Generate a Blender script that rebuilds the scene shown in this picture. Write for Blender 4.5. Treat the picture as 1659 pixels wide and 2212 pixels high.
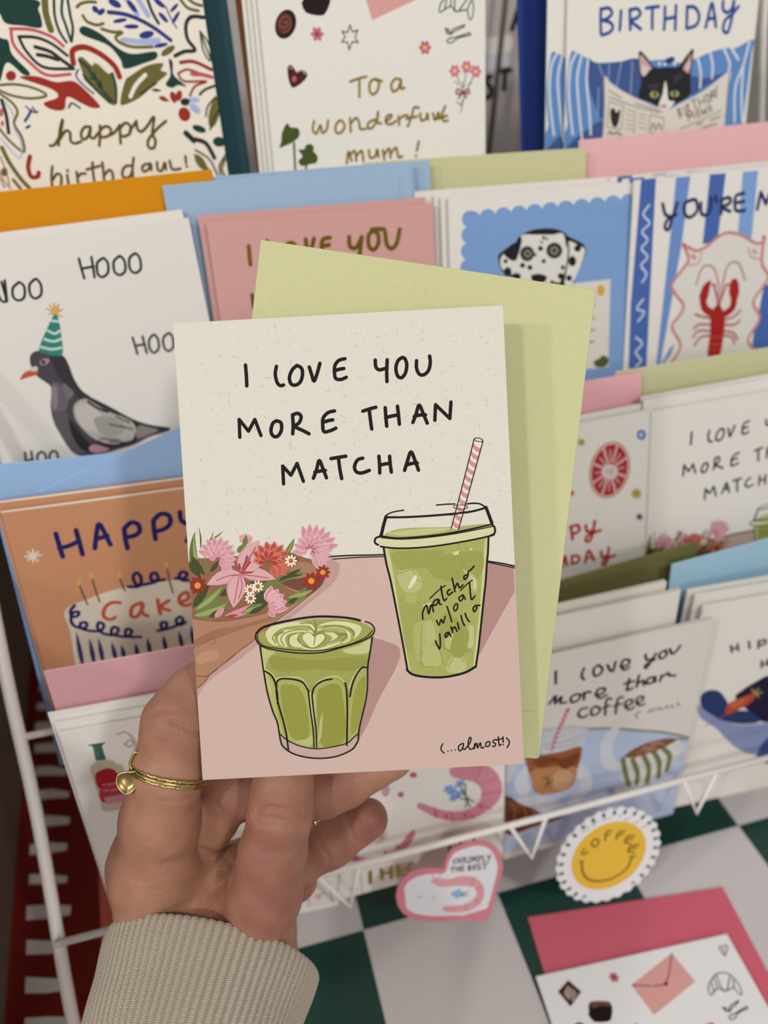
import bpy, bmesh, math, random
import numpy as np
from mathutils import Vector, Matrix
from mathutils.geometry import tessellate_polygon

# ---------------------------------------------------------------- clear
for o in list(bpy.data.objects): bpy.data.objects.remove(o)
SC = bpy.context.scene
COL = SC.collection

# ---------------------------------------------------------------- camera (metres; a phone held above a card rack, looking down ~33 degrees)
cam_d = bpy.data.cameras.new('camera')
cam = bpy.data.objects.new('camera', cam_d); COL.objects.link(cam)
cam.matrix_world = Matrix(((0.96698497, 0.16549202, -0.19378456, 0), (-0.25247453, 0.51893192, -0.81668003, 0), (-0.03459303, 0.83864299, 0.54358188, 0), (0, 0, 0, 1)))
cam_d.sensor_fit = 'VERTICAL'; cam_d.sensor_height = 36.0; cam_d.lens = 36.0 * 1661 / 2212
cam_d.clip_start = 0.01; cam_d.clip_end = 20
cam_d.dof.use_dof = True; cam_d.dof.focus_distance = 0.250; cam_d.dof.aperture_fstop = 7.4
SC.camera = cam

# ---------------------------------------------------------------- light: soft shop ambience, ceiling spots and an added frontal fill
SC.view_settings.view_transform = 'Standard'; SC.view_settings.look = 'None'
SC.view_settings.exposure = -0.56; SC.view_settings.gamma = 1.0
SC.view_settings.use_curve_mapping = False
world = bpy.data.worlds.new('shop_ambience'); SC.world = world
world.use_nodes = True
bg = world.node_tree.nodes['Background']
bg.inputs[0].default_value = (1.0, 0.98, 0.955, 1); bg.inputs[1].default_value = 0.56

def ceiling_or_fill_light(loc, target, power, size, col=(1, .98, .94)):
    d = bpy.data.lights.new('ceiling_spot_or_fill', 'AREA'); d.shape = 'DISK'; d.size = size; d.energy = power; d.color = col
    o = bpy.data.objects.new('ceiling_spot_or_fill', d); COL.objects.link(o); o.location = loc
    o.rotation_euler = (Vector(target) - Vector(loc)).to_track_quat('-Z', 'Y').to_euler()
    return o
ceiling_or_fill_light((-1.10, -.75, 1.08), (.05, .25, -.15), 12.5, .14)
ceiling_or_fill_light((-1.80, -.50, .98), (.05, .25, -.15), 12, .14)
ceiling_or_fill_light((.60, -1.05, 1.05), (.05, .25, -.15), 14, .16, (1, .98, .95))
ceiling_or_fill_light((-.30, -1.70, .56), (-.03, .30, -.22), 9, .45, (1, .97, .93))  # added soft fill from behind the camera, not a ceiling lamp

# ---------------------------------------------------------------- materials
def lin(h):
    v = [int(h[i:i + 2], 16) / 255 for i in (0, 2, 4)]
    return tuple(x / 12.92 if x <= .04045 else ((x + .055) / 1.055) ** 2.4 for x in v) + (1,)
MATS = {}
def mat(name, col='ffffff', rough=.6, metal=0., noise=0., nscale=300., bump=0., bscale=900., sss=0., spec=.5, attr=None):
    if name in MATS: return MATS[name]
    m = bpy.data.materials.new(name); m.use_nodes = True
    nt = m.node_tree; N = nt.nodes; L = nt.links; b = N['Principled BSDF']
    b.inputs['Roughness'].default_value = rough; b.inputs['Metallic'].default_value = metal
    b.inputs['Specular IOR Level'].default_value = spec
    tc = N.new('ShaderNodeTexCoord')
    if attr:
        a = N.new('ShaderNodeAttribute'); a.attribute_name = attr; src = a.outputs['Color']
    else:
        rgb = N.new('ShaderNodeRGB'); rgb.outputs[0].default_value = lin(col); src = rgb.outputs[0]
    if noise:
        n = N.new('ShaderNodeTexNoise'); n.inputs['Scale'].default_value = nscale; n.inputs['Detail'].default_value = 4
        L.new(tc.outputs['Object'], n.inputs['Vector'])
        r = N.new('ShaderNodeMapRange'); r.inputs['From Min'].default_value = .25; r.inputs['From Max'].default_value = .75
        r.inputs['To Min'].default_value = 1 - noise; r.inputs['To Max'].default_value = 1 + noise
        L.new(n.outputs['Fac'], r.inputs['Value'])
        mx = N.new('ShaderNodeVectorMath'); mx.operation = 'SCALE'
        L.new(src, mx.inputs[0]); L.new(r.outputs[0], mx.inputs['Scale']); src = mx.outputs[0]
    L.new(src, b.inputs['Base Color'])
    if bump:
        n2 = N.new('ShaderNodeTexNoise'); n2.inputs['Scale'].default_value = bscale; n2.inputs['Detail'].default_value = 3
        L.new(tc.outputs['Object'], n2.inputs['Vector'])
        bp = N.new('ShaderNodeBump'); bp.inputs['Strength'].default_value = bump; bp.inputs['Distance'].default_value = .0004
        L.new(n2.outputs['Fac'], bp.inputs['Height']); L.new(bp.outputs[0], b.inputs['Normal'])
    if sss:
        b.inputs['Subsurface Weight'].default_value = sss; b.inputs['Subsurface Radius'].default_value = (1, .35, .2)
        b.inputs['Subsurface Scale'].default_value = .004
    MATS[name] = m
    return m
INK = mat('printed_paper', rough=.62, attr='ink', noise=.035, nscale=900, spec=.18)
GOLD_FOIL = mat('gold_foil', '9a7c2c', rough=.28, metal=1)

# ---------------------------------------------------------------- helpers
def link(name, mesh, parent=None):
    o = bpy.data.objects.new(name, mesh); COL.objects.link(o)
    if parent: o.parent = parent
    return o
def tag(o, label=None, cat=None, group=None, kind=None):
    for k, v in (('label', label), ('category', cat), ('group', group), ('kind', kind)):
        if v: o[k] = v
    return o
def mesh_from(name, bm, *mats, smooth=False):
    me = bpy.data.meshes.new(name); bm.to_mesh(me); bm.free()
    for m in mats: me.materials.append(m)
    if smooth:
        for p in me.polygons: p.use_smooth = True
    return me
def add_box(bm, x0, x1, y0, y1, z0, z1, M=None):
    v = [bm.verts.new(Vector(p) if M is None else M @ Vector(p)) for p in
         ((x0, y0, z0), (x1, y0, z0), (x1, y1, z0), (x0, y1, z0), (x0, y0, z1), (x1, y0, z1), (x1, y1, z1), (x0, y1, z1))]
    for f in ((0, 3, 2, 1), (4, 5, 6, 7), (0, 1, 5, 4), (1, 2, 6, 5), (2, 3, 7, 6), (3, 0, 4, 7)): bm.faces.new([v[i] for i in f])
def add_tube(bm, pts, rad, seg=12, closed=False, caps=True):
    pts = [Vector(p) for p in pts]; n = len(pts)
    rads = rad if isinstance(rad, (list, tuple)) else [rad] * n
    rings = []; up = None
    for i in range(n):
        a = pts[i - 1] if (i or closed) else pts[i]; b = pts[(i + 1) % n] if (i < n - 1 or closed) else pts[i]
        t = (b - a).normalized()
        if up is None: up = t.orthogonal().normalized()
        up = (up - t * up.dot(t)).normalized(); w = t.cross(up)
        rings.append([bm.verts.new(pts[i] + (up * math.cos(2 * math.pi * k / seg) + w * math.sin(2 * math.pi * k / seg)) * rads[i]) for k in range(seg)])
    for i in range(n if closed else n - 1):
        A, B = rings[i], rings[(i + 1) % n]
        for k in range(seg): bm.faces.new((A[k], A[(k + 1) % seg], B[(k + 1) % seg], B[k]))
    if caps and not closed:
        bm.faces.new(rings[0][::-1]); bm.faces.new(rings[-1])
def spline(p, closed=False, step=6):
    n = len(p)
    if n < 3 and not closed: return list(p)
    out = []
    for i in range(n if closed else n - 1):
        g = (lambda j: p[j % n]) if closed else (lambda j: p[max(0, min(n - 1, j))])
        a, b, c, d = g(i - 1), g(i), g(i + 1), g(i + 2)
        for k in range(step):
            t = k / step
            out.append(tuple(.5 * (2 * b[q] + (c[q] - a[q]) * t + (2 * a[q] - 5 * b[q] + 4 * c[q] - d[q]) * t * t + (3 * b[q] - a[q] - 3 * c[q] + d[q]) * t ** 3) for q in range(len(b))))
    if not closed: out.append(tuple(p[-1]))
    return out

# ---------------------------------------------------------------- printing: every motif is a flat patch of ink on the sheet (mm from the sheet's top left corner)
def clip_rect(poly, w, h):
    for ax, lim, sg in ((0, 0, 1), (0, w, -1), (1, 0, 1), (1, h, -1)):
        out = []
        for i in range(len(poly)):
            a, b = poly[i - 1], poly[i]; da = (a[ax] - lim) * sg; db = (b[ax] - lim) * sg
            if (da >= 0) != (db >= 0):
                t = da / (da - db); out.append((a[0] + (b[0] - a[0]) * t, a[1] + (b[1] - a[1]) * t))
            if db >= 0: out.append(b)
        poly = out
        if len(poly) < 3: return []
    return poly
def ribbon(p, w, taper=False):
    q = []
    for a in p:
        if not q or math.hypot(a[0] - q[-1][0], a[1] - q[-1][1]) > 1e-4: q.append(a)
    p = q; n = len(p); faces = []; r = w / 2
    if n < 2: return [[(p[0][0] + r * math.cos(k * .7), p[0][1] + r * math.sin(k * .7)) for k in range(9)]]
    L, R = [], []
    for i in range(n):
        a, b = p[max(0, i - 1)], p[min(n - 1, i + 1)]; d = math.hypot(b[0] - a[0], b[1] - a[1]) or 1
        nx, ny = -(b[1] - a[1]) / d * r, (b[0] - a[0]) / d * r
        L.append((p[i][0] + nx, p[i][1] + ny)); R.append((p[i][0] - nx, p[i][1] - ny))
    for i in range(n - 1): faces.append([L[i], L[i + 1], R[i + 1], R[i]])
    for e, o_ in ((0, 1), (n - 1, n - 2)):
        t = math.atan2(p[e][1] - p[o_][1], p[e][0] - p[o_][0])
        faces.append([(p[e][0] + r * math.cos(t - math.pi / 2 + math.pi * k / 6), p[e][1] + r * math.sin(t - math.pi / 2 + math.pi * k / 6)) for k in range(7)])
    return faces
def leaf(w, bend, x0, y0, x1, y1):
    dx, dy = x1 - x0, y1 - y0; pts = []
    for s in (1, -1):
        for i in range(9) if s == 1 else range(8, -1, -1):
            t = i / 8; o = s * w / 2 * math.sin(math.pi * t ** .8) ** .9 if 0 < t < 1 else 0; c = bend * 4 * t * (1 - t)
            l = math.hypot(dx, dy); pts.append((x0 + dx * t - dy / l * o - dy * c * .5, y0 + dy * t + dx / l * o + dx * c * .5))
    return pts
def print_art(me_bm, art, w, h, layer0=0):
    """lay ink patches on the front face (local -Y), returns nothing; colours go to the 'ink' attribute"""
    ink = me_bm.loops.layers.float_color['ink']; done = []
    for it in art:
        f = it.split(); op, colr = f[0], f[1]; v = [float(x) for x in f[2:]]
        P = lambda q: list(zip(q[0::2], q[1::2]))
        polys = []
        if op == 'S': polys = ribbon(spline(P(v[1:])), v[0])
        elif op == 'K': polys = [x for i in range(len(P(v[1:])) - 1) for x in ribbon(P(v[1:])[i:i + 2], v[0])]
        elif op == 'P': polys = [spline(P(v), True)]
        elif op == 'R': polys = [P(v)]
        elif op == 'L': polys = [leaf(*v)]
        elif op in 'EO':
            if op == 'O': wd, v = v[0], v[1:]
            e = [(v[0] + v[2] * math.cos(t * math.pi / 14) + v[4] * math.sin(t * math.pi / 14), v[1] + v[3] * math.cos(t * math.pi / 14) + v[5] * math.sin(t * math.pi / 14)) for t in range(29)]
            polys = [e[:-1]] if op == 'E' else ribbon(e, wd)
        elif op == 'F':
            n, wd, cx, cy, ax, ay = v
            for k in range(int(n)):
                t = 2 * math.pi * k / n; dx, dy = ax * math.cos(t) - ay * math.sin(t), ax * math.sin(t) + ay * math.cos(t)
                polys.append([(cx + dx * (.58 + .42 * math.cos(q)) - dy * wd * .5 * math.sin(q), cy + dy * (.58 + .42 * math.cos(q)) + dx * wd * .5 * math.sin(q)) for q in [j * math.pi / 6 for j in range(12)]])
        xs = [p[0] for g in polys for p in g]; ys = [p[1] for g in polys for p in g]
        if not xs: continue
        bb = (min(xs), min(ys), max(xs), max(ys))
        lay = layer0
        for (b2, l2) in done:
            if l2 >= lay and b2[0] < bb[2] and b2[2] > bb[0] and b2[1] < bb[3] and b2[3] > bb[1]: lay = l2 + 1
        done.append((bb, lay))
        gold = colr == 'gold'; c = lin(colr) if not gold else (1, 1, 1, 1)
        for gi, g in enumerate(polys):
            if min(p[0] for p in g) < 0 or max(p[0] for p in g) > w or min(p[1] for p in g) < 0 or max(p[1] for p in g) > h: g = clip_rect(g, w, h)
            if len(g) < 3: continue
            y = -(.02 + lay * .006 + (gi % 7) * .0005) / 1000
            vs = [me_bm.verts.new((p[0] / 1000 - w / 2000, y, (h - p[1]) / 1000)) for p in g]
            tri = [(0, i, i + 1) for i in range(1, len(g) - 1)] if len(g) == 4 or op == 'E' else tessellate_polygon([[Vector((p[0], p[1], 0)) for p in g]])
            for t in tri:
                a, b, d = (g[i] for i in t)
                cr = (b[0] - a[0]) * (d[1] - a[1]) - (b[1] - a[1]) * (d[0] - a[0])
                if abs(cr) < 1e-9: continue
                try: fc = me_bm.faces.new([vs[i] for i in (t if cr < 0 else t[::-1])])
                except ValueError: continue
                fc.material_index = 1 if gold else 0
                for lp in fc.loops: lp[ink] = c
def paint(bm, faces, col):
    ink = bm.loops.layers.float_color['ink']
    for f in faces:
        for lp in f.loops: lp[ink] = lin(col)

def matrix_of(pose):
    O, u, v, w, h = pose['O'], Vector(pose['u']), Vector(pose['v']), pose['w'], pose['h']
    n = u.cross(v)                                            # towards the viewer
    B = Vector(O) + u * (w / 2) - v * h
    M = Matrix((u, -n, v)).transposed().to_4x4(); M.translation = B
    return M
def card_mesh(name, w, h, paper, art, fibres=0):
    """front leaf of a folded card with its printing"""
    bm = bmesh.new(); bm.loops.layers.float_color.new('ink')
    add_box(bm, -w / 2, w / 2, 0, .00035, 0, h)
    paint(bm, bm.faces, paper)
    if fibres:
        rnd = random.Random(7); fa = []
        for i in range(fibres):
            x, y, a, l, k = rnd.uniform(1, w * 1000 - 1), rnd.uniform(1, h * 1000 - 1), rnd.uniform(0, 6.28), rnd.uniform(.3, 1.0), rnd.uniform(-1.2, 1.2)
            if y > 76 and rnd.random() < .55: continue
            p = [(x, y), (x + l * math.cos(a), y + l * math.sin(a)), (x + l * math.cos(a) + l * math.cos(a + k), y + l * math.sin(a) + l * math.sin(a + k))]
            fa.append('S %s %.2f %s' % (rnd.choice(('b5ae9f', 'bdb6a8', 'a9a294', 'c6c0b2')), rnd.choice((.09, .11, .14)), ' '.join('%.2f %.2f' % q for q in p)))
        print_art(bm, fa, w * 1000, h * 1000)
        print_art(bm, art, w * 1000, h * 1000, 3)
    else: print_art(bm, art, w * 1000, h * 1000)
    return mesh_from(name, bm, INK, GOLD_FOIL)
def back_panel(parent, w, h, paper, gape):
    """back leaf, hinged on the left edge and standing slightly open"""
    bm = bmesh.new(); bm.loops.layers.float_color.new('ink')
    M = Matrix.Translation((-w / 2, .00035, 0)) @ Matrix.Rotation(math.atan2(gape / 1000, w), 4, 'Z')
    add_box(bm, 0, w, .00002, .00035, 0, h, M); paint(bm, bm.faces, paper)
    return link('back_panel', mesh_from('back_panel', bm, INK), parent)
def put(o, M): o.matrix_world = M; return o
def make_card(key, name, label, cat, paper, art, group=None, gape=1.2, fibres=0):
    p = POSE[key]; me = card_mesh(name, p['w'], p['h'], paper, art, fibres)
    o = put(link(name, me), matrix_of(p)); back_panel(o, p['w'], p['h'], paper, gape); tag(o, label, cat, group); MADE[key] = o
    return o
def copy_card(key, offs, labels, group, other=None):
    """further copies standing behind the front card (sideways, up, back in mm)"""
    src = MADE[key]; src['group'] = group
    for (du, dv, dn), lab in zip(offs, labels):
        o = src.copy(); COL.objects.link(o)
        M = src.matrix_world.copy(); M.translation = M @ Vector((du / 1000, dn / 1000, dv / 1000)); o.matrix_world = M
        o['label'] = lab; o['group'] = group
        if other: o.data = other
        for ch in src.children:
            c = ch.copy(); COL.objects.link(c); c.parent = o
def make_envelope(key, label, col, group=None, flap='plain'):
    p = POSE[key]; w, h = p['w'], p['h']
    m = mat('envelope_paper_' + col, col, rough=.75, noise=.03, nscale=500, bump=.15, bscale=2500, spec=.25)
    bm = bmesh.new(); add_box(bm, -w / 2, w / 2, 0, .0008, 0, h)
    bmesh.ops.bevel(bm, geom=[e for e in bm.edges], offset=.00025, segments=1, affect='EDGES')
    o = put(link('envelope', mesh_from('envelope', bm, m)), matrix_of(p)); tag(o, label, 'envelope', group)
    # the pasted-down flap: a thin sheet with its own outline, pointed or straight
    out = {'plain': [(-w / 2 + .001, 0), (-w / 2 + .004, .016), (w / 2 - .004, .016), (w / 2 - .001, 0)],
           'side': [(w / 2 - .0015, .002), (w / 2 - .0075, .006), (w / 2 - .0075, h - .006), (w / 2 - .0015, h - .002)],
           'point': [(-.0382, .1477), (.0503, .1815), (.0560, .150), (-.034, .128)]}[flap]
    bm = bmesh.new()
    for y0 in (-.00002,):
        a = [bm.verts.new((x, -.00050, z)) for x, z in out]; b = [bm.verts.new((x, y0, z)) for x, z in out]
        fs = [bm.faces.new(a), bm.faces.new(b[::-1])] + [bm.faces.new((a[i], b[i], b[(i + 1) % 4], a[(i + 1) % 4])) for i in range(4)]
        bmesh.ops.recalc_face_normals(bm, faces=fs)
    link('flap', mesh_from('flap', bm, m), o)
    MADE[key] = o
    return o
MADE = {}

POSE = {
    'A1': dict(w=0.105, h=0.148, O=(-0.07937, 0.41999, 0.03000), u=(1.00000, 0.00109, 0.00279), v=(-0.00295, 0.19089, 0.98161)),
    'A2': dict(w=0.105, h=0.148, O=(0.04926, 0.40708, 0.02774), u=(0.99956, -0.01096, -0.02743), v=(0.02896, 0.18111, 0.98304)),
    'A3': dict(w=0.105, h=0.148, O=(0.19777, 0.41207, 0.03500), u=(0.99981, -0.00710, -0.01801), v=(0.01901, 0.18340, 0.98285)),
    'B1': dict(w=0.105, h=0.148, O=(-0.10113, 0.36200, -0.07578), u=(0.99929, 0.01251, 0.03561), v=(-0.03713, 0.15613, 0.98704)),
    'B2': dict(w=0.105, h=0.148, O=(0.01089, 0.36270, -0.07427), u=(0.99996, 0.00024, -0.00912), v=(0.00897, 0.15949, 0.98716)),
    'B3': dict(w=0.105, h=0.148, O=(0.12253, 0.36100, -0.07259), u=(0.99993, -0.00401, -0.01131), v=(0.01180, 0.15640, 0.98762)),
    'B4': dict(w=0.105, h=0.148, O=(0.21648, 0.35794, -0.07208), u=(0.99992, 0.00867, 0.00968), v=(-0.01077, 0.13595, 0.99066)),
    'C1': dict(w=0.105, h=0.148, O=(-0.09165, 0.29997, -0.16716), u=(0.99950, 0.00706, -0.03080), v=(0.02962, 0.12981, 0.99110)),
    'C3': dict(w=0.105, h=0.148, O=(0.10122, 0.29971, -0.17057), u=(0.99860, -0.02099, 0.04857), v=(-0.04471, 0.15627, 0.98670)),
    'C4': dict(w=0.105, h=0.148, O=(0.20556, 0.29678, -0.16618), u=(0.99882, -0.02955, 0.03857), v=(-0.03342, 0.15832, 0.98682)),
    'D1': dict(w=0.105, h=0.148, O=(-0.08169, 0.23996, -0.23873), u=(0.99936, -0.03184, -0.01618), v=(0.01829, 0.06704, 0.99758)),
    'D2': dict(w=0.105, h=0.148, O=(0.00556, 0.23600, -0.23457), u=(0.99999, 0.00071, 0.00514), v=(-0.00518, 0.07075, 0.99748)),
    'D3': dict(w=0.105, h=0.148, O=(0.11271, 0.23793, -0.25296), u=(0.99956, -0.01540, 0.02516), v=(-0.02481, 0.02250, 0.99944)),
    'D4': dict(w=0.105, h=0.148, O=(0.21924, 0.24746, -0.25189), u=(0.99927, -0.02618, -0.02776), v=(0.02942, 0.06522, 0.99744)),
    'hold': dict(w=0.105, h=0.148, O=(-0.00753, 0.24806, -0.08040), u=(0.97288, -0.23088, 0.01391), v=(0.10520, 0.49524, 0.86236)),
    'env': dict(w=0.114, h=0.162, O=(0.02445, 0.26119, -0.06039), u=(0.95645, -0.22527, -0.18564), v=(0.27386, 0.47234, 0.83779)),
    'T1': dict(w=0.1075, h=0.1515, O=(0.11340, 0.18059, -0.41557), u=(0.99780, -0.06626, -0.00000), v=(0.06626, 0.99780, 0.00078)),
    'Tenv': dict(w=0.114, h=0.162, O=(0.12246, 0.21170, -0.42866), u=(0.99272, -0.12040, -0.00000), v=(0.12040, 0.99272, 0.00096)),
    'eA1': dict(w=0.114, h=0.162, O=(-0.07665, 0.43200, 0.04331), u=(1.00000, -0.00021, -0.00053), v=(0.00056, 0.19079, 0.98163)),
    'eA2': dict(w=0.114, h=0.162, O=(0.04153, 0.43600, 0.04362), u=(0.99999, -0.00159, -0.00410), v=(0.00433, 0.19063, 0.98165)),
    'eA3': dict(w=0.114, h=0.162, O=(0.17971, 0.43600, 0.04232), u=(0.99982, 0.00684, 0.01765), v=(-0.01864, 0.19415, 0.98079)),
    'eB1': dict(w=0.114, h=0.162, O=(-0.09675, 0.37400, -0.05776), u=(0.99967, 0.00753, 0.02459), v=(-0.02547, 0.15629, 0.98738)),
    'eB2f': dict(w=0.114, h=0.162, O=(-0.00505, 0.37100, -0.05935), u=(0.99995, 0.00294, 0.00925), v=(-0.00959, 0.15641, 0.98765)),
    'eB2b': dict(w=0.114, h=0.162, O=(0.00392, 0.37500, -0.05794), u=(1.00000, -0.00074, -0.00238), v=(0.00247, 0.15643, 0.98769)),
    'eB3': dict(w=0.114, h=0.162, O=(0.08653, 0.37900, -0.05775), u=(0.99993, -0.00339, -0.01100), v=(0.01140, 0.15641, 0.98763)),
    'eB4': dict(w=0.114, h=0.162, O=(0.19814, 0.38300, -0.05601), u=(0.99987, 0.00479, 0.01532), v=(-0.01588, 0.15638, 0.98757)),
    'eC1': dict(w=0.114, h=0.162, O=(-0.09546, 0.31150, -0.15117), u=(0.99866, -0.01203, -0.05024), v=(0.05137, 0.12773, 0.99048)),
    'eC3': dict(w=0.114, h=0.162, O=(0.09178, 0.30900, -0.15191), u=(0.99994, 0.00542, 0.00911), v=(-0.00971, 0.12185, 0.99250)),
    'eC4': dict(w=0.114, h=0.162, O=(0.19371, 0.31400, -0.15067), u=(0.99991, 0.00672, 0.01138), v=(-0.01212, 0.12182, 0.99248)),
    'eD1': dict(w=0.114, h=0.162, O=(-0.08229, 0.25097, -0.21472), u=(0.99978, -0.00575, -0.02025), v=(0.02061, 0.07183, 0.99720)),
    'eD3': dict(w=0.114, h=0.162, O=(0.11449, 0.26498, -0.23691), u=(0.99681, 0.05504, 0.05785), v=(-0.06065, 0.05055, 0.99688)),
    'eD4': dict(w=0.114, h=0.162, O=(0.20855, 0.26299, -0.23515), u=(0.99817, 0.04210, 0.04350), v=(-0.04565, 0.05137, 0.99764)),
    'SH': dict(w=0.06, h=0.06, O=(0.05134, 0.21460, -0.32255), u=(1.00000, 0.00000, 0.00000), v=(0.00000, 0.24192, 0.97030)),
    'SM': dict(w=0.064, h=0.064, O=(0.12984, 0.21289, -0.32943), u=(1.00000, 0.00000, 0.00000), v=(0.00000, 0.24192, 0.97030)),
}
SIGN = ['S e6e0dc 10 195.87 141.31 210.77 140.72 229.86 139.89', 'S cfd0d8 9 200.98 148.02 216.12 149.11 228.38 150.07', 'S 2e2b27 3.6 219.56 158.43 217.27 158.74 217.14 161.68 219.31 164.34 220.23 167.80 219.04 170.32 216.72 170.62', 'S 2e2b27 3.6 226.09 155.38 229.68 155.13 233.29 155.09', 'S 2e2b27 3.6 229.68 155.13 229.74 161.04 229.50 166.14', 'S 2e2b27 3.6 233.43 131.57 235.13 126.47 237.26 120.65', 'S 2e2b27 3.6 237.26 120.65 239.66 126.63 241.51 131.47', 'S 2e2b27 3.6 235.15 126.87 240.17 126.65']
ZIG = [0.2045, 0.1083, 0.0122, -0.084]
ZB = [0.0131, -0.3695, 0.0187]
HAND = {
    'index': [(-16, 9.4, 0, 16.2), (-16, 35.9, 8, 15.6), (-11.2, 57.4, 17, 12.8), (-6, 76.2, 25, 11.3), (-2.9, 92.6, 26, 10.8), (2.3, 99.7, 20.5, 10.2), (9, 103.2, 18, 10), (21.9, 107.1, 18, 9), (32.4, 110, 18, 7.4)],
    'thumb': [(11.4, -13.4, -8, 15), (18.5, 10.5, 5, 14.6), (24.8, 30.6, 16, 12.7), (28.3, 45.8, 19, 10.9), (31.3, 61, 21, 10.3), (32.3, 70.9, 21, 9.4), (32.5, 82.2, 19, 8)],
    'middle': [(-10.2, 21.2, -13, 13), (-11.3, 32, -9, 12.5), (0.6, 49.4, -1, 11), (11.7, 61.5, 3, 10), (31.4, 61.2, 4, 9.6), (44.1, 61.8, 4, 9.3), (52.5, 64.9, 4, 8.7), (70.3, 73.7, 4, 7.2)],
    'ring': [(-6.8, 6.4, -21, 14), (-4.9, 17.4, -21, 13), (13.5, 22.6, -21, 10.6), (32.5, 27.1, -16, 9.3), (46.4, 35.7, -12, 8.6), (60.7, 45.9, -10, 7.7)],
    'little': [(6.1, 0.8, -21, 14), (16.5, 9, -25, 12), (31.6, 15.6, -24, 8.4)],
    'palm': [(-5.3, 20.3, -15, 15), (-3.5, 2.2, -15, 19), (-3, -16.4, -13, 24)],
    'heel': [(-8.4, 3.6, -6, 16.5), (-10.7, -13.4, -8, 18)],
    'web': [(-2.4, 12.4, 4, 15), (6.3, 12.8, 5.5, 14.5), (14.7, 9.6, 5, 14.5)],
    'hollow': [(-4.8, 26.6, -5.5, 12), (9.4, 26.2, -4.5, 11.5), (19.2, 23.8, -4, 11), (20.1, 10.4, -3, 12)],
    'hypo': [(17.2, 2.7, -21, 15), (13.1, -16.4, -13, 22)],
}
CREASES = [([(-12.9, 89.3), (-8.3, 90.2), (-3.8, 89.3)], 0.12, 0.6), ([(-19.8, 54.2), (-13.5, 55.8), (-7.2, 54.2)], 0.1, 0.8), ([(25.3, 50.9), (29.9, 51.8), (36.1, 50.6)], 0.12, 0.7), ([(-21.7, 40), (-13.5, 39.1), (-5.6, 40.7)], 0.1, 0.7), ([(-22.7, 33.7), (-13.5, 32.5), (-2.5, 33.7)], 0.1, 0.7), ([(8, 60.2), (9.3, 57.4), (8, 54.1)], 0.35, 0.9), ([(42.6, 38.5), (45.4, 36.1), (46.5, 33)], 0.25, 0.8), ([(51.3, 50.6), (54.1, 45.8), (55.5, 41.3)], 0.25, 0.8), ([(24.6, 64.4), (28.5, 66.5), (34.6, 65.8), (39.2, 63.8)], 0.42, 0.75), ([(24, 62.2), (29.7, 63.2), (34.6, 62.2), (40.3, 58.6)], 0.4, 0.75), ([(25.8, 60.4), (30.4, 61), (35.7, 59.8)], 0.25, 0.7), ([(-1.6, 96.1), (2.2, 94.5), (6.4, 90.8)], 0.5, 0.9), ([(-7.1, 45.2), (-2, 44.2), (2.9, 41), (8.5, 36.2), (11.2, 34.1)], 0.55, 1.6), ([(-4.3, 70), (0.1, 69.1), (4.7, 69.1)], 0.25, 1.1), ([(-8.3, 98.4), (-5, 99.6), (-1.6, 99.1)], 0.25, 0.8), ([(6.4, 27.8), (10.4, 31.1), (13.7, 35.6), (15.6, 40.4)], 0.4, 1.6), ([(-0.3, 39.7), (4.5, 35.7), (9.3, 32.5)], 0.25, 1.2)]
FLUSH_SHADE = [((26.8, 35.7, 27.0), 20, 0.65), ((29.9, 50.6, 29.0), 16, 0.6), ((33.3, 66.7, 31.0), 14, 0.5), ((63.4, 48.6, -5.0), 14, 0.8), ((51.1, 39.9, -7.0), 18, 0.5), ((-0.8, 95.4, 35.0), 13, 0.45), ((32.4, 18.4, -17.0), 12, 0.6), ((45.4, 64.5, 10.0), 16, 0.6), ((12.9, 63.1, 13.0), 14, 0.5), ((-17.6, 46.6, 20.0), 14, 0.3), ((32.7, 64.4, 31.0), 9, 0.3)]
SLEEVE = dict(c=(3.7, -0.1, 1.0), a=(0.1305, 0.656, -0.7434), u=(0.9808, -0.1952, 0.0), v=(-0.1451, -0.7291, -0.6688))
LEAFA = [(-13.7, 78.9, 32), (-13, 81.5, 32), (-13.5, 83.7, 32), (-14.9, 84.7, 32), (-16.1, 83.2, 32), (-16.8, 80.8, 32), (-16.1, 78.9, 32), (-14.7, 78.1, 32)]
LEAFB = [(-12.8, 79.1, 34), (-15.3, 78.8, 34), (-18.2, 78.6, 34), (-20, 77.6, 34), (-20.5, 75.7, 34), (-19.7, 73.5, 34), (-17.8, 71.8, 34), (-15.8, 72.2, 34), (-14.1, 74, 34), (-13.1, 76.7, 34)]
RINGC = (-5.6, 75.4, 25.5)
BEAD = (41.9, 52.0, 8.0)
RING2 = (41.2, 61.2, 4.0)
WRIST = (-0.03649, 0.16468, -0.28989)
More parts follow.
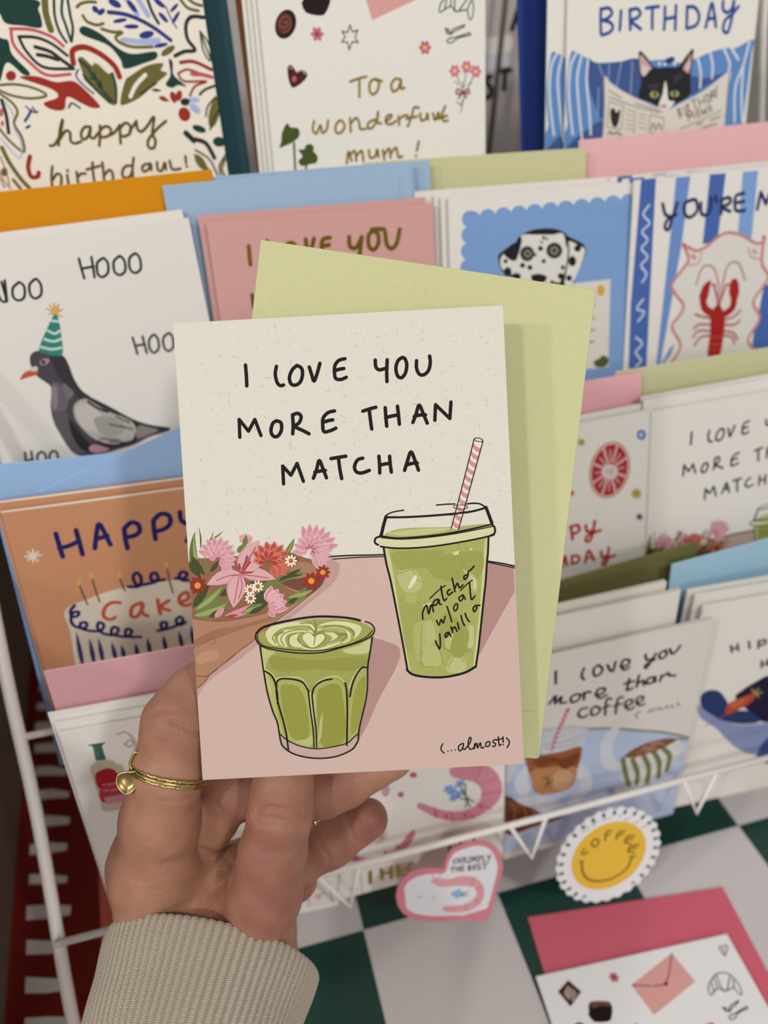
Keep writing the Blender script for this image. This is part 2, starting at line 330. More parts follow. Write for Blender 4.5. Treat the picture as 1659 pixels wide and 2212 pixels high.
OUTLINE = {'SH': [(20.35, 28.11), (21.59, 23.19), (24.57, 18.33), (29.52, 16.73), (36.62, 16.53), (42.76, 18.44), (47.48, 22.9), (50.38, 28.64), (50.9, 36.95), (49.24, 43.01), (46.54, 51.01), (44.27, 59.25), (42.27, 65.41), (40.05, 68.54), (33.69, 65.84), (26.5, 62.85), (17.57, 60.17), (8.81, 56.86), (2.0, 53.02), (-2.0, 48.3), (-4.12, 42.63), (-4.47, 37.08), (-3.32, 32.09), (-1.05, 28.04), (2.68, 25.01), (7.96, 24.09), (13.97, 25.19)], 'SM': [(60.12, 40.97), (60.07, 42.64), (58.84, 44.19), (58.62, 45.79), (59.37, 47.61), (58.95, 49.23), (57.41, 50.47), (56.83, 51.97), (57.17, 53.92), (56.4, 55.41), (54.61, 56.27), (53.72, 57.61), (53.61, 59.58), (52.53, 60.86), (50.6, 61.3), (49.43, 62.41), (48.88, 64.31), (47.54, 65.31), (45.57, 65.31), (44.18, 66.13), (43.22, 67.86), (41.69, 68.55), (39.77, 68.11), (38.23, 68.6), (36.91, 70.07), (35.27, 70.4), (33.49, 69.54), (31.88, 69.68), (30.27, 70.82), (28.6, 70.77), (27.05, 69.54), (25.46, 69.31), (23.63, 70.07), (22.01, 69.65), (20.78, 68.11), (19.27, 67.53), (17.32, 67.86), (15.83, 67.1), (14.98, 65.31), (13.63, 64.42), (11.66, 64.31), (10.38, 63.23), (9.94, 61.3), (8.83, 60.13), (6.93, 59.58), (5.93, 58.24), (5.93, 56.27), (5.11, 54.88), (3.38, 53.92), (2.69, 52.39), (3.13, 50.47), (2.64, 48.93), (1.17, 47.61), (0.84, 45.97), (1.7, 44.19), (1.57, 42.58), (0.42, 40.97), (0.47, 39.3), (1.7, 37.75), (1.93, 36.15), (1.17, 34.33), (1.59, 32.71), (3.13, 31.47), (3.71, 29.97), (3.38, 28.02), (4.15, 26.53), (5.93, 25.67), (6.82, 24.33), (6.93, 22.36), (8.01, 21.08), (9.94, 20.64), (11.11, 19.53), (11.66, 17.63), (13.0, 16.63), (14.98, 16.63), (16.36, 15.81), (17.32, 14.08), (18.85, 13.39), (20.78, 13.83), (22.31, 13.34), (23.63, 11.87), (25.27, 11.54), (27.05, 12.4), (28.66, 12.27), (30.27, 11.12), (31.94, 11.17), (33.49, 12.4), (35.09, 12.63), (36.91, 11.87), (38.53, 12.29), (39.77, 13.83), (41.27, 14.41), (43.22, 14.08), (44.71, 14.85), (45.57, 16.63), (46.91, 17.52), (48.88, 17.63), (50.16, 18.71), (50.6, 20.64), (51.71, 21.81), (53.61, 22.36), (54.62, 23.7), (54.61, 25.67), (55.43, 27.06), (57.17, 28.02), (57.85, 29.55), (57.41, 31.47), (57.9, 33.01), (59.37, 34.33), (59.7, 35.97), (58.84, 37.75), (58.98, 39.36)]}
ART = {}
ART['hold'] = '''
R c8ada2 0.4 76.09 22.82 76.97 43.75 77.32 54.22 77.27 63.16 77.75 64.64 77.97 95.83 81.12 96.57 81.3 104.97 83.4 105 148.78 -0.03 148.78 -0.14 119.65
R ad8680 96.54 81.25 104.49 83.32 104.58 91.37 92.01 111.72 91 111.41 93.89 93.91
R ad8680 57.69 104.02 60.91 104.88 64.61 106.46 66.28 107.41 66.73 109.17 66.42 111.24 64.87 114.64 58.83 124.43 54.96 132.27 51.63 137.53 51.32 135.59 53.4 129.04 55.16 122.14 55.97 113.48
S 120d0b 0.48 44.07 77.04 51.25 76.97 58.71 77.21 63.33 77.31
S 120d0b 0.48 96.13 81.13 101 82.14 104.98 83.25
S 120d0b 0.36 42.22 77.99 52.7 77.79 58.67 77.81 63.15 77.9
S 120d0b 0.36 96.11 81.43 104.95 83.84
P ba948d 43.53 77.91 47.56 78.56 48.62 80.77 46.43 85.49 37.14 92.45 26.29 100.28 14.61 108.85 4.14 115.45 -0.52 121.24 -0.89 118.2 14.8 105.86 30.29 95.44 41.92 86.74
P 8d6148 -0.15 77.84 1.87 75.34 5.56 75.46 13.72 75.23 22.6 75.32 32.97 75.05 37.3 76.84 40.19 78.1 43.28 82.35 42.33 86.01 39.62 88.1 34.27 90.8 24.82 93.85 16.97 94.75 8 95.59 -0.14 94.97
R 8d6148 0.62 86.06 8.2 92.42 19.3 93 30.58 90.61 40.81 86.68 35.39 90.68 30.84 92.41 24.83 93.74 19.18 94.94 13.94 95.71 8.72 96 4.29 95.5 0.07 94.69
P a5785c 27.48 80.4 35.01 78.2 39.76 79.19 43.25 82.72 41.96 86 36.27 88.3 30.84 86.16
P 70483a 29.48 84.04 36.55 83.48 43.23 83.09 41.92 86.74 37.4 87.99 31.58 86.19
R a97b60 -0.11 94.53 4.3 95.39 8.72 95.92 13.94 95.64 19.19 94.86 24.83 93.67 30.85 92.3 35.4 90.49 40.95 87.43 33.41 92.81 25.68 98.01 19.44 102.92 13.23 107.09 4.64 113.41 2.63 115.75 0.19 117.69 -0.66 117.65
P 976a51 -0.25 102.45 4.77 99.72 8.94 98.44 16.04 97.69 25.85 95.21 30.4 93.58 26.52 96.37 18.99 98.22 11.41 100.44 4.96 102.54 0 104.34
P b4876c 0.97 106.64 5.52 105.38 8.07 106.26 7.19 108.47 3.41 109.4 0.78 109.63
S 5f392b 0.22 0.25 94.7 4.28 95.58 8.71 96.07 13.93 95.78 19.18 95.05 24.82 93.85 30.84 92.49 35.4 90.49 40.96 87.24
S 5f392b 0.22 40.95 87.43 33.41 92.81 25.68 98.01 19.44 102.92 13.23 107.09 4.64 113.41
S 5f392b 0.22 -0.58 113.4 2.01 113.76 4.07 113.64 7 111.46
S 5f392b 0.22 4.26 113.65 2.63 115.75 0.19 117.69
S 7d5543 0.19 2.69 103.17 4.99 101.98 6.52 101.31 6.99 102.83 5.64 103.51
S 7d5543 0.19 13.22 107.28 10.88 109.03 8.16 110.77
L 5d6b38 2.6 -0.15 2.94 81.72 2.61 66.68
L 93a05e 0.96 -0.12 3.73 81.01 2.39 67.22
L 3f4a28 0.44 0.1 4.07 72.68 3.93 65.01
L 6c7a40 0.44 0.1 5.77 72.21 8.71 66.63
L 6c7a40 0.59 0.12 7.04 69.69 11.84 66.9
L 3f4a28 2.22 0.1 1.18 74.56 5.2 81.09
L 3f4a28 2.59 0 0.32 76.38 3.68 81.75
L 6c7a40 0.82 0.1 5.28 79.98 5.1 74.03
L 6c7a40 1.85 0 16.01 74.23 18.4 71.4
L 6c7a40 1.63 0.1 30.87 76.13 34.54 70.4
L 93a05e 0.44 0.1 31.45 75.79 34.33 70.76
L 3f4a28 1.48 0 6.75 80.06 10.33 76.16
L 6c7a40 1.48 0 20.12 79.64 22.55 76.06
L 6c7a40 4.09 0.15 0.82 91.66 11.28 84.76
L 93a05e 1.49 0.1 1.16 92.05 10.54 84.72
L 3f4a28 2.6 0 0.47 91.27 6.54 83.39
L 3f4a28 2.23 0 9.22 88 16.89 83.94
L 6c7a40 4.09 0.1 0.3 93.88 12.85 89.31
L 93a05e 1.64 0.12 0.68 93.9 11.67 90.37
L 3f4a28 1.86 0 5.47 94.52 11.18 92.21
L 6c7a40 2.59 -0.12 28 83.96 37.56 82.05
L 3f4a28 1.26 -0.2 28.36 84.17 36.59 82.74
L 6c7a40 2.23 -0.2 21.88 87.17 30.19 84.63
L 3f4a28 4.83 0 20.09 92.3 26.36 86.67
L 6c7a40 2.97 0.1 14.05 93.85 23.14 90.97
L 93a05e 1.12 0.1 16.31 93.41 22.73 91.5
L 3f4a28 1.71 0 18.49 94.08 24.2 91.77
L 6c7a40 2.97 0 30.92 91 38.12 88.4
L 93a05e 1.48 0.1 31.38 89.53 39.66 87.36
L 3f4a28 1.48 0 31.27 91.39 34.71 89.71
L 6c7a40 1.11 0.1 35.16 88.24 38.24 86.17
L 3f4a28 1.11 0 31.43 82.47 36.35 80.5
L 3f4a28 0.74 0 33.53 78.12 35.44 77.11
L 3f4a28 1.48 0.2 19.11 84.05 25.84 82.92
L 6c7a40 0.96 0.1 27.28 83.74 30.84 86.16
L ddb4b8 2.62 0 8.07 74.59 3.16 72.99
L c98a96 1.91 0 8.07 74.59 3.41 73.07
L ddb4b8 2.62 0 8.31 74.16 4.38 70.84
L c98a96 1.91 0 8.31 74.16 4.57 71.01
L ddb4b8 2.62 0 8.69 73.85 6.3 69.29
L c98a96 1.91 0 8.69 73.85 6.42 69.52
L ddb4b8 2.62 0 9.17 73.7 8.65 68.56
L c98a96 1.91 0 9.17 73.7 8.67 68.82
L ddb4b8 2.62 0 9.65 73.74 11.09 68.76
L c98a96 1.91 0 9.65 73.74 11.02 69.01
L ddb4b8 2.62 0 10.09 73.96 13.27 69.85
L c98a96 1.91 0 10.09 73.96 13.11 70.06
L ddb4b8 2.62 0 10.41 74.33 14.89 71.68
L c98a96 1.91 0 10.41 74.33 14.66 71.82
L ddb4b8 2.62 0 10.58 74.79 15.7 73.99
L c98a96 1.91 0 10.58 74.79 15.44 74.03
L ddb4b8 2.62 0 10.55 75.28 15.58 76.45
L c98a96 1.91 0 10.55 75.28 15.33 76.39
L ddb4b8 2.36 0 8.43 75 5.1 72.82
L cd959e 1.72 0 8.43 75 5.27 72.93
L ddb4b8 2.36 0 8.82 74.66 7.04 71.1
L cd959e 1.72 0 8.82 74.66 7.13 71.27
L ddb4b8 2.36 0 9.32 74.55 9.57 70.56
L cd959e 1.72 0 9.32 74.55 9.56 70.76
L ddb4b8 2.36 0 9.81 74.71 12.02 71.36
L cd959e 1.72 0 9.81 74.71 11.91 71.53
L ddb4b8 2.36 0 10.15 75.09 13.73 73.28
L cd959e 1.72 0 10.15 75.09 13.55 73.37
L ddb4b8 2.36 0 10.26 75.6 14.24 75.81
L cd959e 1.72 0 10.26 75.6 14.04 75.8
L ddb4b8 2.36 0 10.09 76.09 13.42 78.27
L cd959e 1.72 0 10.09 76.09 13.25 78.16
L ddb4b8 1.75 0 8.96 75.79 6.37 75.19
L c98a96 1.27 0 8.96 75.79 6.5 75.22
L ddb4b8 1.75 0 9.25 75.38 7.82 73.14
L c98a96 1.27 0 9.25 75.38 7.89 73.25
L ddb4b8 1.75 0 9.74 75.28 10.28 72.67
L c98a96 1.27 0 9.74 75.28 10.25 72.8
L ddb4b8 1.75 0 10.16 75.55 12.35 74.03
L c98a96 1.27 0 10.16 75.55 12.24 74.1
L ddb4b8 1.75 0 10.26 76.04 12.89 76.46
L c98a96 1.27 0 10.26 76.04 12.76 76.44
L ddb4b8 1.75 0 10 76.47 11.58 78.6
L c98a96 1.27 0 10 76.47 11.5 78.49
L ddb4b8 2.01 0 11.34 76.4 15.45 75.9
L cd959e 1.46 0 11.34 76.4 15.25 75.92
L ddb4b8 2.01 0 11.3 76.82 15.26 77.99
L cd959e 1.46 0 11.3 76.82 15.07 77.93
L ddb4b8 2.01 0 11.1 77.19 14.26 79.84
L cd959e 1.46 0 11.1 77.19 14.1 79.71
L ddb4b8 2.01 0 10.77 77.45 12.61 81.15
L cd959e 1.46 0 10.77 77.45 12.52 80.97
L ddb4b8 1.92 0 18.24 71.39 17.05 68.37
L d28f9a 1.4 0 18.24 71.39 17.11 68.53
L ddb4b8 1.92 0 18.45 71.34 18.08 68.11
L d28f9a 1.4 0 18.45 71.34 18.1 68.27
L ddb4b8 1.92 0 18.66 71.34 19.14 68.12
L d28f9a 1.4 0 18.66 71.34 19.12 68.28
L ddb4b8 1.92 0 18.86 71.39 20.16 68.4
L d28f9a 1.4 0 18.86 71.39 20.09 68.55
L ddb4b8 1.92 0 19.04 71.5 21.07 68.94
L d28f9a 1.4 0 19.04 71.5 20.97 69.07
L 6c7a40 1.7 0 18.33 72.5 19.13 68.47
L 6c7a40 1.7 0 16.01 74.23 18.01 71.75
L cc8d94 5.56 -0.1 16.33 80.93 23.26 70.54
L d2a5a6 4.72 -0.1 16.53 80.76 23.26 70.54
L cc8d94 4.82 0.1 16.33 80.93 5.39 84.08
L d2a5a6 4.09 0.1 16.53 80.76 5.39 84.08
L cc8d94 4.45 -0.1 16.33 80.93 28.04 83.41
L d2a5a6 3.78 -0.1 16.53 80.76 28.04 83.41
L cc8d94 6.3 0.05 16.33 80.93 13.61 91.96
L d2a5a6 5.35 0.05 16.53 80.76 13.61 91.96
L cc8d94 3.33 -0.1 16.33 80.93 23.91 78.17
L d2a5a6 2.83 -0.1 16.53 80.76 23.91 78.17
S b4545c 0.3 16.33 80.93 18.78 77.35 22.02 72.7
S b4545c 0.3 16.7 80.95 18.32 78.81 19.95 76.3
S b4545c 0.3 16.36 80.56 15.73 78.67 15.05 77.71
S b4545c 0.3 15.94 81.28 12.59 81.48 8.81 82.77
S b4545c 0.3 16.31 81.3 14.07 81.56
S b4545c 0.3 16.68 81.32 20.72 81.91 25.47 82.9
S b4545c 0.3 17.07 80.97 20.05 80.76 20.81 80.42
S b4545c 0.3 16.1 81.66 14.86 86.81 13.89 90.48
S b4545c 0.3 16.66 81.69 16.8 85.42 15.46 89.07
S 9c3a3c 0.59 17.35 79.5 18.41 77.33 19.07 75.51
S 9c3a3c 0.59 17.88 79.9 19.88 77.4
S 9c3a3c 0.59 17.09 80.6 20.05 80.76
S 9c3a3c 0.59 16.42 79.45 16.33 77.96
L cf7767 2.88 0 25.38 77.01 20.82 74.02
L b04a3c 2.1 0 25.38 77.01 21.05 74.17
L cf7767 2.88 0 25.78 76.61 22.82 72.03
L b04a3c 2.1 0 25.78 76.61 22.97 72.26
L cf7767 2.88 0 26.31 76.4 25.45 71
L b04a3c 2.1 0 26.31 76.4 25.49 71.27
L cf7767 2.88 0 26.87 76.43 28.25 71.12
L b04a3c 2.1 0 26.87 76.43 28.18 71.39
L cf7767 2.88 0 27.37 76.67 30.77 72.36
L b04a3c 2.1 0 27.37 76.67 30.6 72.58
L cf7767 2.88 0 27.73 77.11 32.56 74.51
L b04a3c 2.1 0 27.73 77.11 32.32 74.64
L cf7767 2.88 0 27.89 77.65 33.34 77.22
L b04a3c 2.1 0 27.89 77.65 33.07 77.24
L cf7767 2.88 0 27.81 78.21 32.96 80.01
L b04a3c 2.1 0 27.81 78.21 32.7 79.92
L cf7767 2.88 0 27.52 78.69 31.49 82.43
L b04a3c 2.1 0 27.52 78.69 31.29 82.24
L d4806f 2.62 0 25.13 77.87 21.1 76.94
L bd5948 1.91 0 25.13 77.87 21.3 76.98
L d4806f 2.62 0 25.42 77.36 22.56 74.39
L bd5948 1.91 0 25.42 77.36 22.7 74.53
L d4806f 2.62 0 25.94 77.09 25.16 73.02
L bd5948 1.91 0 25.94 77.09 25.2 73.23
L d4806f 2.62 0 26.52 77.14 28.07 73.29
L bd5948 1.91 0 26.52 77.14 27.99 73.48
L d4806f 2.62 0 26.98 77.5 30.36 75.09
L bd5948 1.91 0 26.98 77.5 30.19 75.21
L d4806f 2.62 0 27.17 78.06 31.3 77.86
L bd5948 1.91 0 27.17 78.06 31.09 77.87
L d4806f 2.62 0 27.02 78.63 30.59 80.71
L bd5948 1.91 0 27.02 78.63 30.41 80.61
L d4806f 2.62 0 26.59 79.03 28.45 82.73
L bd5948 1.91 0 26.59 79.03 28.35 82.54
L cf7767 2.18 0 25.07 77.44 22.14 77.8
L a63f34 1.59 0 25.07 77.44 22.28 77.78
L cf7767 2.18 0 25.21 76.92 22.8 75.22
L a63f34 1.59 0 25.21 76.92 22.92 75.31
L cf7767 2.18 0 25.65 76.62 25 73.74
L a63f34 1.59 0 25.65 76.62 25.04 73.88
L cf7767 2.18 0 26.17 76.7 27.62 74.11
L a63f34 1.59 0 26.17 76.7 27.55 74.24
L cf7767 2.18 0 26.51 77.1 29.31 76.14
L a63f34 1.59 0 26.51 77.1 29.17 76.19
L cf7767 2.18 0 26.49 77.64 29.2 78.79
L a63f34 1.59 0 26.49 77.64 29.06 78.74
L d4806f 1.75 0 29.98 79.42 32.34 79.54
L bd5948 1.27 0 29.98 79.42 32.22 79.54
L d4806f 1.75 0 29.88 79.71 31.85 81
L bd5948 1.27 0 29.88 79.71 31.76 80.94
L d4806f 1.75 0 29.65 79.92 30.71 82.03
L bd5948 1.27 0 29.65 79.92 30.66 81.93
L d4806f 1.75 0 29.35 79.98 29.21 82.35
L bd5948 1.27 0 29.35 79.98 29.22 82.23
L ddb4b8 3.05 0 39.27 73.35 37.16 66.29
L c98a96 2.22 0 39.27 73.35 37.26 66.64
L ddb4b8 3.05 0 39.78 73.27 39.66 65.89
L c98a96 2.22 0 39.78 73.27 39.67 66.26
L ddb4b8 3.05 0 40.28 73.33 42.18 66.19
L c98a96 2.22 0 40.28 73.33 42.09 66.54
L ddb4b8 3.05 0 40.75 73.52 44.52 67.16
L c98a96 2.22 0 40.75 73.52 44.33 67.48
L ddb4b8 3.05 0 41.15 73.84 46.5 68.74
L c98a96 2.22 0 41.15 73.84 46.24 69
L ddb4b8 3.05 0 41.44 74.25 47.98 70.81
L c98a96 2.22 0 41.44 74.25 47.65 70.98
L ddb4b8 3.05 0 41.61 74.73 48.83 73.2
L c98a96 2.22 0 41.61 74.73 48.47 73.27
L ddb4b8 2.7 0 38.55 75.05 33.54 74.79
L cc929c 1.97 0 38.55 75.05 33.79 74.8
L ddb4b8 2.7 0 38.68 74.57 34.18 72.37
L cc929c 1.97 0 38.68 74.57 34.4 72.48
L ddb4b8 2.7 0 38.98 74.17 35.69 70.39
L cc929c 1.97 0 38.98 74.17 35.86 70.58
L ddb4b8 2.7 0 39.41 73.92 37.85 69.16
L cc929c 1.97 0 39.41 73.92 37.93 69.4
L ddb4b8 2.7 0 39.91 73.86 40.32 68.86
L cc929c 1.97 0 39.91 73.86 40.3 69.11
L ddb4b8 2.7 0 40.39 74 42.71 69.54
L cc929c 1.97 0 40.39 74 42.59 69.76
L ddb4b8 2.7 0 40.77 74.31 44.64 71.09
L cc929c 1.97 0 40.77 74.31 44.44 71.25
L ddb4b8 2.7 0 41.01 74.75 45.81 73.28
L cc929c 1.97 0 41.01 74.75 45.57 73.35
L ddb4b8 2.44 0 41.34 74.83 46.64 75.11
L cd959e 1.78 0 41.34 74.83 46.38 75.09
L ddb4b8 2.44 0 41.28 75.15 46.35 76.71
L cd959e 1.78 0 41.28 75.15 46.1 76.63
L ddb4b8 2.44 0 41.15 75.44 45.69 78.19
L cd959e 1.78 0 41.15 75.44 45.46 78.05
L ddb4b8 2.44 0 40.95 75.7 44.69 79.47
L cd959e 1.78 0 40.95 75.7 44.5 79.28
L ddb4b8 2.44 0 40.69 75.9 43.41 80.47
L cd959e 1.78 0 40.69 75.9 43.27 80.24
L ddb4b8 2.44 0 40.39 76.03 41.92 81.13
L cd959e 1.78 0 40.39 76.03 41.85 80.88
L ddb4b8 2 0 38.53 73.8 35.37 73.06
L c98a96 1.46 0 38.53 73.8 35.52 73.1
L ddb4b8 2 0 38.75 73.4 36.51 71.06
L c98a96 1.46 0 38.75 73.4 36.62 71.18
L ddb4b8 2 0 39.16 73.18 38.54 69.99
L c98a96 1.46 0 39.16 73.18 38.57 70.15
L ddb4b8 2 0 39.62 73.22 40.83 70.2
L c98a96 1.46 0 39.62 73.22 40.77 70.35
L ddb4b8 2 0 39.98 73.51 42.63 71.62
L c98a96 1.46 0 39.98 73.51 42.5 71.71
L ddb4b8 2 0 40.13 73.94 43.37 73.79
L c98a96 1.46 0 40.13 73.94 43.21 73.8
L ddb4b8 2.01 0 40.02 74.39 42.82 76.02
L c98a96 1.46 0 40.02 74.39 42.68 75.94
L ddb4b8 2.01 0 39.68 74.71 41.14 77.61
L c98a96 1.46 0 39.68 74.71 41.07 77.46
L ddb4b8 1.31 0 39.1 74.3 37.62 73.34
L ad6270 0.95 0 39.1 74.3 37.69 73.38
L ddb4b8 1.31 0 39.38 74.11 39.02 72.37
L ad6270 0.95 0 39.38 74.11 39.04 72.46
L ddb4b8 1.31 0 39.71 74.17 40.68 72.68
L ad6270 0.95 0 39.71 74.17 40.64 72.76
L ddb4b8 1.31 0 39.9 74.45 41.64 74.08
L ad6270 0.95 0 39.9 74.45 41.55 74.1
L ddb4b8 1.31 0 39.84 74.79 41.32 75.75
L ad6270 0.95 0 39.84 74.79 41.25 75.7
L ddb4b8 3.5 0 24.62 90.79 26.4 85.42
L cf8896 2.55 0 24.62 90.79 26.32 85.69
L ddb4b8 3.51 0 25.05 91.02 28.55 86.57
L cf8896 2.55 0 25.05 91.02 28.38 86.79
L ddb4b8 3.51 0 25.38 91.39 30.17 88.39
L cf8896 2.55 0 25.38 91.39 29.93 88.54
L ddb4b8 3.51 0 25.56 91.84 31.07 90.67
L cf8896 2.56 0 25.56 91.84 30.8 90.73
L ddb4b8 3.51 0 25.57 92.34 31.14 93.12
L cf8896 2.56 0 25.57 92.34 30.86 93.08
L ddb4b8 2.63 0 25.18 90.85 27.63 87.11
L d9a0aa 1.92 0 25.18 90.85 27.51 87.29
L ddb4b8 2.63 0 25.44 91.09 28.93 88.3
L d9a0aa 1.92 0 25.44 91.09 28.76 88.44
L ddb4b8 2.63 0 25.62 91.4 29.79 89.85
L d9a0aa 1.92 0 25.62 91.4 29.59 89.92
L ddb4b8 2.63 0 25.68 91.75 30.13 91.59
L d9a0aa 1.92 0 25.68 91.75 29.9 91.6
L ddb4b8 2.02 0 24.79 92.39 27.41 90.42
L c98a96 1.47 0 24.79 92.39 27.28 90.52
L ddb4b8 2.02 0 24.94 92.74 28.15 92.15
L c98a96 1.47 0 24.94 92.74 27.99 92.18
L ddb4b8 2.02 0 24.92 93.11 28.04 94.03
L c98a96 1.47 0 24.92 93.11 27.88 93.99
L ddb4b8 2.02 0 24.73 93.44 27.09 95.68
L c98a96 1.47 0 24.73 93.44 26.98 95.57
L d18b97 2.01 0 7.31 94.8 10.85 91.63
L d18b97 1.49 0.1 10.67 94.42 19.43 90.96
L cf8a94 1.49 0 11.04 94.44 18.12 94.06
L a83b38 0.97 0 11.02 94.81 15.14 94.28
F 8e2c20 9 0.42 2.49 84.11 3.03 0.16
E d2953c 2.49 84.11 1.03 0.05 -0.07 1.03
F 96301f 9 0.42 43.11 81.97 2.43 0.13
E d59b3a 43.11 81.97 0.83 0.04 -0.05 0.83
F 96301f 9 0.42 39.26 84.55 2.88 0.15
E d59b3a 39.26 84.55 0.98 0.05 -0.06 0.98
F eae2d2 9 0.36 33.11 77.66 2.06 0.11
E b8632c 33.11 77.66 0.78 0.04 -0.05 0.79
F eae2d2 9 0.36 21.92 85.39 2 0.1
E b8632c 21.92 85.39 0.76 0.04 -0.05 0.76
F eae2d2 9 0.36 19.34 86.37 1.92 0.1
E b8632c 19.34 86.37 0.73 0.04 -0.04 0.73
F eae2d2 9 0.36 19.35 89.17 1.92 0.1
E b8632c 19.35 89.17 0.73 0.04 -0.04 0.73
P cfcfa2 63.2 71.68 71.36 72.37 81.63 71.88 91.92 70.88 98.73 69.55 98.89 72.79 86.6 74.87 71.19 75.7 62.02 74.44
P a5a962 63.74 71.19 66.9 69.56 73.07 69.12 84.82 69.53 92 69.2 96.6 69.13 97.71 69.5 91.93 70.53 81.64 71.63 71.37 72.11
P bcbd84 64.78 70.73 68.42 69.9 77.65 69.62 84.8 70 80.65 71.06 71.4 71.6
R a3a65c 63.5 75.55 71.18 75.9 78.89 75.49 86.6 74.87 96.65 73.55 96.09 81.13 94.4 93.94 92.02 109.38 90.94 114.84 86.59 117.17 78.31 117.68 71.64 116.81 68.79 115.05 66.83 100.27 64.79 85.15
P c3c48c 63.6 75.71 64.63 75.66 66.22 87.29 67.82 102.92 69.73 115.77 68.74 114.94 66.72 100.27 64.74 85.15
P c3c48c 95.87 73.81 96.65 73.65 96.04 81.13 94.3 93.94 90.95 114.53 90.13 114.49 93 96.46
P 989b50 65.99 76.97 77.3 76.54 82.38 77.32 80.13 81.32 72.38 82.46 67.77 82.21
P 979a4e 77.12 80.13 86.45 78.05 94.63 78.48 93.24 86.13 83.95 87.19 77.93 84.3
P 9da057 67.8 91.51 76.41 94.03 76.97 103.4 69.45 109.24 67.85 100.33
P 989b52 81.38 97.4 87.36 101.34 90.07 109.28 84.85 110.57 79.84 107.7
P a9ac66 71.42 101.03 77.12 100.29 77.73 108.63 72.38 112.52
P b4b678 67.18 83.73 72.38 82.46 74.97 86.98 73.03 89.72 68.93 89.5
P a9ab66 69.39 90.56 73.01 90.23 72.33 93.3 69.77 93.17
P b0b273 73.62 108.42 76.74 107.8 79.28 108.72 79.53 113.94 74.36 114.19
P b6b87e 81.24 115.85 84.87 110.31 87.79 113.84 86.61 116.91
P b9ba84 88.32 102.95 90.67 102.04 90.38 108.25 88.55 108.68
P b0b274 75.02 101.22 77.18 99.26 78.43 105.03 75.73 107.49
P b0b274 81.51 105.19 84.65 104.32 84.96 108.49 81.85 108.85
P b4b57c 88.24 83.29 92.21 86.08 92.25 90.73 90.5 89.6 89.17 85.4
P 94974c 85.82 101.26 89.29 104.04 86.86 111.71 82.82 109.94
S 8f9249 0.26 67.43 83.74 71.85 82.69 72.99 85.58 74.71 86.97
S 8f9249 0.26 73.85 108.95 73.34 113.88 77.43 114.61
S 8f9249 0.26 79.26 108.97 80.56 113.99
S 8f9249 0.26 81.79 115.1 84.83 111.09 87.27 113.82
S 8f9249 0.26 87.5 77.59 88.32 81.75
S 8f9249 0.26 89.59 76.67 90.92 80.86
S 8f9249 0.26 74.02 100.65 73.23 111
P dcd9bb 72.53 84.53 73.24 85.6 71.57 88.09 70.27 88.54
P dcd9bb 85.94 78.02 87.08 77.72 86.94 78.38 85.8 78.63
S d6d3b0 0.46 90.68 86 91.89 87.35 91.83 89.67
P dcd9bb 90.85 76.99 91.54 76.67 91.3 77.38
S c9c99a 0.62 75.1 94.48 77.96 93.86
S c9c99a 0.62 85.43 77.99 87.09 77.57
S 120d0b 0.71 64.3 65.32 71.71 65.61 81.95 65.49 91.18 65 96.7 63.91
S 120d0b 1.05 64.42 65.07 63.39 68.09 62.51 71.13
S 120d0b 1.05 96.6 63.81 97.27 65.79 98.25 68.91
S 120d0b 0.45 64.6 64.57 66.17 63.88 67.98 63.57 70.19 63.33
S 120d0b 0.45 80.83 62.25 83.65 62.15 86.71 62.21
S 120d0b 0.51 90.54 62.41 92.33 62.3 94.62 62.57 96.6 63.81
S 120d0b 0.57 62.1 71.11 66.25 72.05 71.37 72.26 81.64 71.78 90.91 70.63 98.43 69.33
S 120d0b 0.38 62.58 71.75 68.28 72.56 76.48 72.53 86.76 71.69 98.87 69.97
S 120d0b 0.64 62.08 71.47 61.04 71.67 60.39 72.45 60.54 73.49 61.43 74.05
S 120d0b 0.64 98.43 69.54 99.1 70.5 98.96 72.28 97.34 73.07
S 120d0b 0.57 62.12 74.6 66.08 75.33 72.22 75.65 78.89 75.44 86.61 74.71 93.83 73.71 98.73 72.84
S 120d0b 0.64 63.11 75.27 63.76 80.46 64.73 85.41 65.9 93.48 66.9 100.79 67.94 108.65 68.73 115.2
S 120d0b 0.64 96.96 73.46 96.52 78.58 96.14 81.13 95.36 87.79 94.4 93.94 93.06 102.68 92.02 109.38 90.93 115.05
S 120d0b 0.78 68.53 115.03 70.1 116.58 73.16 117.52 78.29 118.1 82.95 117.87 87.64 116.86 90.92 115.15
R e4dccb 93.94 41.54 96.64 42.55 87.43 70.49 85.16 69.91
R cf8a92 93.5 42.95 94.57 44.23 95.86 44.91 95.43 46.22 94.15 45.61 93.12 44.2
R cf8a92 92.75 45.38 93.79 46.64 95.07 47.31 94.64 48.62 93.38 48.02 92.37 46.63
R cf8a92 92 47.81 93.02 49.06 94.28 49.7 93.85 51.01 92.61 50.44 91.61 49.06
R cf8a92 91.24 50.25 92.25 51.47 93.49 52.1 93.06 53.41 91.84 52.85 90.86 51.49
R cf8a92 90.49 52.68 91.48 53.89 92.7 54.5 92.27 55.81 91.07 55.27 90.1 53.93
R cf8a92 89.74 55.12 90.71 56.31 91.91 56.9 91.48 58.22 90.29 57.7 89.35 56.37
R cf8a92 88.98 57.56 89.93 58.74 91.12 59.31 90.68 60.62 89.52 60.12 88.59 58.81
R cf8a92 88.22 60 89.16 61.16 90.32 61.72 89.89 63.03 88.74 62.55 87.84 61.26
R cf8a92 87.47 62.45 88.38 63.59 89.53 64.12 89.1 65.44 87.97 64.97 87.08 63.7
R cf8a92 86.71 64.9 87.61 66.02 88.74 66.54 88.3 67.85 87.19 67.41 86.32 66.15
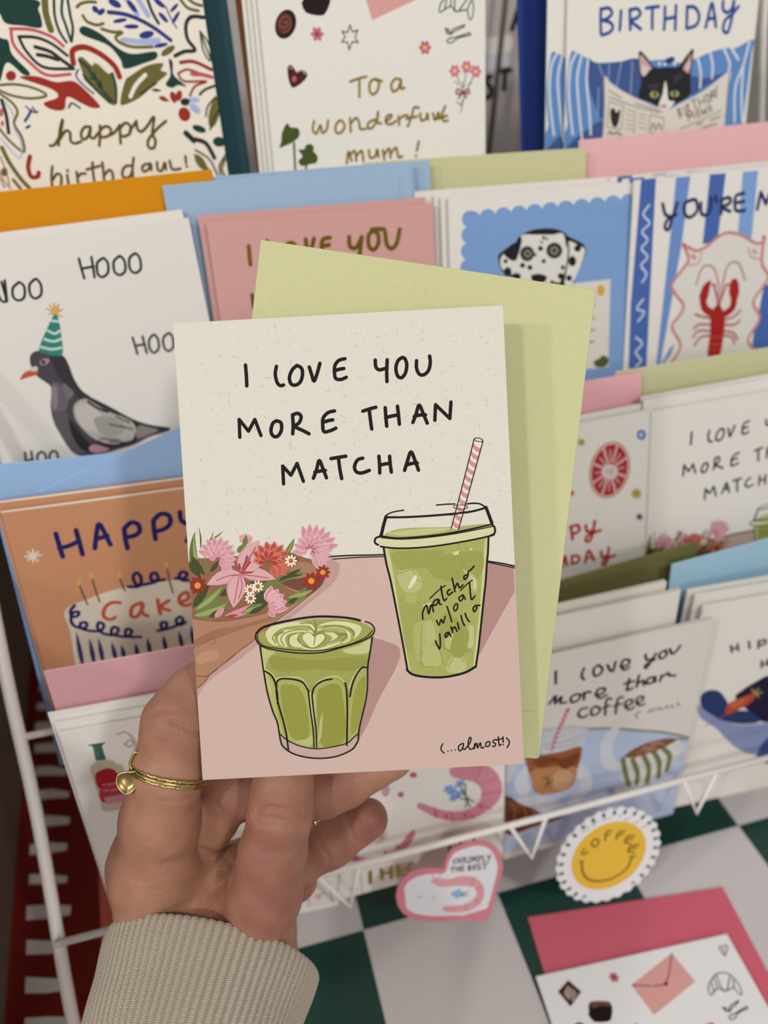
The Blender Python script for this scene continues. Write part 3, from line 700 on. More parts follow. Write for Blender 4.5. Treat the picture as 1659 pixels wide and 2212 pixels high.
R cf8a92 85.95 67.35 86.83 68.45 87.94 68.95 87.51 70.27 86.41 69.84 85.56 68.6
S 120d0b 0.32 93.93 41.64 89.57 55.92 85.16 69.91
S 120d0b 0.32 96.64 42.6 92.1 56.41 87.43 70.49
O 120d0b 0.25 95.29 42.12 1.33 0.36 -0.14 0.54
O 120d0b 0.2 88.45 63.27 2.34 0.21 -0.06 0.66
S 120d0b 0.64 85.02 65.5 88.1 65.2 91.18 65
S 120d0b 0.55 74.52 98.86 74.64 96.53 75.98 94.43 76.51 97.25 77.53 94.2 78.08 96.61
S 120d0b 0.55 79.92 92.67 78.62 93.01 78.04 94.38 79.06 94.43 80.07 92.78 80.11 94.12 80.76 94.37
S 120d0b 0.55 80.9 88.48 81.18 91.18 81.7 93.17 82.55 92.54
S 120d0b 0.55 83.82 89.66 82.92 90.34 83.22 91.49 84.55 90.58
S 120d0b 0.55 84.62 86.09 85.02 88.28 85.33 90.47
S 120d0b 0.55 85.38 89.33 86.28 87.73 86.82 89.31 87.99 88.44
S 120d0b 0.54 89.59 85.17 88.54 85.63 88.59 86.66 89.55 85.94 90.05 84.16 90.79 83.68 91.87 82.55
S 120d0b 0.39 77.12 92.31 79.69 90.07 82.35 88.3
S 120d0b 0.39 87.14 90.2 89.02 88.49 91.14 86.95
S 120d0b 0.52 78.92 99.45 79.66 101.05 80.42 99.22 81.03 100.49 81.75 98.35
S 120d0b 0.52 82.53 95.13 83.18 97.5 83.82 100.22
S 120d0b 0.52 85.23 94.6 84.65 95.76 85.12 96.77 85.88 95.82 85.9 94.53 85.23 94.6
S 120d0b 0.51 87.84 91.63 86.56 92.5 86.92 93.65 87.78 92.82 87.93 91.74 88.54 93.12
S 120d0b 0.51 90.18 87.78 90.25 90.62 90.53 93.32 91.72 92.15
S 120d0b 0.55 78.27 106.17 78.81 107.65 79.48 108.83 79.79 106.66 79.72 103.96
S 120d0b 0.55 82.52 103.48 81.46 104.25 81.72 105.2 82.6 104.11 82.72 103.59 83.28 104.87
S 120d0b 0.55 83.48 101.87 83.96 103.66
S 120d0b 0.55 83.89 102.82 84.66 101.93 85.41 103.42
S 120d0b 0.55 85.65 100.63 86.07 102.63
S 120d0b 0.55 86.89 98.31 87.31 100.3 87.87 101.58
S 120d0b 0.55 88.26 97.76 88.89 99.61 89.57 100.42
S 120d0b 0.55 91.87 95.26 90.91 96.14 91.26 97.3 92.03 96.3 92.18 95.38 93.1 95.32
S 120d0b 0.46 78.95 139.98 78.32 141.21 78.43 142.27 79.22 143.05
S 120d0b 0.46 85.58 140.17 84.3 140.78 83.94 141.92 84.52 142.69 85.41 141.47 85.67 140.33 85.39 142 86.1 142.24
S 120d0b 0.46 86 142.24 87.53 140.53 88.23 138.99 87.84 138.34 87.26 139.73 87.27 141.57 87.96 142.34 88.7 141.96
S 120d0b 0.46 89 142.29 89.4 140.31 89.13 141.77 90.02 140.34 90.15 142.03 91.17 140.3 91.4 141.99 92.34 141.83
S 120d0b 0.46 93.77 140.01 92.91 140.6 93.07 141.66 94.02 141.39 94.27 140.35 93.77 140.01
S 120d0b 0.46 96.28 139.51 95.44 139.78 95.3 140.4 96.11 140.86 95.76 141.69 95.04 141.65
S 120d0b 0.46 97.04 138.65 97.16 140.5 97.32 141.56 97.96 141.17
S 120d0b 0.46 96.37 139.72 98.36 139.3
S 120d0b 0.46 98.59 138.73 98.59 139.78 98.56 140.57
S 120d0b 0.46 99.71 139.16 100.49 140.14 100.45 141.19 99.77 142.32
E 120d0b 80.49 142.54 0.23 0.01 -0.01 0.24
E 120d0b 81.68 142.44 0.23 0.01 -0.01 0.24
E 120d0b 82.88 142.29 0.23 0.01 -0.01 0.24
E 120d0b 98.58 141.31 0.23 0.01 -0.01 0.24
S 120d0b 1.14 22.21 14.38 22.28 17.77 22.22 21.01
S 120d0b 1.14 32.04 15.32 31.54 17.78 31.95 20.36 32.86 21.45 33.98 21.37
S 120d0b 1.14 38.57 15.4 37.04 16.7 36 18.99 36.36 21.08 37.87 21.58 39.46 20.56 40.22 18.25 39.98 16.31 38.57 15.4
S 120d0b 1.14 42.5 16.1 43.12 18.55 43.77 20.65 44.88 18.3 45.96 15.11
S 120d0b 1.14 54.01 14.1 52.04 14.54 50.71 16.06 50.44 18.25 50.75 20.2 52.4 20.57 54.11 19.97
S 120d0b 1.14 50.61 17.71 51.89 17.36 53.5 17.17
S 120d0b 1.14 63.62 15.03 63.71 17.24 64.7 18.19 66.1 17.99 67.22 17.78
S 120d0b 1.14 67.43 15.17 67.1 18.8 67 22.04
S 120d0b 1.14 72.32 14.67 70.88 15.63 70.06 17.93 70.49 20.44 71.71 21.05 73.03 19.61 73.58 17.08 73.12 15.2 72.32 14.67
S 120d0b 1.14 76.76 15.95 76.64 18.28 77.44 20.26 78.96 20.48 80.42 19.18 81.09 16.8 80.99 14.73
K 120d0b 1.11 18.99 37.22 19.13 31.52 21.9 35.42 24.15 31.79 25.79 37.02
S 120d0b 1.15 31.08 32.58 29.78 33.41 29.07 35.81 29.81 37.45 31.21 37.45 32.44 35.64 32.43 33.35 31.08 32.58
S 120d0b 1.15 35.99 37.01 36.3 34.11 36.27 30.98
S 120d0b 1.15 36.27 31.05 37.9 30.59 38.96 31.61 38.29 33.52 36.4 34.67
S 120d0b 1.15 36.4 34.67 38.98 35.99 41.21 37.29
S 120d0b 1.15 49.76 30.46 47.64 30.9 46.02 32.55 45.74 34.96 46.05 36.86 48.02 36.68 49.87 35.95
S 120d0b 1.15 45.87 33.93 47.5 33.46 49.05 33.27
S 120d0b 1.14 58.79 31.01 60.91 30.43 63.02 29.99
S 120d0b 1.15 60.84 30.43 61.03 33.35 61.33 36.84
S 120d0b 1.15 66 30.29 66.05 33.28 66.18 36.2
S 120d0b 1.15 69.92 30.02 70.12 32.8 70.24 35.79
S 120d0b 1.15 65.97 33.48 68.09 33.04 70.12 32.8
S 120d0b 1.14 74.58 35.47 75.76 32.76 76.87 30.04 78.05 32.88 79.15 35.92
S 120d0b 1.14 75.09 33.62 76.78 33.23 78.73 33.26
K 120d0b 1.11 81.63 35.15 82.09 30.19 86.45 34.85 87.05 29.62
K 120d0b 1.12 32.12 52.85 32.18 47.12 34.66 50.19 36.83 46.53 38.52 52.35
S 120d0b 1.15 41.79 51.54 43 48.74 44 45.94 45.09 48.86 45.98 51.63
S 120d0b 1.15 42.39 49.62 44.15 49.36 45.77 49.24
S 120d0b 1.15 47.79 45.58 50.19 45.29 52.57 45.07
S 120d0b 1.15 50.18 45.43 50.41 48.79 50.85 52.16
S 120d0b 1.15 57.97 45.98 56.27 46.45 55.18 48.49 55.65 50.19 57.37 50.7 59.85 49.99
S 120d0b 1.15 63.16 45.63 63.22 48.43 63.15 51
S 120d0b 1.15 66.57 45.82 66.65 48.26 66.86 50.92
S 120d0b 1.15 63.29 48.5 65.19 48.18 66.66 48.12
S 120d0b 1.15 71.14 50.59 72.2 47.72 73.47 44.79 74.65 47.64 75.6 50.76
S 120d0b 1.15 71.79 48.95 73.56 48.49 75.3 48.44
R 9a9c50 20.51 101.21 21.52 104.39 22.03 113.11 22.8 120.47 24.79 127.56 25.97 133.93 28.42 136.51 32.45 138.65 37.95 139.46 44.21 138.9 48.44 137.54 51.51 135.25 52.83 130.06 54.89 123.88 55.8 113.47 57.87 103.86 58.75 101.48 53.37 98.08 39.68 97.02 26.87 98.43
R c0a29b 25.97 133.93 28.42 136.58 32.46 138.55 37.95 139.39 44.21 138.9 48.44 137.54 51.51 135.25 51.2 137.68 48.98 140.38 46.12 141.99 39.14 142.86 33.64 142.05 29.58 140.44 26.8 137.48
E 9b9d52 39.4 102.03 18.54 -0.34 0.06 4.92
P b9ba7d 21.98 105.46 23.64 106.41 26.36 107.07 23.83 109.03 22.57 112.79 22.07 112.41
P c0c086 48.03 107.68 52.92 106.37 57.15 104.51 56.41 108.64 51.05 109.05
P 8f9143 25.25 108.41 38.91 110.51 54.44 109.92 55.32 112.75 49.03 114.51 38.75 113.28 26.68 113.35
P a5a75e 26.24 117.86 28.21 116.56 33.04 116.64 35.34 118.68 36.52 128.17 36.28 138.32 32.48 138.13 28.79 136.18 27.49 128.75
P 90933f 27.21 118.95 30.19 118.06 33.23 119.27 35.32 124.96 35.43 135.12 30.53 135.92 28.14 129.49
P a5a75e 37.99 120.56 40.56 117.9 44.75 117.07 47.72 119.32 48.26 125.28 47.75 137.51 43.53 138.69 37.99 138.76 37.8 129.99
P 908f3e 38.92 122.35 41.17 119.33 45.36 118.5 47.23 122.08 47.1 136.77 39.41 138.13
P a5a660 49.63 122.21 52.04 116.06 55.63 113.46 54.93 123.18 52.62 130.75 51.53 134.9 48.46 137.19
P 92953f 50.59 123.65 52.98 117.85 55.1 116.91 54.38 123.85 51.83 132.46 49.29 134.78
P acad66 22.83 114.2 24.75 116.73 25.55 120.61 25.87 126.92 27.77 135.78 26.17 133.59 24.82 127.22 22.99 120.13
P b3b478 31.18 136.66 34.68 136.13 36.81 135.19 36.28 138.32 32.5 137.78
P b3b478 38.43 137.03 39.52 130.07 40.5 128.02 39.57 135.33
S c3c48e 0.38 22.42 112.43 24.89 114.3 26.32 116.47
S c3c48e 0.38 26.34 116.12 27.58 115.49 33.09 115.77 35.07 117.27 36.31 119.77 36.97 121.55
S c3c48e 0.38 37.69 119.85 39.18 117.83 42.02 116.41 44.46 116.01 46.5 116.47 48.3 118.3
S c3c48e 0.38 36.73 121.54 37.11 129.95 37.28 139.08
S c3c48e 0.38 37.93 121.6 37.97 129.99 38.04 139.11
S c3c48e 0.38 49.41 120.1 50.97 116.7 53.19 114.03 55.63 113.46
S c3c48e 0.38 48.28 118.65 48.7 123.56 47.75 137.51
S c3c48e 0.38 55.76 114.16 54.76 123.17 52.41 131.44
S c3c48e 0.38 21.89 106.84 22.55 113.14 24.16 120.89
P d3d2a2 23.86 102.78 23.66 100.34 25.82 98.72 30 97.9 34.83 97.63 38.58 98.35 39.72 99.44 39.45 101.16 38.15 99.71 34.73 99.36 30.24 99.64 27.07 100.86 26.26 102.9 27.51 105.05 25.47 104.6
P d3d2a2 40.21 99.82 42.35 98.54 46.5 98.07 51.27 98.84 54.29 100.2 54 102.27 51.66 104.23 48.15 105.43 50.99 103.84 52.46 102.19 50.84 100.37 46.41 99.62 42.63 99.6 40.49 100.87
P d3d2a2 27.31 102.61 29.17 100.28 33.32 99.98 37.44 100.19 39.41 101.85 36.71 100.85 33.26 101.01 30.46 101.73 29.68 103.43 30.24 105.54 28.2 105.08
P d3d2a2 40.84 100.89 44.67 100.05 48.42 100.59 51.07 102.46 49.92 104.48 46.05 106.01 49.6 104.12 49.7 102.39 46.33 101
P d3d2a2 31.07 103.15 32.54 101.5 36.03 100.81 38.36 102.15 35.98 101.67 34.22 102.28 33.45 103.62 35.06 105.62 32.98 105.85 31.31 104.9
P d3d2a2 42.51 101.67 45.6 101.83 46.89 103.28 45.45 104.59 42.62 105.84 44.8 103.87 44.51 102.81
P d9d8ae 39.18 102.88 38.04 101.61 36.32 101.69 35.4 102.68 36.16 104.46 38.8 106.5 41.31 104.73 42.76 103.41 42.48 102.19 40.78 101.92
P d9d8ae 33.7 105.37 37.08 106.42 38.79 106.68 41.21 106.46 47.5 104.7 45.37 105.98 41.18 106.98 36.37 106.73
S 7c7f36 0.31 25.58 102.87 26.37 101.17 29.21 99.59 33.37 99.11 37.49 99.33 39.43 101.51
S 7c7f36 0.31 29.23 105.14 28.32 103.01 29.82 101.01 34 100.18 37.42 100.54
S 7c7f36 0.31 31.27 105.59 30.73 103.13 32.19 101.65 35.66 101.14
S 7c7f36 0.31 34.44 104.37 33.85 102.78 34.95 101.62 36.68 101.36
S 7c7f36 0.31 35.76 105.48 37.09 106.24 38.81 106.33
S 7c7f36 0.31 38.85 105.64 39.35 102.89 39.06 101.84 40.19 100.16 42.64 99.42 47.11 99.48 50.82 100.72 52.08 102.86 50.95 104.54
S 7c7f36 0.31 39.73 102.22 42.92 100.65 48.06 100.92 49.68 102.74 48.21 104.39
S 7c7f36 0.31 39.39 102.2 41.82 101.81 42.78 103.07 41.65 104.74 39.15 106.35
S 7c7f36 0.31 42.3 105.47 45.46 104.25 47.26 102.96 45.95 101.67
S 7c7f36 0.31 34.8 98.15 38.23 98.33 39.7 99.79
S 7c7f36 0.31 26.52 104.3 25.6 102.52
S 7c7f36 0.55 39.43 101.51 39.87 99.8 39.6 98.4
S 7c7f36 0.55 26.69 101.54 29.15 100.63
S 7c7f36 0.55 47.28 102.61 49.35 102.37
S 120d0b 0.71 20.47 100.69 22.36 99.06 25.87 97.96 31.08 97.09 36.28 96.43 41.79 96.26 48.29 96.85 51.69 97.47 54.22 98.19
S 120d0b 0.43 55.92 98.63 57.76 99.52 58.76 101.3 58.09 103 55.77 104.44 52.62 105.49 47.39 106.78 41.12 108.01 34.24 107.83 27.08 106.59 22.34 105.13 20.71 103.65 20.12 101.89 20.47 100.69
S 120d0b 0.3 20.85 101.23 20.92 102.97 22.7 104.8 27.12 105.9 34.29 106.96 41.16 107.32 46.02 106.71 51.24 105.59 55.81 103.75 57.98 101.78
S 120d0b 0.48 21.39 104.9 21.77 108.92 22.1 113.11 22.84 119.77 24.19 126.13 25.51 130.05 25.97 133.93 26.28 136.4 26.93 138.19 29.58 140.44 33.64 141.98 38.45 142.72 43.32 142.48 46.84 141.5 49.69 140.06 51.38 137.69
S 120d0b 0.48 57.94 103.86 56.92 108.66 55.9 113.47 55.46 119.72 54.7 124.22 53 130.07 51.91 134.21 51.5 137.35
S 120d0b 0.35 25.88 133.75 28.44 136.16 32.47 138.3 37.6 139.51 42.81 139.18 47.71 138.21 49.88 136.56 51.61 135.25
S 120d0b 0.52 22.55 113.14 24.53 114.63 25.59 117.13 26.07 120.64 26.04 124.13
S 120d0b 0.52 25.89 117.84 26.49 116.48 28.25 115.87 32.36 116.5 34.71 117.6 35.97 119.76 36.44 120.48
S 120d0b 0.52 26.06 117.85 25.83 120.63 26.21 124.14 27.45 129.45 28.22 134.05 28.6 139.33
S 120d0b 0.52 37.41 121.58 38.05 119.52 39.87 117.87 41.98 117.1 44.07 116.86
S 120d0b 0.52 48.3 118.3 48.64 121.46 48.41 128.78 47.67 138.91
S 120d0b 0.52 49.6 122.9 50.69 118.77 52.42 115.38 54.25 113.56 55.79 113.75
S 120d0b 0.43 36.14 119.77 36.58 127.12 37.08 133.45 37 139.06
S 120d0b 0.43 37.31 121.57 37.61 127.18 38.01 133.5 37.83 139.1
'''.strip().splitlines()
ART['A1'] = '''
P 173a34 18.42 17.72 36.03 20.55 35.84 23.94 36.22 26.81 35.28 30.68 28.44 29.66 21.82 28.54 20.22 25.07
S 6b6330 2.68 39.56 18.97 38.66 24.04 38.6 27.47 39.1 31.53
S 173a34 1.11 43.18 19.66 41.9 26.45 42.46 32.25 44.4 36.43
S 173a34 1.11 46.65 19.77 45.02 25.42 45.55 30.05 46.39 36.22
S 173a34 1.11 48.54 19.83 48.25 26.69 48.22 31.32 46.58 36.23
S 6b6330 1.22 51.64 23.65 53.72 22.4 57.05 21.95 59.72 22.15
S 6b6330 1.24 53.37 26.88 54.78 29.25 58.41 30.56 61.13 30.08
S 6b6330 1.26 60.04 32.09 64.36 33.45 68.4 33.73 65.26 35.44 66.91 37.71 71.78 39.42 80.14 39.8
S 6b6330 1.27 95.33 21.97 98.06 25.59 102.6 26.94
S 6b6330 1.27 98.12 21.48 101.08 23.93 104.31 24.99
E 2b3580 67.57 22.88 2.32 1.41 -0.94 1.07
E 2b3580 59.02 24.78 0.83 1.18 -1.03 0.63
E 2b3580 61.27 25.78 1.61 -0.98 0.58 0.82
E 2b3580 68.4 29.31 3.07 -0.35 -0.01 0.81
E 2b3580 72.81 31.72 3.18 0.13 -0.18 0.88
E 2b3580 74.54 24.17 1.56 2.35 -0.94 0.54
E 2b3580 78.57 35.05 3.25 -0.46 0.06 1.41
E 2b3580 83.95 39.36 3.15 -0.44 0.04 0.83
E 2b3580 86.32 23.42 2.02 1.8 -0.82 0.69
E 2b3580 86.97 28.85 1.61 2 -0.8 0.52
E 2b3580 92.34 25.39 1.9 -1.51 0.51 0.49
E 2b3580 92.34 29.05 1.98 -2.29 0.64 0.38
P a9b4dc 67.87 35.67 75.7 36.6 83.83 36.47 81.99 38.98 68.76 37.79
S a9b4dc 2.13 72.98 22.09 76.23 27.27
S a9b4dc 2.14 77.41 21.37 80.66 27.78
E 2b3580 78.57 35.05 2.98 -0.42 0.05 1.17
E 2b3580 74.54 24.17 1.56 2.35 -0.94 0.54
S 2b3580 1.64 64.29 26.01 70.97 27.07 77.11 29.53 83.1 33.21 88.51 37.63
S 25292a 1.26 81.58 22.09 82.66 26.8 84.53 31
S 2b3580 0.57 88.77 24.67 90.01 28.84 91.94 33.09
P 173a34 51.05 31.44 53.75 30.96 59.6 34.13 65.69 39.75 71.23 42.11 80.8 41.64 81.12 44.21 75.91 45.79 66.73 47.66 65.48 43.95 61.33 38.36 51.75 34.1
S c4505a 1.24 23.17 30.6 22.9 36.65 27.61 43.33 33.48 48.39 43.24 48.59
S c4505a 1.23 22.94 30.53 31.22 31.21 38.81 34.14 42.78 37.83
S 25292a 1.25 25.57 33.58 27.35 39.19 32.91 45.37 44.69 46.56
S 25292a 1.23 25.57 33.58 32.41 34.16 38.19 36.74 43.57 41.42
S 25292a 1.5 31.25 37.61 36.86 39.63 40.66 42.77 45.04 46.45
S 25292a 1.49 31.49 40.56 35.17 41.32 39.34 42.82
S 9c2a1c 2.27 45.48 44.49 46.24 39.76 51.39 38.63 57.35 41.46 62.33 46.22 63.75 50.69
P 6b6330 47.77 43.11 49.87 42.49 53.1 45.77 54.41 44.33 56.32 46.23 59.04 49.1 61.19 49.09 61.55 54.76 60.23 61.03 57.21 60.85 51.78 54.84 48.63 51 48.52 48.56
S 173a34 1.01 48.02 43.42 51.01 46.27 52.31 49.36
S 173a34 1.03 48.71 49.18 51.91 54.23 57.31 60.42
S 173a34 1.03 61.03 49.2 61.35 54.75 60.06 60.89
S 173a34 1.03 53.1 48.8 54.56 54.38 58.71 60.19
S 173a34 1.03 55.08 51.95 55.22 54.41
S 173a34 1.02 51.72 50.55 53.89 51.27
S d8d2c2 0.51 54.02 44.61 56.45 45.63 58.57 48.16
P 6b6330 61.91 61.13 65.73 52.51 68.89 50.34 76.37 46.92 83.45 46.34 82.11 49.05 84.58 50.53 78.33 54.43 71.23 59.03 65.29 61.33
S ece4d4 1.69 66.86 58.66 70.13 54.3 74.97 50.53
S 3e3c20 0.92 71.48 57.8 76.05 55.55 79.13 53.85
S 2b3580 0.7 46.89 46.97 45.5 49.62 48.09 53.41 51.38 56.67
P 173a34 15.26 34.58 19.75 34.2 21.08 35.12 21.4 40.09 26.67 47.14 23.94 47.78 18.48 42.88 13.86 49.76 11.65 48.45
E 9c2a1c 18.78 47.93 2.08 0.11 -0.48 1.88
P 9c2a1c 22.67 49.03 25.09 48.32 30.11 48.94 36.71 51.28 43.92 51.36 48.87 55.91 52.97 61.73 49.5 62.15 45.28 60.03 39.93 57.25 37.5 62.05 32.27 61.74 29.61 59.11 35.99 57.15 34.14 53.87
S 25292a 0.77 39.6 61.56 41.33 59.8 44.31 61.96
S 6b6330 1.01 12.85 51.2 19.86 51.28 27.13 53.18 31.43 56.16 24.9 57 17.51 55.49 12.94 53.3
S 6b6330 1.03 12.64 54.49 16.79 58.36 17.92 62.1 15.44 66.27 17.27 72 16.63 77.77 11.81 72.89 8.67 67.38
S a9b4dc 0.5 13.29 56.94 15.54 60.73 15.86 63.33
S a9b4dc 0.52 14.98 68.1 16.49 73.84 14.45 80.17 11.02 75.99 8.28 71.4
S 25292a 1.39 12.65 56.91 13.02 63.03 12.27 69.79
E c4505a 11.29 61.7 0.76 0.05 -0.43 1.69
E c4505a 10.65 65.96 0.64 0.04 -0.28 1.1
S 2b3580 1.02 20.16 65.64 22.38 63.3 23.79 61.54
S 2b3580 0.64 21.91 59.89 23.96 62.16 26.35 62.31
S 2b3580 0.64 24.6 60.35 25.6 62.69
E 2b3580 20.89 67.99 1.27 -0.54 0.19 0.55
S 6b6330 1.71 8.02 75.46 9.6 81.6 12.56 88.27 15.47 92.75
S 9c2a1c 0.46 6.37 78.82 7.34 85.28 7.27 90.78
S 9c2a1c 0.46 4.43 83.78 5.23 88.35 7.51 92.43
S 9c2a1c 0.46 4.1 87.61 5.07 91.58
E 6b6330 6.56 85.22 1.3 0.1 -0.45 1.77
S 9c2a1c 1.84 18.77 79.84 16.93 84.07 17.31 87.99 19.94 88.19 20.86 86.64
S 6b6330 1.32 9.46 88.68 11.52 92.43
S 25292a 1.55 104.56 29.51 99.15 29.07 96.22 32.06 95.94 37.47 98.48 41.84 93.7 42.24 89.29 43.74
S 173a34 0.73 101.94 34.7 105.14 40.31 104.46 46.44 102.07 42.01 101.94 34.7
S 173a34 0.73 102.31 36.53 104.67 45.21
E 6b6330 86.6 41.61 3.23 -1.67 0.65 1.13
P 173a34 86.32 44.95 87.8 46.25 87.37 51.17 92.08 55.92 88.56 55.29 85.61 56.2 83.11 54.69 85.86 51.09
S 9c2a1c 1.44 91.22 46.41 97.12 46.39 104.37 49.86
S 9c2a1c 0.92 89.41 50.65 93.47 49.31 97.92 50.59
S 9c2a1c 0.93 89.41 50.65 91.6 53.89 101.49 54.41 96.13 56.02 93.01 59.77
P c4505a 95.78 50.05 103.87 52.02 104.45 53.62 99.57 52.43 95.11 51.88
S 173a34 1.07 104.68 56.48 100.06 57.81 97.49 59.57
E 9c2a1c 85.6 59.98 1.38 -0.35 0.49 2.29
E 9c2a1c 88.14 59.49 1.33 0.3 -0.79 2.08
E 9c2a1c 89.2 67.21 2.65 -0.67 0.61 2.83
E a9b4dc 94.44 61.63 2.8 0.16 -0.2 1.14
E a9b4dc 94.39 65.15 1.96 1.86 -1.29 1.1
E 25292a 90.46 62.16 2.09 0.12 -0.27 1.52
L 9c2a1c 1.98 0 79.08 59.48 83.57 61.51
L 173a34 1.18 0 76.55 56.51 80.93 57.07
E 6b6330 102.88 67.27 2.29 0.6 -2.54 6.22
S 3e3c20 0.81 104.51 60.93 100.33 64.54 98.77 68.64
S 3e3c20 0.82 105.08 66.11 101.38 71.08 99.76 74.25
E 173a34 94.84 73.6 2.9 1.22 -0.77 1.3
E 173a34 103 79.62 2.77 0.65 -0.74 2.05
S 25292a 2.47 88.52 74.96 91.5 78.31
S 25292a 1.94 92.45 77.85 96.98 80.01 99.72 86.22
S 25292a 0.84 91.53 82.29 97.29 86.72 99.94 93.7
S 25292a 0.85 105.22 85.27 101.55 89.74 101.4 93.81
S 25292a 0.84 90.82 84.24 94.19 87.84 97 92.79
S 6b6330 1.13 104.54 87.24 102.42 91.16 103.33 94.65
E 6b6330 93.11 87.76 1.7 -0.88 1.92 3.47
S 5e4d18 1.23 28.22 76.04 30.3 75.74 33.56 71.83 36.04 66.01 34.75 68.13 33.23 71.81 31.87 76.17
S 5e4d18 1.24 33.05 73.7 36.18 70.61 37.86 71.48 37.41 74.63 39.01 75.89 41.87 75.25
S 5e4d18 1.25 47.04 69.67 44.46 69.7 42.37 72.42 43.05 74.5 45.37 73.25 47.13 69.87 46.1 73.3 47.5 74.36 50 72.28
S 5e4d18 1.25 51.28 69.5 50.4 73.59 49.21 77.5
S 5e4d18 1.26 50.74 71.37 53.37 69.95 55.46 70.72 55.19 72.95 53.03 74.09 50.29 74.09
S 5e4d18 1.26 53.77 73.81 56.75 72.73 59.72 70.04
S 5e4d18 1.26 59.85 69.73 59.33 72.9 58.7 77.24
S 5e4d18 1.27 59.7 71.13 62.31 69.12 64.27 70.33 63.69 73.19 61.22 74.44 59.23 74.05
S 5e4d18 1.26 63.68 72.54 67.19 68.92
S 5e4d18 1.29 67.39 68.61 67.3 71.81 68.8 73.01 71.61 71.13 75.48 67.39 73.53 73.84 74.29 77.14 73.04 80 70.95 79.85 71.03 76.92 75.51 72.67 80.47 69.44
S 5e4d18 1.19 27.22 84.52 25.9 88.65 25.17 93.2
S 5e4d18 1.2 26.13 89.98 28.51 87.68 30.04 88.97 29 92.84
S 5e4d18 1.21 32.73 88.53 32.36 93.11
S 5e4d18 1.2 33.31 86.61 33.3 86.93
S 5e4d18 1.21 37.05 87.55 36.69 92.79
S 5e4d18 1.21 37.29 89.54 38.9 88.47 40.79 88.62
S 5e4d18 1.21 44.8 84.2 44.15 88.09 43.83 92.7
S 5e4d18 1.21 41.65 86.91 47.74 85.86
S 5e4d18 1.21 49.07 84.51 48.71 88.43 48.14 93.04
S 5e4d18 1.22 48.84 89.77 51.48 87.85 52.54 89.39 52.13 92.68
S 5e4d18 1.23 63.19 83.57 61.78 88.1 61.26 92.06
S 5e4d18 1.23 61.88 86.91 59.39 86.73 57.29 88.42 57.03 91.4 59.86 91.28 61.65 88.75
S 5e4d18 1.23 69.99 86.58 67.25 86.85 66.09 88.42 66.9 89.69 69.02 88.64 70.34 86.61 70.04 89.25
S 5e4d18 1.24 73.26 86.16 73.02 89.28 74.69 89.88 76.75 86.55 76.69 89.56
S 5e4d18 1.25 78.99 86.05 79.44 89.43 81.5 89.92 83.37 89.59
S 5e4d18 1.25 86.57 84.6 86.29 87.39
S 5e4d18 1.25 86.41 88.74 86.43 89.01
S 5e4d18 1.1 39.6 97.7 43.85 97.38 49.07 99.16 56.15 99.07
'''.strip().splitlines()
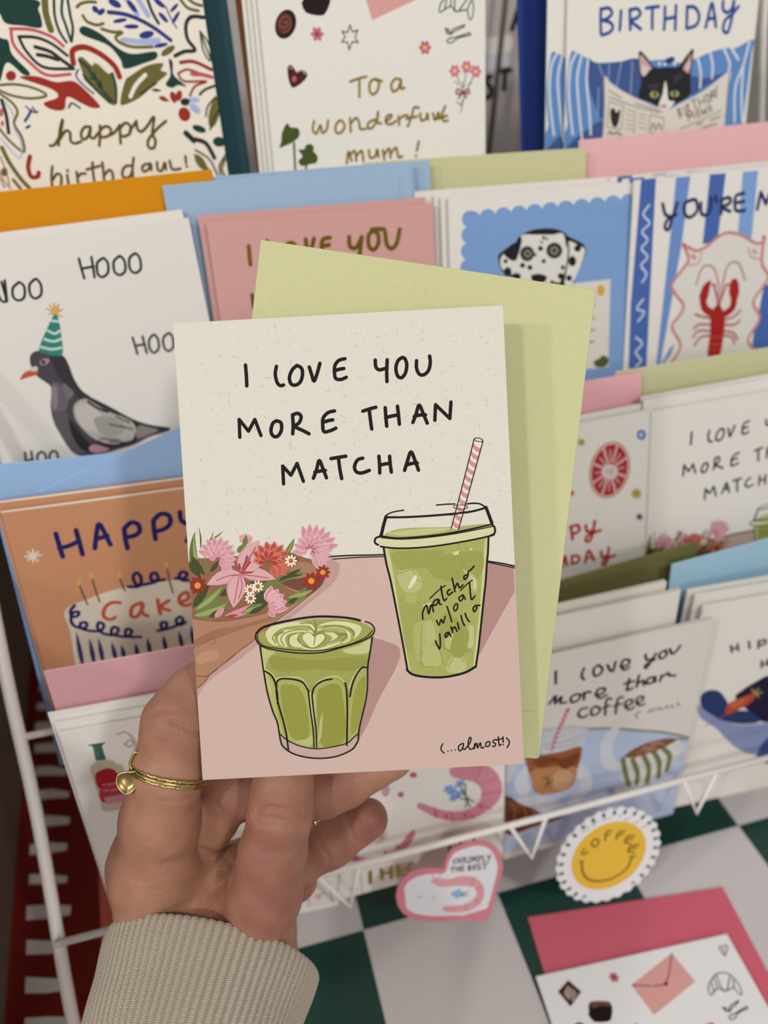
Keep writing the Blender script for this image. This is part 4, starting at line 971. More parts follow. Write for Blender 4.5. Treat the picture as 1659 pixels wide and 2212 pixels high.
ART['mum'] = '''
E 2a0f0c 11.27 30.39 4.34 1.06 -2.27 5.46
E 5e2a20 10.6 30.08 3.02 0.73 -1.62 3.9
S 85503f 0.58 10.39 30.08 11.87 29.2 12.07 30.69 10.23 31.75 8.6 30.66 9.54 28.3 12.4 27.43 13.72 29.51 12.59 32.48 9.68 33.65
P 240d0b 19.56 21.58 25.56 20.72 31.26 21.33 29.68 26.06 27.11 27.23 21.56 26.37 19.96 24.82
E 4a2018 25.48 21.6 4.91 0.02 -0.08 0.94
F c4687c 6 0.62 25.09 34.3 2.98 0.03
E 6a5a2a 25.09 34.3 1.01 0.01 -0.07 0.86
F c4607a 6 0.62 75.31 40.29 3.03 0.04
E e6bd5a 75.31 40.29 1.03 0.01 -0.03 0.86
K 33352f 0.54 40.37 30.94 41.26 33.68 43.84 32.92 42.35 35.65 43.66 37.81 41 37.41 39.25 40.71 38.74 37.63 36.15 37.47 37.88 35.47 36.46 33.33 39.09 33.78 40.37 30.94
S 40423c 0.56 94.93 31.3 89.17 32.99 88.38 34.17 86.24 34.78 85.37 32.71
S 40423c 0.56 94.69 32.04 89.92 33.87 87.6 35.42
S 40423c 0.55 85.75 32.58 87.26 33.35
S 40423c 0.56 85.96 33.52 87.47 34.16
S 40423c 0.56 97.19 34.58 91.41 36.09 86.8 36.98 86.16 38.23 88.3 38.38 92.17 36.41 97.42 35.53 97.19 34.58
P 4a1a1e 10.43 47.15 12.09 46.13 13.57 47.7 14.5 49.08 16.74 48.07 19.1 49.67 18.57 51.53 15.47 53.97 12.12 55.27 11.04 53.87 10.36 51.36
S b9a097 0.47 14.5 49.08 16.71 48.38 18.35 49.97
S b9a097 0.47 11.29 47.04 12.64 47.68
S 2e0e10 0.4 10.67 48.26 11.18 53.87 12.52 54.84
E c2566c 13.03 51.73 1.07 0.02 -0.12 1.25
S 5c6a45 0.44 90.39 51.1 92.27 55.71 94.18 59.71 92.49 67.68
S 5c6a45 0.43 95.49 49.25 94.39 55.76 93 59.68
S 5c6a45 0.43 99.78 51.29 96.18 57.11 92.13 64.98
S 5c6a45 0.44 90.19 62.93 92.15 63.98
S 5c6a45 0.43 89.56 54.34 91.48 56.02
S 5c6a45 0.43 98.17 55.18 96.19 56.13
S 5c6a45 0.43 93.46 54.42 93.82 57.06
F cf6f86 6 0.62 89.63 50.11 2.8 0.05
E ecc58a 89.63 50.11 0.95 0.02 -0.01 0.79
F cf6f86 6 0.62 95.57 48.47 2.81 0.05
E ecc58a 95.57 48.47 0.96 0.02 -0.01 0.79
F cf6f86 6 0.62 100.18 50.51 2.83 0.06
E ecc58a 100.18 50.51 0.96 0.02 -0.01 0.8
S 8e4a42 0.87 93.4 59.16 91.06 57.65 90.4 59.62 93.4 59.36 96.18 57.77 96.71 59.77 93.56 59.36 91.4 61.63
S 8e4a42 0.87 93.56 59.36 95.35 61.4
S gold 1.17 38.94 53.36 42.55 52.36 46.68 51.49
S gold 1.17 43.29 52.37 43.06 55.87 42.81 59.72
S gold 1.19 50.71 52.53 48.4 53.76 47.84 56.95 49.22 58.91 51.56 57.36 52.49 54.17 50.71 52.53 54.02 53.56
S gold 1.19 63.08 53.12 60.45 52.74 58.46 54.94 59.07 57.86 61.78 56.63 63.31 53.12 62.92 56.66 64.68 56.51
S gold 1.11 20.63 69.12 19.73 72.68 21.28 74.38 23.58 70.85 24.04 74.14 26.22 72.9 27.28 69.01
S gold 1.13 32.83 69.18 30.83 71.08 30.6 74.04 32.81 74.45 34.85 72.2 34.27 69.88 32.83 69.18
S gold 1.13 37.75 68.35 37.71 74.28
S gold 1.13 37.96 70.66 40.74 68.44 42.09 70.79 42.31 73.11 44.96 73.2
S gold 1.14 49.74 69.38 46.63 70.61 46.11 72.91 48.41 72.65 50.89 69.09 51.46 65.81 50.82 70.41 52.68 71.13
S gold 1.14 55.02 70.21 57.38 68.96 57.83 67.65 55.51 68.24 54.99 70.87 57.25 71.61 60 70.37
S gold 1.15 61.24 68.41 61.46 72.08
S gold 1.15 61.56 69.75 63.94 68.16 65.87 68.22
S gold 1.15 71.4 65.07 69.08 65 67.8 68.28 65.67 72.89
S gold 1.15 65.04 69.52 70.49 68.69
S gold 1.16 72.09 67.41 72.37 70.42 74.73 69.83 75.59 67.51 75.89 70.2
S gold 1.16 78.32 67.59 79.4 70.64 81.06 67.34 81.78 70.04
S gold 1.17 84.65 64.77 83.01 68.07 83.72 71.11 85.7 70.84
S gold 1.17 80.6 70.01 85.35 68.81
S gold 1.14 34.87 87.62 35.99 82.58 37.22 86.69
S gold 1.15 36.23 84.62 39.04 82.36 39.51 86.79
S gold 1.15 39.65 84.75 42.47 82.5 42.95 86.93
S gold 1.16 45.92 82.29 46.48 85.71 48.83 85.13 50.16 82.12 50.5 85.53
S gold 1.17 52.83 82.56 53.39 86.68
S gold 1.16 53.49 84.63 55.95 82 56.52 86.12
S gold 1.17 56.61 84.41 59.46 81.79 60.43 85.94 62.4 85.67
S gold 1.18 70.88 79.49 69.79 83.56
S gold 1.18 69.24 85.6 69.31 85.95
P 46501c 7.81 69.69 9.6 71.37 12.34 71.65 13.51 73.26 12.69 75.72 9.56 77.71 6.68 78.79 3.52 79.66 4.52 77.07 5.25 73.5
S 57603a 1.05 10.42 77.94 10.1 83.56 9.89 89.59
P 46501c 12.19 80.98 14.8 80.75 16.07 79.01 18.31 78.7 19.66 80.27 19.17 81.59 20.97 84 20.22 86.66 16.8 87.33 13.03 87.84 11.75 85.64 13.78 83.71
S 39421a 0.85 15.7 87.15 14.27 90.46
R d9a09c 73.96 3.25 78.67 18.78 50.78 29.16 45.95 13.8
K 7a3a3c 0.62 46.34 13.88 51.95 15.36 55.33 16.22
K 7a3a3c 0.64 56.48 16.46 62.13 17.02 63.53 16.78 67.41 12.7 70.86 7.87 73.76 3.62
E 7a2a32 63.53 16.78 1.07 0.22 -0.51 0.97
R 2c1413 15.71 5.02 20.05 11.68 11.94 17.24 8.4 9.25
R 4a2722 15.27 6.09 18.9 11.44 12.27 16.05 9.62 9.74
S cbb5ab 0.46 11.2 10.97 14.54 7.86 11.4 12.52 15.79 8.89 12.12 13.79 16.89 10.26 13.74 14.87 17.46 11.9
P 1f0c0b 21.64 17.63 25.12 17.24 31.02 18.84 32.21 21.3 29.84 25.9 27.38 26.82 20.09 24.95 19.89 21.67
P 6e4438 22.17 17.37 25.88 17.4 31.78 19 30.91 20.89 26.48 19.74 23.77 20.28 21.81 19.14
F b85a70 6 0.6 39.14 8.51 2.63 0.55
E 6a4a3a 39.14 8.51 0.79 0.17 -0.34 0.72
S 6a2f30 0.59 99.88 10.08 99.51 6.57 100.48 4.95 101.86 6.07 103.76 5.14 104.13 6.3 102.24 8.37 100.27 10.16
S 6a2f30 0.58 100.93 6.86 100.62 8.85
S 4a5038 0.62 82.49 26.19 83.9 22.33 89.79 18.16 94.48 17.58 97.7 19.43 99.2 23.99 98.58 28.42 97.03 28.85 96.04 25.62 92.97 25.74 90.29 25.94 88.07 23.96 83.24 26.35
S 4a5038 0.63 88.79 19.12 88.07 23.96
S 4a5038 0.62 86.23 21.29 85.17 25.25
S 4a5038 0.63 90.77 17.98 90.02 22.84 90.29 25.94
S 4a5038 0.62 97.57 19.63 92.21 25.58
S 4a5038 0.63 97.96 21.81 96.04 25.62
'''.strip().splitlines()
ART['A3'] = '''
S 2b4a94 1.57 17.61 36.92 17.68 41.8 18.13 47.4
S 2b4a94 1.57 17.62 37.24 21.76 36.79 23.55 38.96 21.57 40.89 18.69 41.82
S 2b4a94 1.58 18.69 41.82 22.93 42.88 24.33 45.21 22.32 47.15 18.58 48.07
S 2b4a94 1.58 28.37 38.06 28.36 41.99 28.18 46.08
S 2b4a94 1.59 33.14 37.47 33.48 41.42 33.96 46.06
S 2b4a94 1.59 33.41 37.8 36.93 37.2 38.94 39.2 37.2 41.15 33.88 42.21 36.56 44.11 39.68 45.9
S 2b4a94 1.59 42.02 37.08 45.41 36.74 48.82 36.52
S 2b4a94 1.6 45.41 36.74 45.62 41.62 45.96 45.96
S 2b4a94 1.61 52.28 36.77 52.53 41.74 52.59 46.42
S 2b4a94 1.62 58.27 36.19 58.56 41.17 58.79 46.54
S 2b4a94 1.62 52.54 41.87 58.56 41.17
S 2b4a94 1.63 64.59 36.75 64.86 41.28 65.15 45.99
S 2b4a94 1.64 64.61 36.95 68.83 37.21 71.66 40.72 70.49 44.74 65.34 46.13
S 2b4a94 1.63 75.94 45.92 77.08 40.14 78.32 35.48 80.19 40.19 81.73 45.76
S 2b4a94 1.65 76.87 42.29 81.01 41.89
S 2b4a94 1.66 84.62 34.76 85.04 38.25 87.71 39.63 90.15 37.65 90.81 34.3 90.58 41.03 88.94 48.16 86.1 47.07 86.78 43 90.49 40.35 93.68 37.16
S 2b4a94 1.55 25.86 21.36 26.36 29.62
S 2b4a94 1.56 31.64 21.08 32.18 29.36
S 2b4a94 1.55 26.11 25.47 31.91 25.2
S 2b4a94 1.54 35.54 29.4 37.47 21.11 40.6 29.45
S 2b4a94 1.56 36.18 26.52 39.52 26.23
S 2b4a94 1.56 44.01 29.81 43.34 21.15 46.76 21.81 46.57 24.68 43.69 25.62
S 2b4a94 1.57 50.83 29.88 50.09 21.19 53.54 21.85 53.37 24.74 50.47 25.68
S 2b4a94 1.58 56.92 21.55 58.07 24.77 60.65 24.79
S 2b4a94 1.59 62.02 21.26 61.33 27.39 59.48 30.63
P 5f8ac4 2.17 55.67 5.91 55.43 11.03 57.71 16.2 59.74 23.02 59.92 33.3 59.52 43.72 59.66 54.24 59.53 61.45 60.97 70.27 59.81 80.72 56.6 89.62 55.15 94.21 55.4 104.28 51.73 104.2 57.88 103.97 66.4 103.34 89.78 104.59 106.55 2.42 102.88 1.48 86.97 0.2 72.92
P 40588f 11.47 58.13 16.2 59.88 28.15 59.79 40.24 59.71 41.5 77.18 32.44 73.34 21.74 68.11 20.87 84.93 17.18 80.52 12.86 70.59
P 40588f 69.7 67.51 77.51 68.45 91 66.37 86.68 68.74 77.97 72.74 70.57 76.08
P 40588f 21.82 86.4 12.37 89.58 3.9 94.95 0.63 101.33 23.54 102.48
S d5dae0 1.17 8.06 56.96 6.14 66.25 7.68 80.16 9.96 94.51
S d5dae0 1.18 11.75 58.61 11.29 67.78 13.28 80.37 14.65 91.84
S d5dae0 1.16 5.09 55.75 2.35 61.39 1.94 74.37 4.64 91.39
S d5dae0 1.23 87.36 55.24 91.53 61.78 91.5 66.74
S d5dae0 1.22 79.9 57.28 81.9 62.93 82.08 68.59
S d5dae0 1.22 72.93 59.54 75.2 65.55 75.68 72.67
S d5dae0 1.25 102.14 52.93 99.86 63.43 96.5 73.36 98.1 89.57
S d5dae0 1.26 99.86 63.43 100.63 76.4 102.86 89.76
S d5dae0 1.23 91.94 55.48 96.7 60.51
S 8b9ac0 0.7 17.49 60.11 19.88 65.3
S 8b9ac0 0.7 23.44 59.94 23.11 69.54
S 8b9ac0 0.71 29.89 60.11 27.95 71.09
S 8b9ac0 0.71 35.92 59.93 36 74.16
S 8b9ac0 0.71 18 70.76 18.18 83.4
P 2c3a70 54.24 59.53 58.54 58.26 59.61 60.22 55.29 61.49
E e0e0e0 51.3 61.24 0.88 0.02 0.06 0.69
E e0e0e0 54.41 61.47 0.89 0.02 0.06 0.69
E e0e0e0 59.72 61.48 0.89 0.02 0.06 0.7
P 232326 39.5 55.46 43.59 57.88 48.78 62.7 55.4 62.74 62.06 62.72 65.68 58.65 69.97 55.1 69.73 63.29 69.65 69.63 70.22 75.35 66.68 78.09 56.11 81.3 46.92 78.45 40.69 75.74 41.59 68.74 39.79 63.13
P caa3a0 40.22 56.97 44.66 60.51 47.07 63.34 43.22 64.61 41.57 65.95 40.22 61.77
P d8c8c4 41.26 61.8 45.75 63.3 42.5 66.68
P c08e8c 69.09 57.01 68.9 63.97 68.21 66.05 64.85 63.85 66.75 60.42
P d8c8c4 68.47 59.77 68.45 63.95 66.2 63.89
P e6e1da 55.07 69.16 56.39 72.03 57.79 77.77 61.29 78.62 57.99 82.09 52.5 81.16 53.1 77.6 54.21 74.79
E a9a86a 49.5 75.05 2.5 0.09 0.13 1.57
E a9a86a 61.14 75.03 2.53 0.09 0.13 1.43
E 141414 49.76 74.92 0.8 0.03 0.1 1.28
E 141414 60.95 74.88 0.81 0.03 0.11 1.22
E c99a98 55.15 80.54 2.17 0.08 0.09 1.01
S 5a5a5e 0.32 60.31 67.92 63.7 65.92
S 5a5a5e 0.32 59.61 70.01 64.74 67.35
S 5a5a5e 0.32 45.46 70.96 51.62 70.46
S 5a5a5e 0.32 46.45 72.4 51.75 72.02
P dcd5c8 20.61 66.15 25.27 69.61 34.24 74.1 43.31 77.82 56.19 82.17 64.99 79.47 78.13 74.18 92.04 65.91 92.3 73.22 92.11 90.81 90.11 105.82 24.43 102.52 21.27 92.86 21.7 80.7
S 8a857c 0.55 23.69 72.34 30.87 76.09
S 8a857c 0.56 23.84 75.14 38.15 79.9 52.68 83.33
S 8a857c 0.57 38.94 78.51 54.46 83.04
S 8a857c 0.55 20.81 66.7 21.7 80.7 21.27 92.86
S 8a857c 0.59 92.06 66.05 92.22 87.84
S 8a857c 0.59 66.14 91.55 79.56 87.32 89.38 83.67
K 8a857c 0.49 23.96 77.25 32.4 79.69 31.74 90.42 23.71 88.99 23.96 77.25
K 8a857c 0.49 39.16 81.73 38.99 92.19
K 8a857c 0.5 47.81 84.22 55.61 85.98 55.81 93.67 47.53 92.2 47.81 84.22
P 2c2b29 25.06 81.54 26.73 80.18 28.61 82.39 30.73 81.04 29.79 87.45 27.69 89.16 25.78 86.56
S 8a857c 0.4 34.26 81.18 38.32 82.41
S 8a857c 0.4 34.13 83.32 38.29 84.56
S 8a857c 0.4 34.09 85.47 38.26 86.72
S 8a857c 0.41 34.05 87.63 38.23 88.89
S 8a857c 0.41 34.01 89.79 38.2 91.06
S 8a857c 0.41 41.04 83.23 46.04 84.51
S 8a857c 0.41 40.99 85.03 45.91 86.31
S 8a857c 0.41 40.96 87.19 45.89 88.49
S 8a857c 0.41 40.94 89.37 45.88 90.67
S 8a857c 0.41 24.73 91.56 32.8 93.23
S 4a4845 0.58 48.8 91.16 49.93 88.29 51.52 91.28 53.1 88.42 54.71 91.42
S 4a4845 0.57 24.33 92.27 25.58 90.87 26.99 92.53 29.14 91.39 31.9 93.04
S 4a4845 0.59 75.22 90.09 78.83 89.13
S 4a4845 0.59 83.38 88.21 88.79 86.59
S 4a4845 0.59 75.46 92.32 87.3 89.86
K 55524d 0.58 63.26 82.29 65.19 86.37
K 55524d 0.58 63.44 82.3 65.05 82 64.51 83.94 66.38 84.45 65.45 86.16
K 55524d 0.58 66.79 81.13 68.75 85.27
K 55524d 0.58 68.27 80.46 70.06 84.59
K 55524d 0.58 68.27 80.46 69.8 80.23 69.12 82.52 71.99 83.8
K 55524d 0.58 70.86 78.96 73.94 77.78
K 55524d 0.58 72.36 78.44 74.27 82.72
K 55524d 0.58 75.03 77.67 76.65 81.72
K 55524d 0.58 77.92 76.48 79.57 80.59
K 55524d 0.58 75.79 79.72 78.62 78.67
K 55524d 0.58 79.43 76.02 81.34 79.93
K 55524d 0.58 79.43 76.02 82.06 76.48 82.49 78.66 81.34 79.93
K 55524d 0.58 82.77 78.67 82.29 74.47 85.7 77.69
K 55524d 0.58 82.88 77.23 84.63 76.42
K 55524d 0.58 83.62 74.01 85.13 75.14 85.44 72.27
K 55524d 0.58 85.13 75.14 85.76 76.61
K 55524d 0.58 70.58 88.06 69.32 84.56 71.6 86.26 71.99 83.72 73.95 86.72
K 55524d 0.58 74.52 83.31 75.29 86.27 77.08 85.75
K 55524d 0.58 74.52 83.31 76.3 82.8
K 55524d 0.58 74.95 84.79 76.64 84.27
K 55524d 0.58 77.23 82.83 78.43 85.44 79.12 83.27 80.44 85.15 80.1 82.07
K 55524d 0.58 82.75 81 81.24 81.53 81.64 82.64 83.48 82.49 83.63 83.81 81.8 84.11
'''.strip().splitlines()
ART['B1'] = '''
S 2a2622 1.1 55.86 10.48 55.8 14.38 55.95 18.81
S 2a2622 1.1 61.07 10.53 60.72 14.4 60.21 18.95
S 2a2622 1.1 55.85 14.71 61.04 14.45
S 2a2622 1.11 65.01 11.85 62.77 13.37 61.9 17.53 63.45 19.28 66.15 17.8 67.11 13.97 66.03 11.72 65.01 11.85
S 2a2622 1.12 71.92 12 69.71 13.67 69.02 17.53 70.75 19.44 73.42 18.15 74.23 14.28 73.09 11.83 71.92 12
S 2a2622 1.13 78.66 11.72 76.48 13.27 75.73 17.47 77.47 19.51 80.17 18.09 80.83 13.86 79.69 11.6 78.66 11.72
S 2a2622 1.09 17.65 17.47 17.33 22.66 19.5 19.7 20.37 23.11 22.3 23.07 22.64 15.59
S 2a2622 1.09 24.04 15.14 22.48 23.56
S 2a2622 1.09 28.54 17.08 26.28 18.72 25.44 22.21 27.16 23.99 29.75 22.85 30.94 18.73 29.61 16.71 28.54 17.08
S 2a2622 1.1 35.4 16.62 33.16 18.4 32.5 22.26 33.9 24.12 36.66 22.87 37.74 19.06 36.74 16.42 35.4 16.62
S 3c3834 1.11 69.75 46.86 69.98 50.84 70.16 54.48
S 3c3834 1.12 74.16 47.07 74.19 50.81 74.31 54.81
S 3c3834 1.12 70.01 50.7 74.42 50.7
S 3c3834 1.13 78.51 47.34 76.7 49.06 76.02 52.91 77.42 55.1 79.9 53.55 80.57 49.68 79.58 47.22 78.51 47.34
S 3c3834 1.13 85.12 47.68 82.98 49.35 82.45 53.24 83.95 55.45 86.44 53.89 87.16 49.66 86.21 47.56 85.12 47.68
S 4a4640 1.15 10.37 90.82 9.63 94.56 8.78 99.9
S 4a4640 1.15 13.09 90.97 12.46 95.14 11.43 100.45
S 4a4640 1.15 9.52 94.93 12.69 94.79
S 4a4640 1.17 17.37 91.83 15.2 93.35 14.05 98.61 15.29 100.46 17.59 98.55 18.61 93.64 17.37 91.83
S 4a4640 1.17 22.45 92.46 20.47 94.02 19.39 98.92 20.85 100.81 22.94 98.85 23.81 93.9 22.45 92.46
P 4b454c 24.47 49.02 26.1 46.83 29.28 46.16 34.15 47.81 38.28 49.91 39.76 54.44 40.23 60.31 42.03 66.5 45.66 71.25 52.06 76.56 60.89 84.35 67.93 88.41 76.4 91.61 74.2 93.17 66.61 94.08 58.7 96.5 51.18 97.4 43.02 98.16 32.59 96.85 29 89.08 26.55 80.15 27.1 71.97 29.64 63.56 27.96 60.35 25.2 56.98 24.14 52.51
P 6a6068 30.16 62.19 33.6 62.07 36.38 66.97 33.99 73.24 29.52 76.92 27.68 73.57
P 8a7c84 30.29 62.95 32.05 63.99 30.44 71.09 28.01 73.63 28.21 69.2
P 756f74 34.71 63 38.36 62.17 39.39 66.03 35.62 69.8
P 38333a 33.14 49.05 38.28 49.91 39.76 54.44 40.23 60.31 42.03 66.5 45.66 71.25 40.91 70.76 37.61 64.98 34.36 59.29
P 5d565d 26.89 76.43 32.75 75.26 33.14 86.79 37.45 94.66 31.43 95.83 28.07 87.35
P 2a262a 33.1 79.11 34.99 82.52 38.42 90.93 42.91 95.75 35.89 95.14 32.75 88.26
P b3ada6 37.69 72.42 40.87 70.9 43.57 71.24 48 75.82 52.69 79.73 61.4 85.22 60.84 90.59 58.36 94.85 51.74 95.13 43.87 92 39.39 87.22 36.24 80.46 36.26 75.16
P c4beb6 37.97 73.97 43.01 73.39 47.26 78.72 45.39 86.05 39.78 85.75 37.1 79.86
P a09a94 43.81 81.13 50.96 80.94 56.71 86.66 52.86 90.61 45.99 89.28
S 26231f 1.14 43.62 72.38 46.56 75.93 50.83 78.62
S 26231f 1.18 60.8 84.72 61.9 89.22 58.71 94.92
S 26231f 1.19 42.84 91.8 48.83 95.19 59.15 94.6
S 26231f 1.17 45.57 71.6 51.97 76.93 60.8 84.72 67.84 88.79 76 91.77
S 45403e 0.74 50.03 84.62 59.81 88.82
S 45403e 0.73 53.69 81.45 59.15 85.57
S 45403e 0.75 47.98 92.81 58.18 95.61
S 45403e 0.75 61.9 89.22 67.32 91.05 71.01 90.97
S 45403e 0.74 44.25 90.51 52.3 92.87
S 45403e 0.75 67.84 88.79 68.02 91.18
P 8c8280 62.6 87.79 67.66 89.54 70.84 91.72 60.82 93.74
P bd8f9d 40.75 92.96 47.03 96.57 41.05 97.36 38.13 94.8
P 2f8374 29.43 45.62 35.03 37.5 40.11 31.58 40.89 34.29 40.16 41.08 38.47 49.23 35.02 49.51 32.05 48.16
S cfe0d8 0.99 37.89 34.37 40.67 35.08
S cfe0d8 1 35.17 38.21 37.66 39.98 40.03 39.11
S cfe0d8 1.01 32.87 41.65 36.1 43.21 39.57 42.72
S cfe0d8 1.01 30.47 44.74 34.53 46.46 38.69 46.44
S cf9a4a 0.59 40.11 31.58 37.41 29
S cf9a4a 0.59 40.11 31.58 38.99 27.56
S cf9a4a 0.59 40.11 31.58 40.87 27.17
S cf9a4a 0.59 40.11 31.58 42.68 27.77
S cf9a4a 0.59 40.11 31.58 43.64 30.28
S cf9a4a 0.6 40.11 31.58 42.52 33.17
S cf9a4a 0.59 40.11 31.58 37.4 31.37
P d9a85a 39.12 29.94 40.92 28.18 42.46 29.77 41.29 31.62 39.3 31.66
P c25a34 26.1 54.98 23.01 54.09 20.08 55.02 18.01 57.53 21.49 57.06 24.98 56.58
P cfcac6 23.62 53.13 26.37 52.88 26.2 54.64 23.87 54.6
E a08a86 30.14 51.39 2.13 -0.42 0.08 1.35
E 4a2c22 29.65 51.45 0.83 0.14 -0.27 0.95
'''.strip().splitlines()
ART['B2'] = '''
S gold 1.92 17.25 11.56 17.04 15.87 16.93 19.5
S gold 1.94 25.77 10.12 24.84 14.37 24.67 18.73 27.75 18.64
S gold 1.96 36.66 11.75 33.82 12.96 32.93 17.26 35.4 19.32 38 16.97 38.06 12.96 36.66 11.75
S gold 1.97 43.33 10.86 44.09 18.24 47.22 10.82
S gold 1.97 54.63 11.06 51.44 11.53 50.38 14.37 50.79 18.09 54.78 17.69
S gold 1.97 50.76 14.4 53.94 14.08
S gold 2 63.67 11.44 63.72 15.5 66.44 16.47 69.58 12.29
S gold 2.01 69.61 11.93 68.31 18.12 67.55 22.55
S gold 2.02 74.98 9.79 72.82 11.82 72.86 16.64 75.19 17.96 77.41 15.17 77.3 11.08 74.98 9.79
S gold 1.99 74.63 9.18 77.44 9.11 80.64 9.51
S gold 2.04 80.94 11.01 81.4 16.25 83.71 18.32 86.32 15.91 88.06 10.1
S gold 1.68 15.9 32.76 15.86 38.82
S gold 1.7 24.42 32.85 22.41 36.44 23.48 40.38 27.05 36.91 25.97 33
S gold 1.72 36.93 33.32 36.87 40.99
S gold 1.72 46.46 33.49 44.4 37.89 45.6 41.89
'''.strip().splitlines()
ART['B3'] = '''
R 7c9fd0 10.37 10.35 26.41 10.02 59.3 9.34 104.91 8.37 119.57 102.6 3.1 93.84
E 7c9fd0 11.64 10.54 4.15 0.31 -0.06 3.68
E 7c9fd0 19.53 10.37 4.18 0.31 -0.03 3.7
E 7c9fd0 27.49 10.19 4.22 0.31 0 3.71
E 7c9fd0 35.51 10.02 4.26 0.31 0.04 3.73
E 7c9fd0 43.59 9.84 4.3 0.31 0.07 3.74
E 7c9fd0 51.75 9.67 4.34 0.31 0.1 3.76
E 7c9fd0 59.97 9.49 4.38 0.31 0.14 3.77
E 7c9fd0 68.26 9.31 4.42 0.31 0.17 3.79
E 7c9fd0 76.62 9.12 4.46 0.31 0.21 3.8
E 7c9fd0 85.05 8.94 4.5 0.31 0.25 3.82
E 7c9fd0 93.55 8.76 4.54 0.32 0.28 3.83
E 7c9fd0 102.12 8.57 4.58 0.32 0.32 3.85
E 7c9fd0 10.37 10.54 3.82 0.28 -0.07 3.78
E 7c9fd0 9.97 17.72 3.85 0.3 -0.07 3.83
E 7c9fd0 9.57 25.01 3.88 0.32 -0.07 3.9
E 7c9fd0 9.16 32.42 3.91 0.34 -0.07 3.96
E 7c9fd0 8.75 39.94 3.94 0.36 -0.08 4.02
E 7c9fd0 8.32 47.59 3.97 0.39 -0.08 4.09
E 7c9fd0 7.9 55.36 4 0.41 -0.08 4.16
E 7c9fd0 7.46 63.26 4.03 0.43 -0.08 4.23
E 7c9fd0 7.02 71.29 4.07 0.46 -0.09 4.3
E 7c9fd0 6.57 79.45 4.1 0.48 -0.09 4.37
E 7c9fd0 6.11 87.75 4.13 0.51 -0.09 4.44
E 7c9fd0 5.64 96.19 4.17 0.53 -0.1 4.52
P 1d1d1e 24.76 28.83 27.5 26.11 34.09 22.73 36.27 19.98 41.76 17.98 49.52 17.61 57.4 19.19 62.04 22.5 69.03 26.04 71.51 29.76 69.48 35.67 66.26 41.54 62.97 46.41 44.46 43.66 30.86 38.34 26.4 34.93
P dedbd5 36.27 20.17 44.01 20.1 52.96 20.8 58.58 20.75 60.5 26.85 61.37 34.97 59.29 40.91 53.76 48.67 46.84 48.01 39.91 43.24 34.2 36.63 35.24 27.74
P dedbd5 61.57 24.94 67.95 27.46 70.93 29.71 68.41 37.62 64.09 45.48 60.63 46.2 60.8 34.92
P dedbd5 26.4 28.97 30.81 26.38 34.15 30.62 34.2 36.63 30.86 37.33 26.4 33.93
E 1d1d1e 48.51 21.92 0.9 0.07 0.02 0.79
E 1d1d1e 47.43 23.8 0.67 0.05 0.01 0.59
E 1d1d1e 50.2 22.55 0.67 0.05 0.02 0.59
E 1d1d1e 48.44 18.98 0.67 0.05 0.01 0.59
E 1d1d1e 44.19 29.48 0.79 0.07 0.01 0.7
E 1d1d1e 48.77 32.87 1.13 0.1 0.02 1.01
E 1d1d1e 46.94 26.73 1.35 0.11 0.03 1.19
E 1d1d1e 37.53 33.91 1.35 0.12 0.01 1.21
E 1d1d1e 58.13 40.8 1.62 0.15 0.05 1.44
E 1d1d1e 53.61 43.48 1.15 0.11 0.03 1.03
E 1d1d1e 41.48 35.26 1.35 0.12 0.02 1.21
E 1d1d1e 64.22 34.2 2.08 0.18 0.1 2.45
E 1d1d1e 29.74 36.23 2.01 0.18 0.01 2.21
E 1d1d1e 28.61 31.14 1.11 0.1 0 0.99
E 1d1d1e 66.84 28.37 1.84 0.15 0.07 1.61
E 1d1d1e 59.14 36.81 1.15 0.1 0.04 1.02
E 1d1d1e 35.34 38.75 1.35 0.12 0.01 1.22
E 1d1d1e 55.95 44.72 1.39 0.13 0.04 1.25
E 1d1d1e 62.8 42.26 1.63 0.15 0.06 1.45
E 3b3b3c 39.92 28.62 3.81 0.32 0.05 3.59
E 3b3b3c 54.31 28.33 4.33 0.36 0.11 3.82
E 9a8f80 40.26 28.65 1.79 0.15 0.02 1.59
E 9a8f80 54.31 28.33 2.05 0.17 0.05 1.8
E 1d1d1e 40.26 28.65 1.01 0.08 0.01 0.9
E 1d1d1e 54.31 28.33 1.14 0.09 0.03 1
P 1d1d1e 27.5 27.09 34.09 22.73 35.23 26.75 33.05 31.52
P 1d1d1e 34.09 22.73 36.27 20.17 36.85 22.95 34.7 29.67
S 1d1d1e 0.88 60.35 22.86 62.06 28.97 60.44 41.01 59.43 45.05
P 1d1d1e 42.11 39.36 46.64 38.75 50.67 40.64 49.01 43.05 44.46 43.66
R d9d5cc 60.59 45.15 85.83 44.87 87.47 90.54 61 89.68
E d1a24e 80.79 49.97 2.16 0.2 0.16 2.77
P 4f5a2c 81.59 85.29 83.97 83.87 87.19 85.94 86.18 89.82 80.6 89.73 78.58 86.65
S 8a8780 0.91 63.42 58.04 77.62 57.32
S 8a8780 0.92 63.63 63.42 77.73 63.8
S 8a8780 0.93 63.88 69.96 78.29 69.86
S 8a8780 0.94 64.09 75.47 78.38 75.95
S 8a8780 0.91 67.98 54.24 77.45 54.1
'''.strip().splitlines()
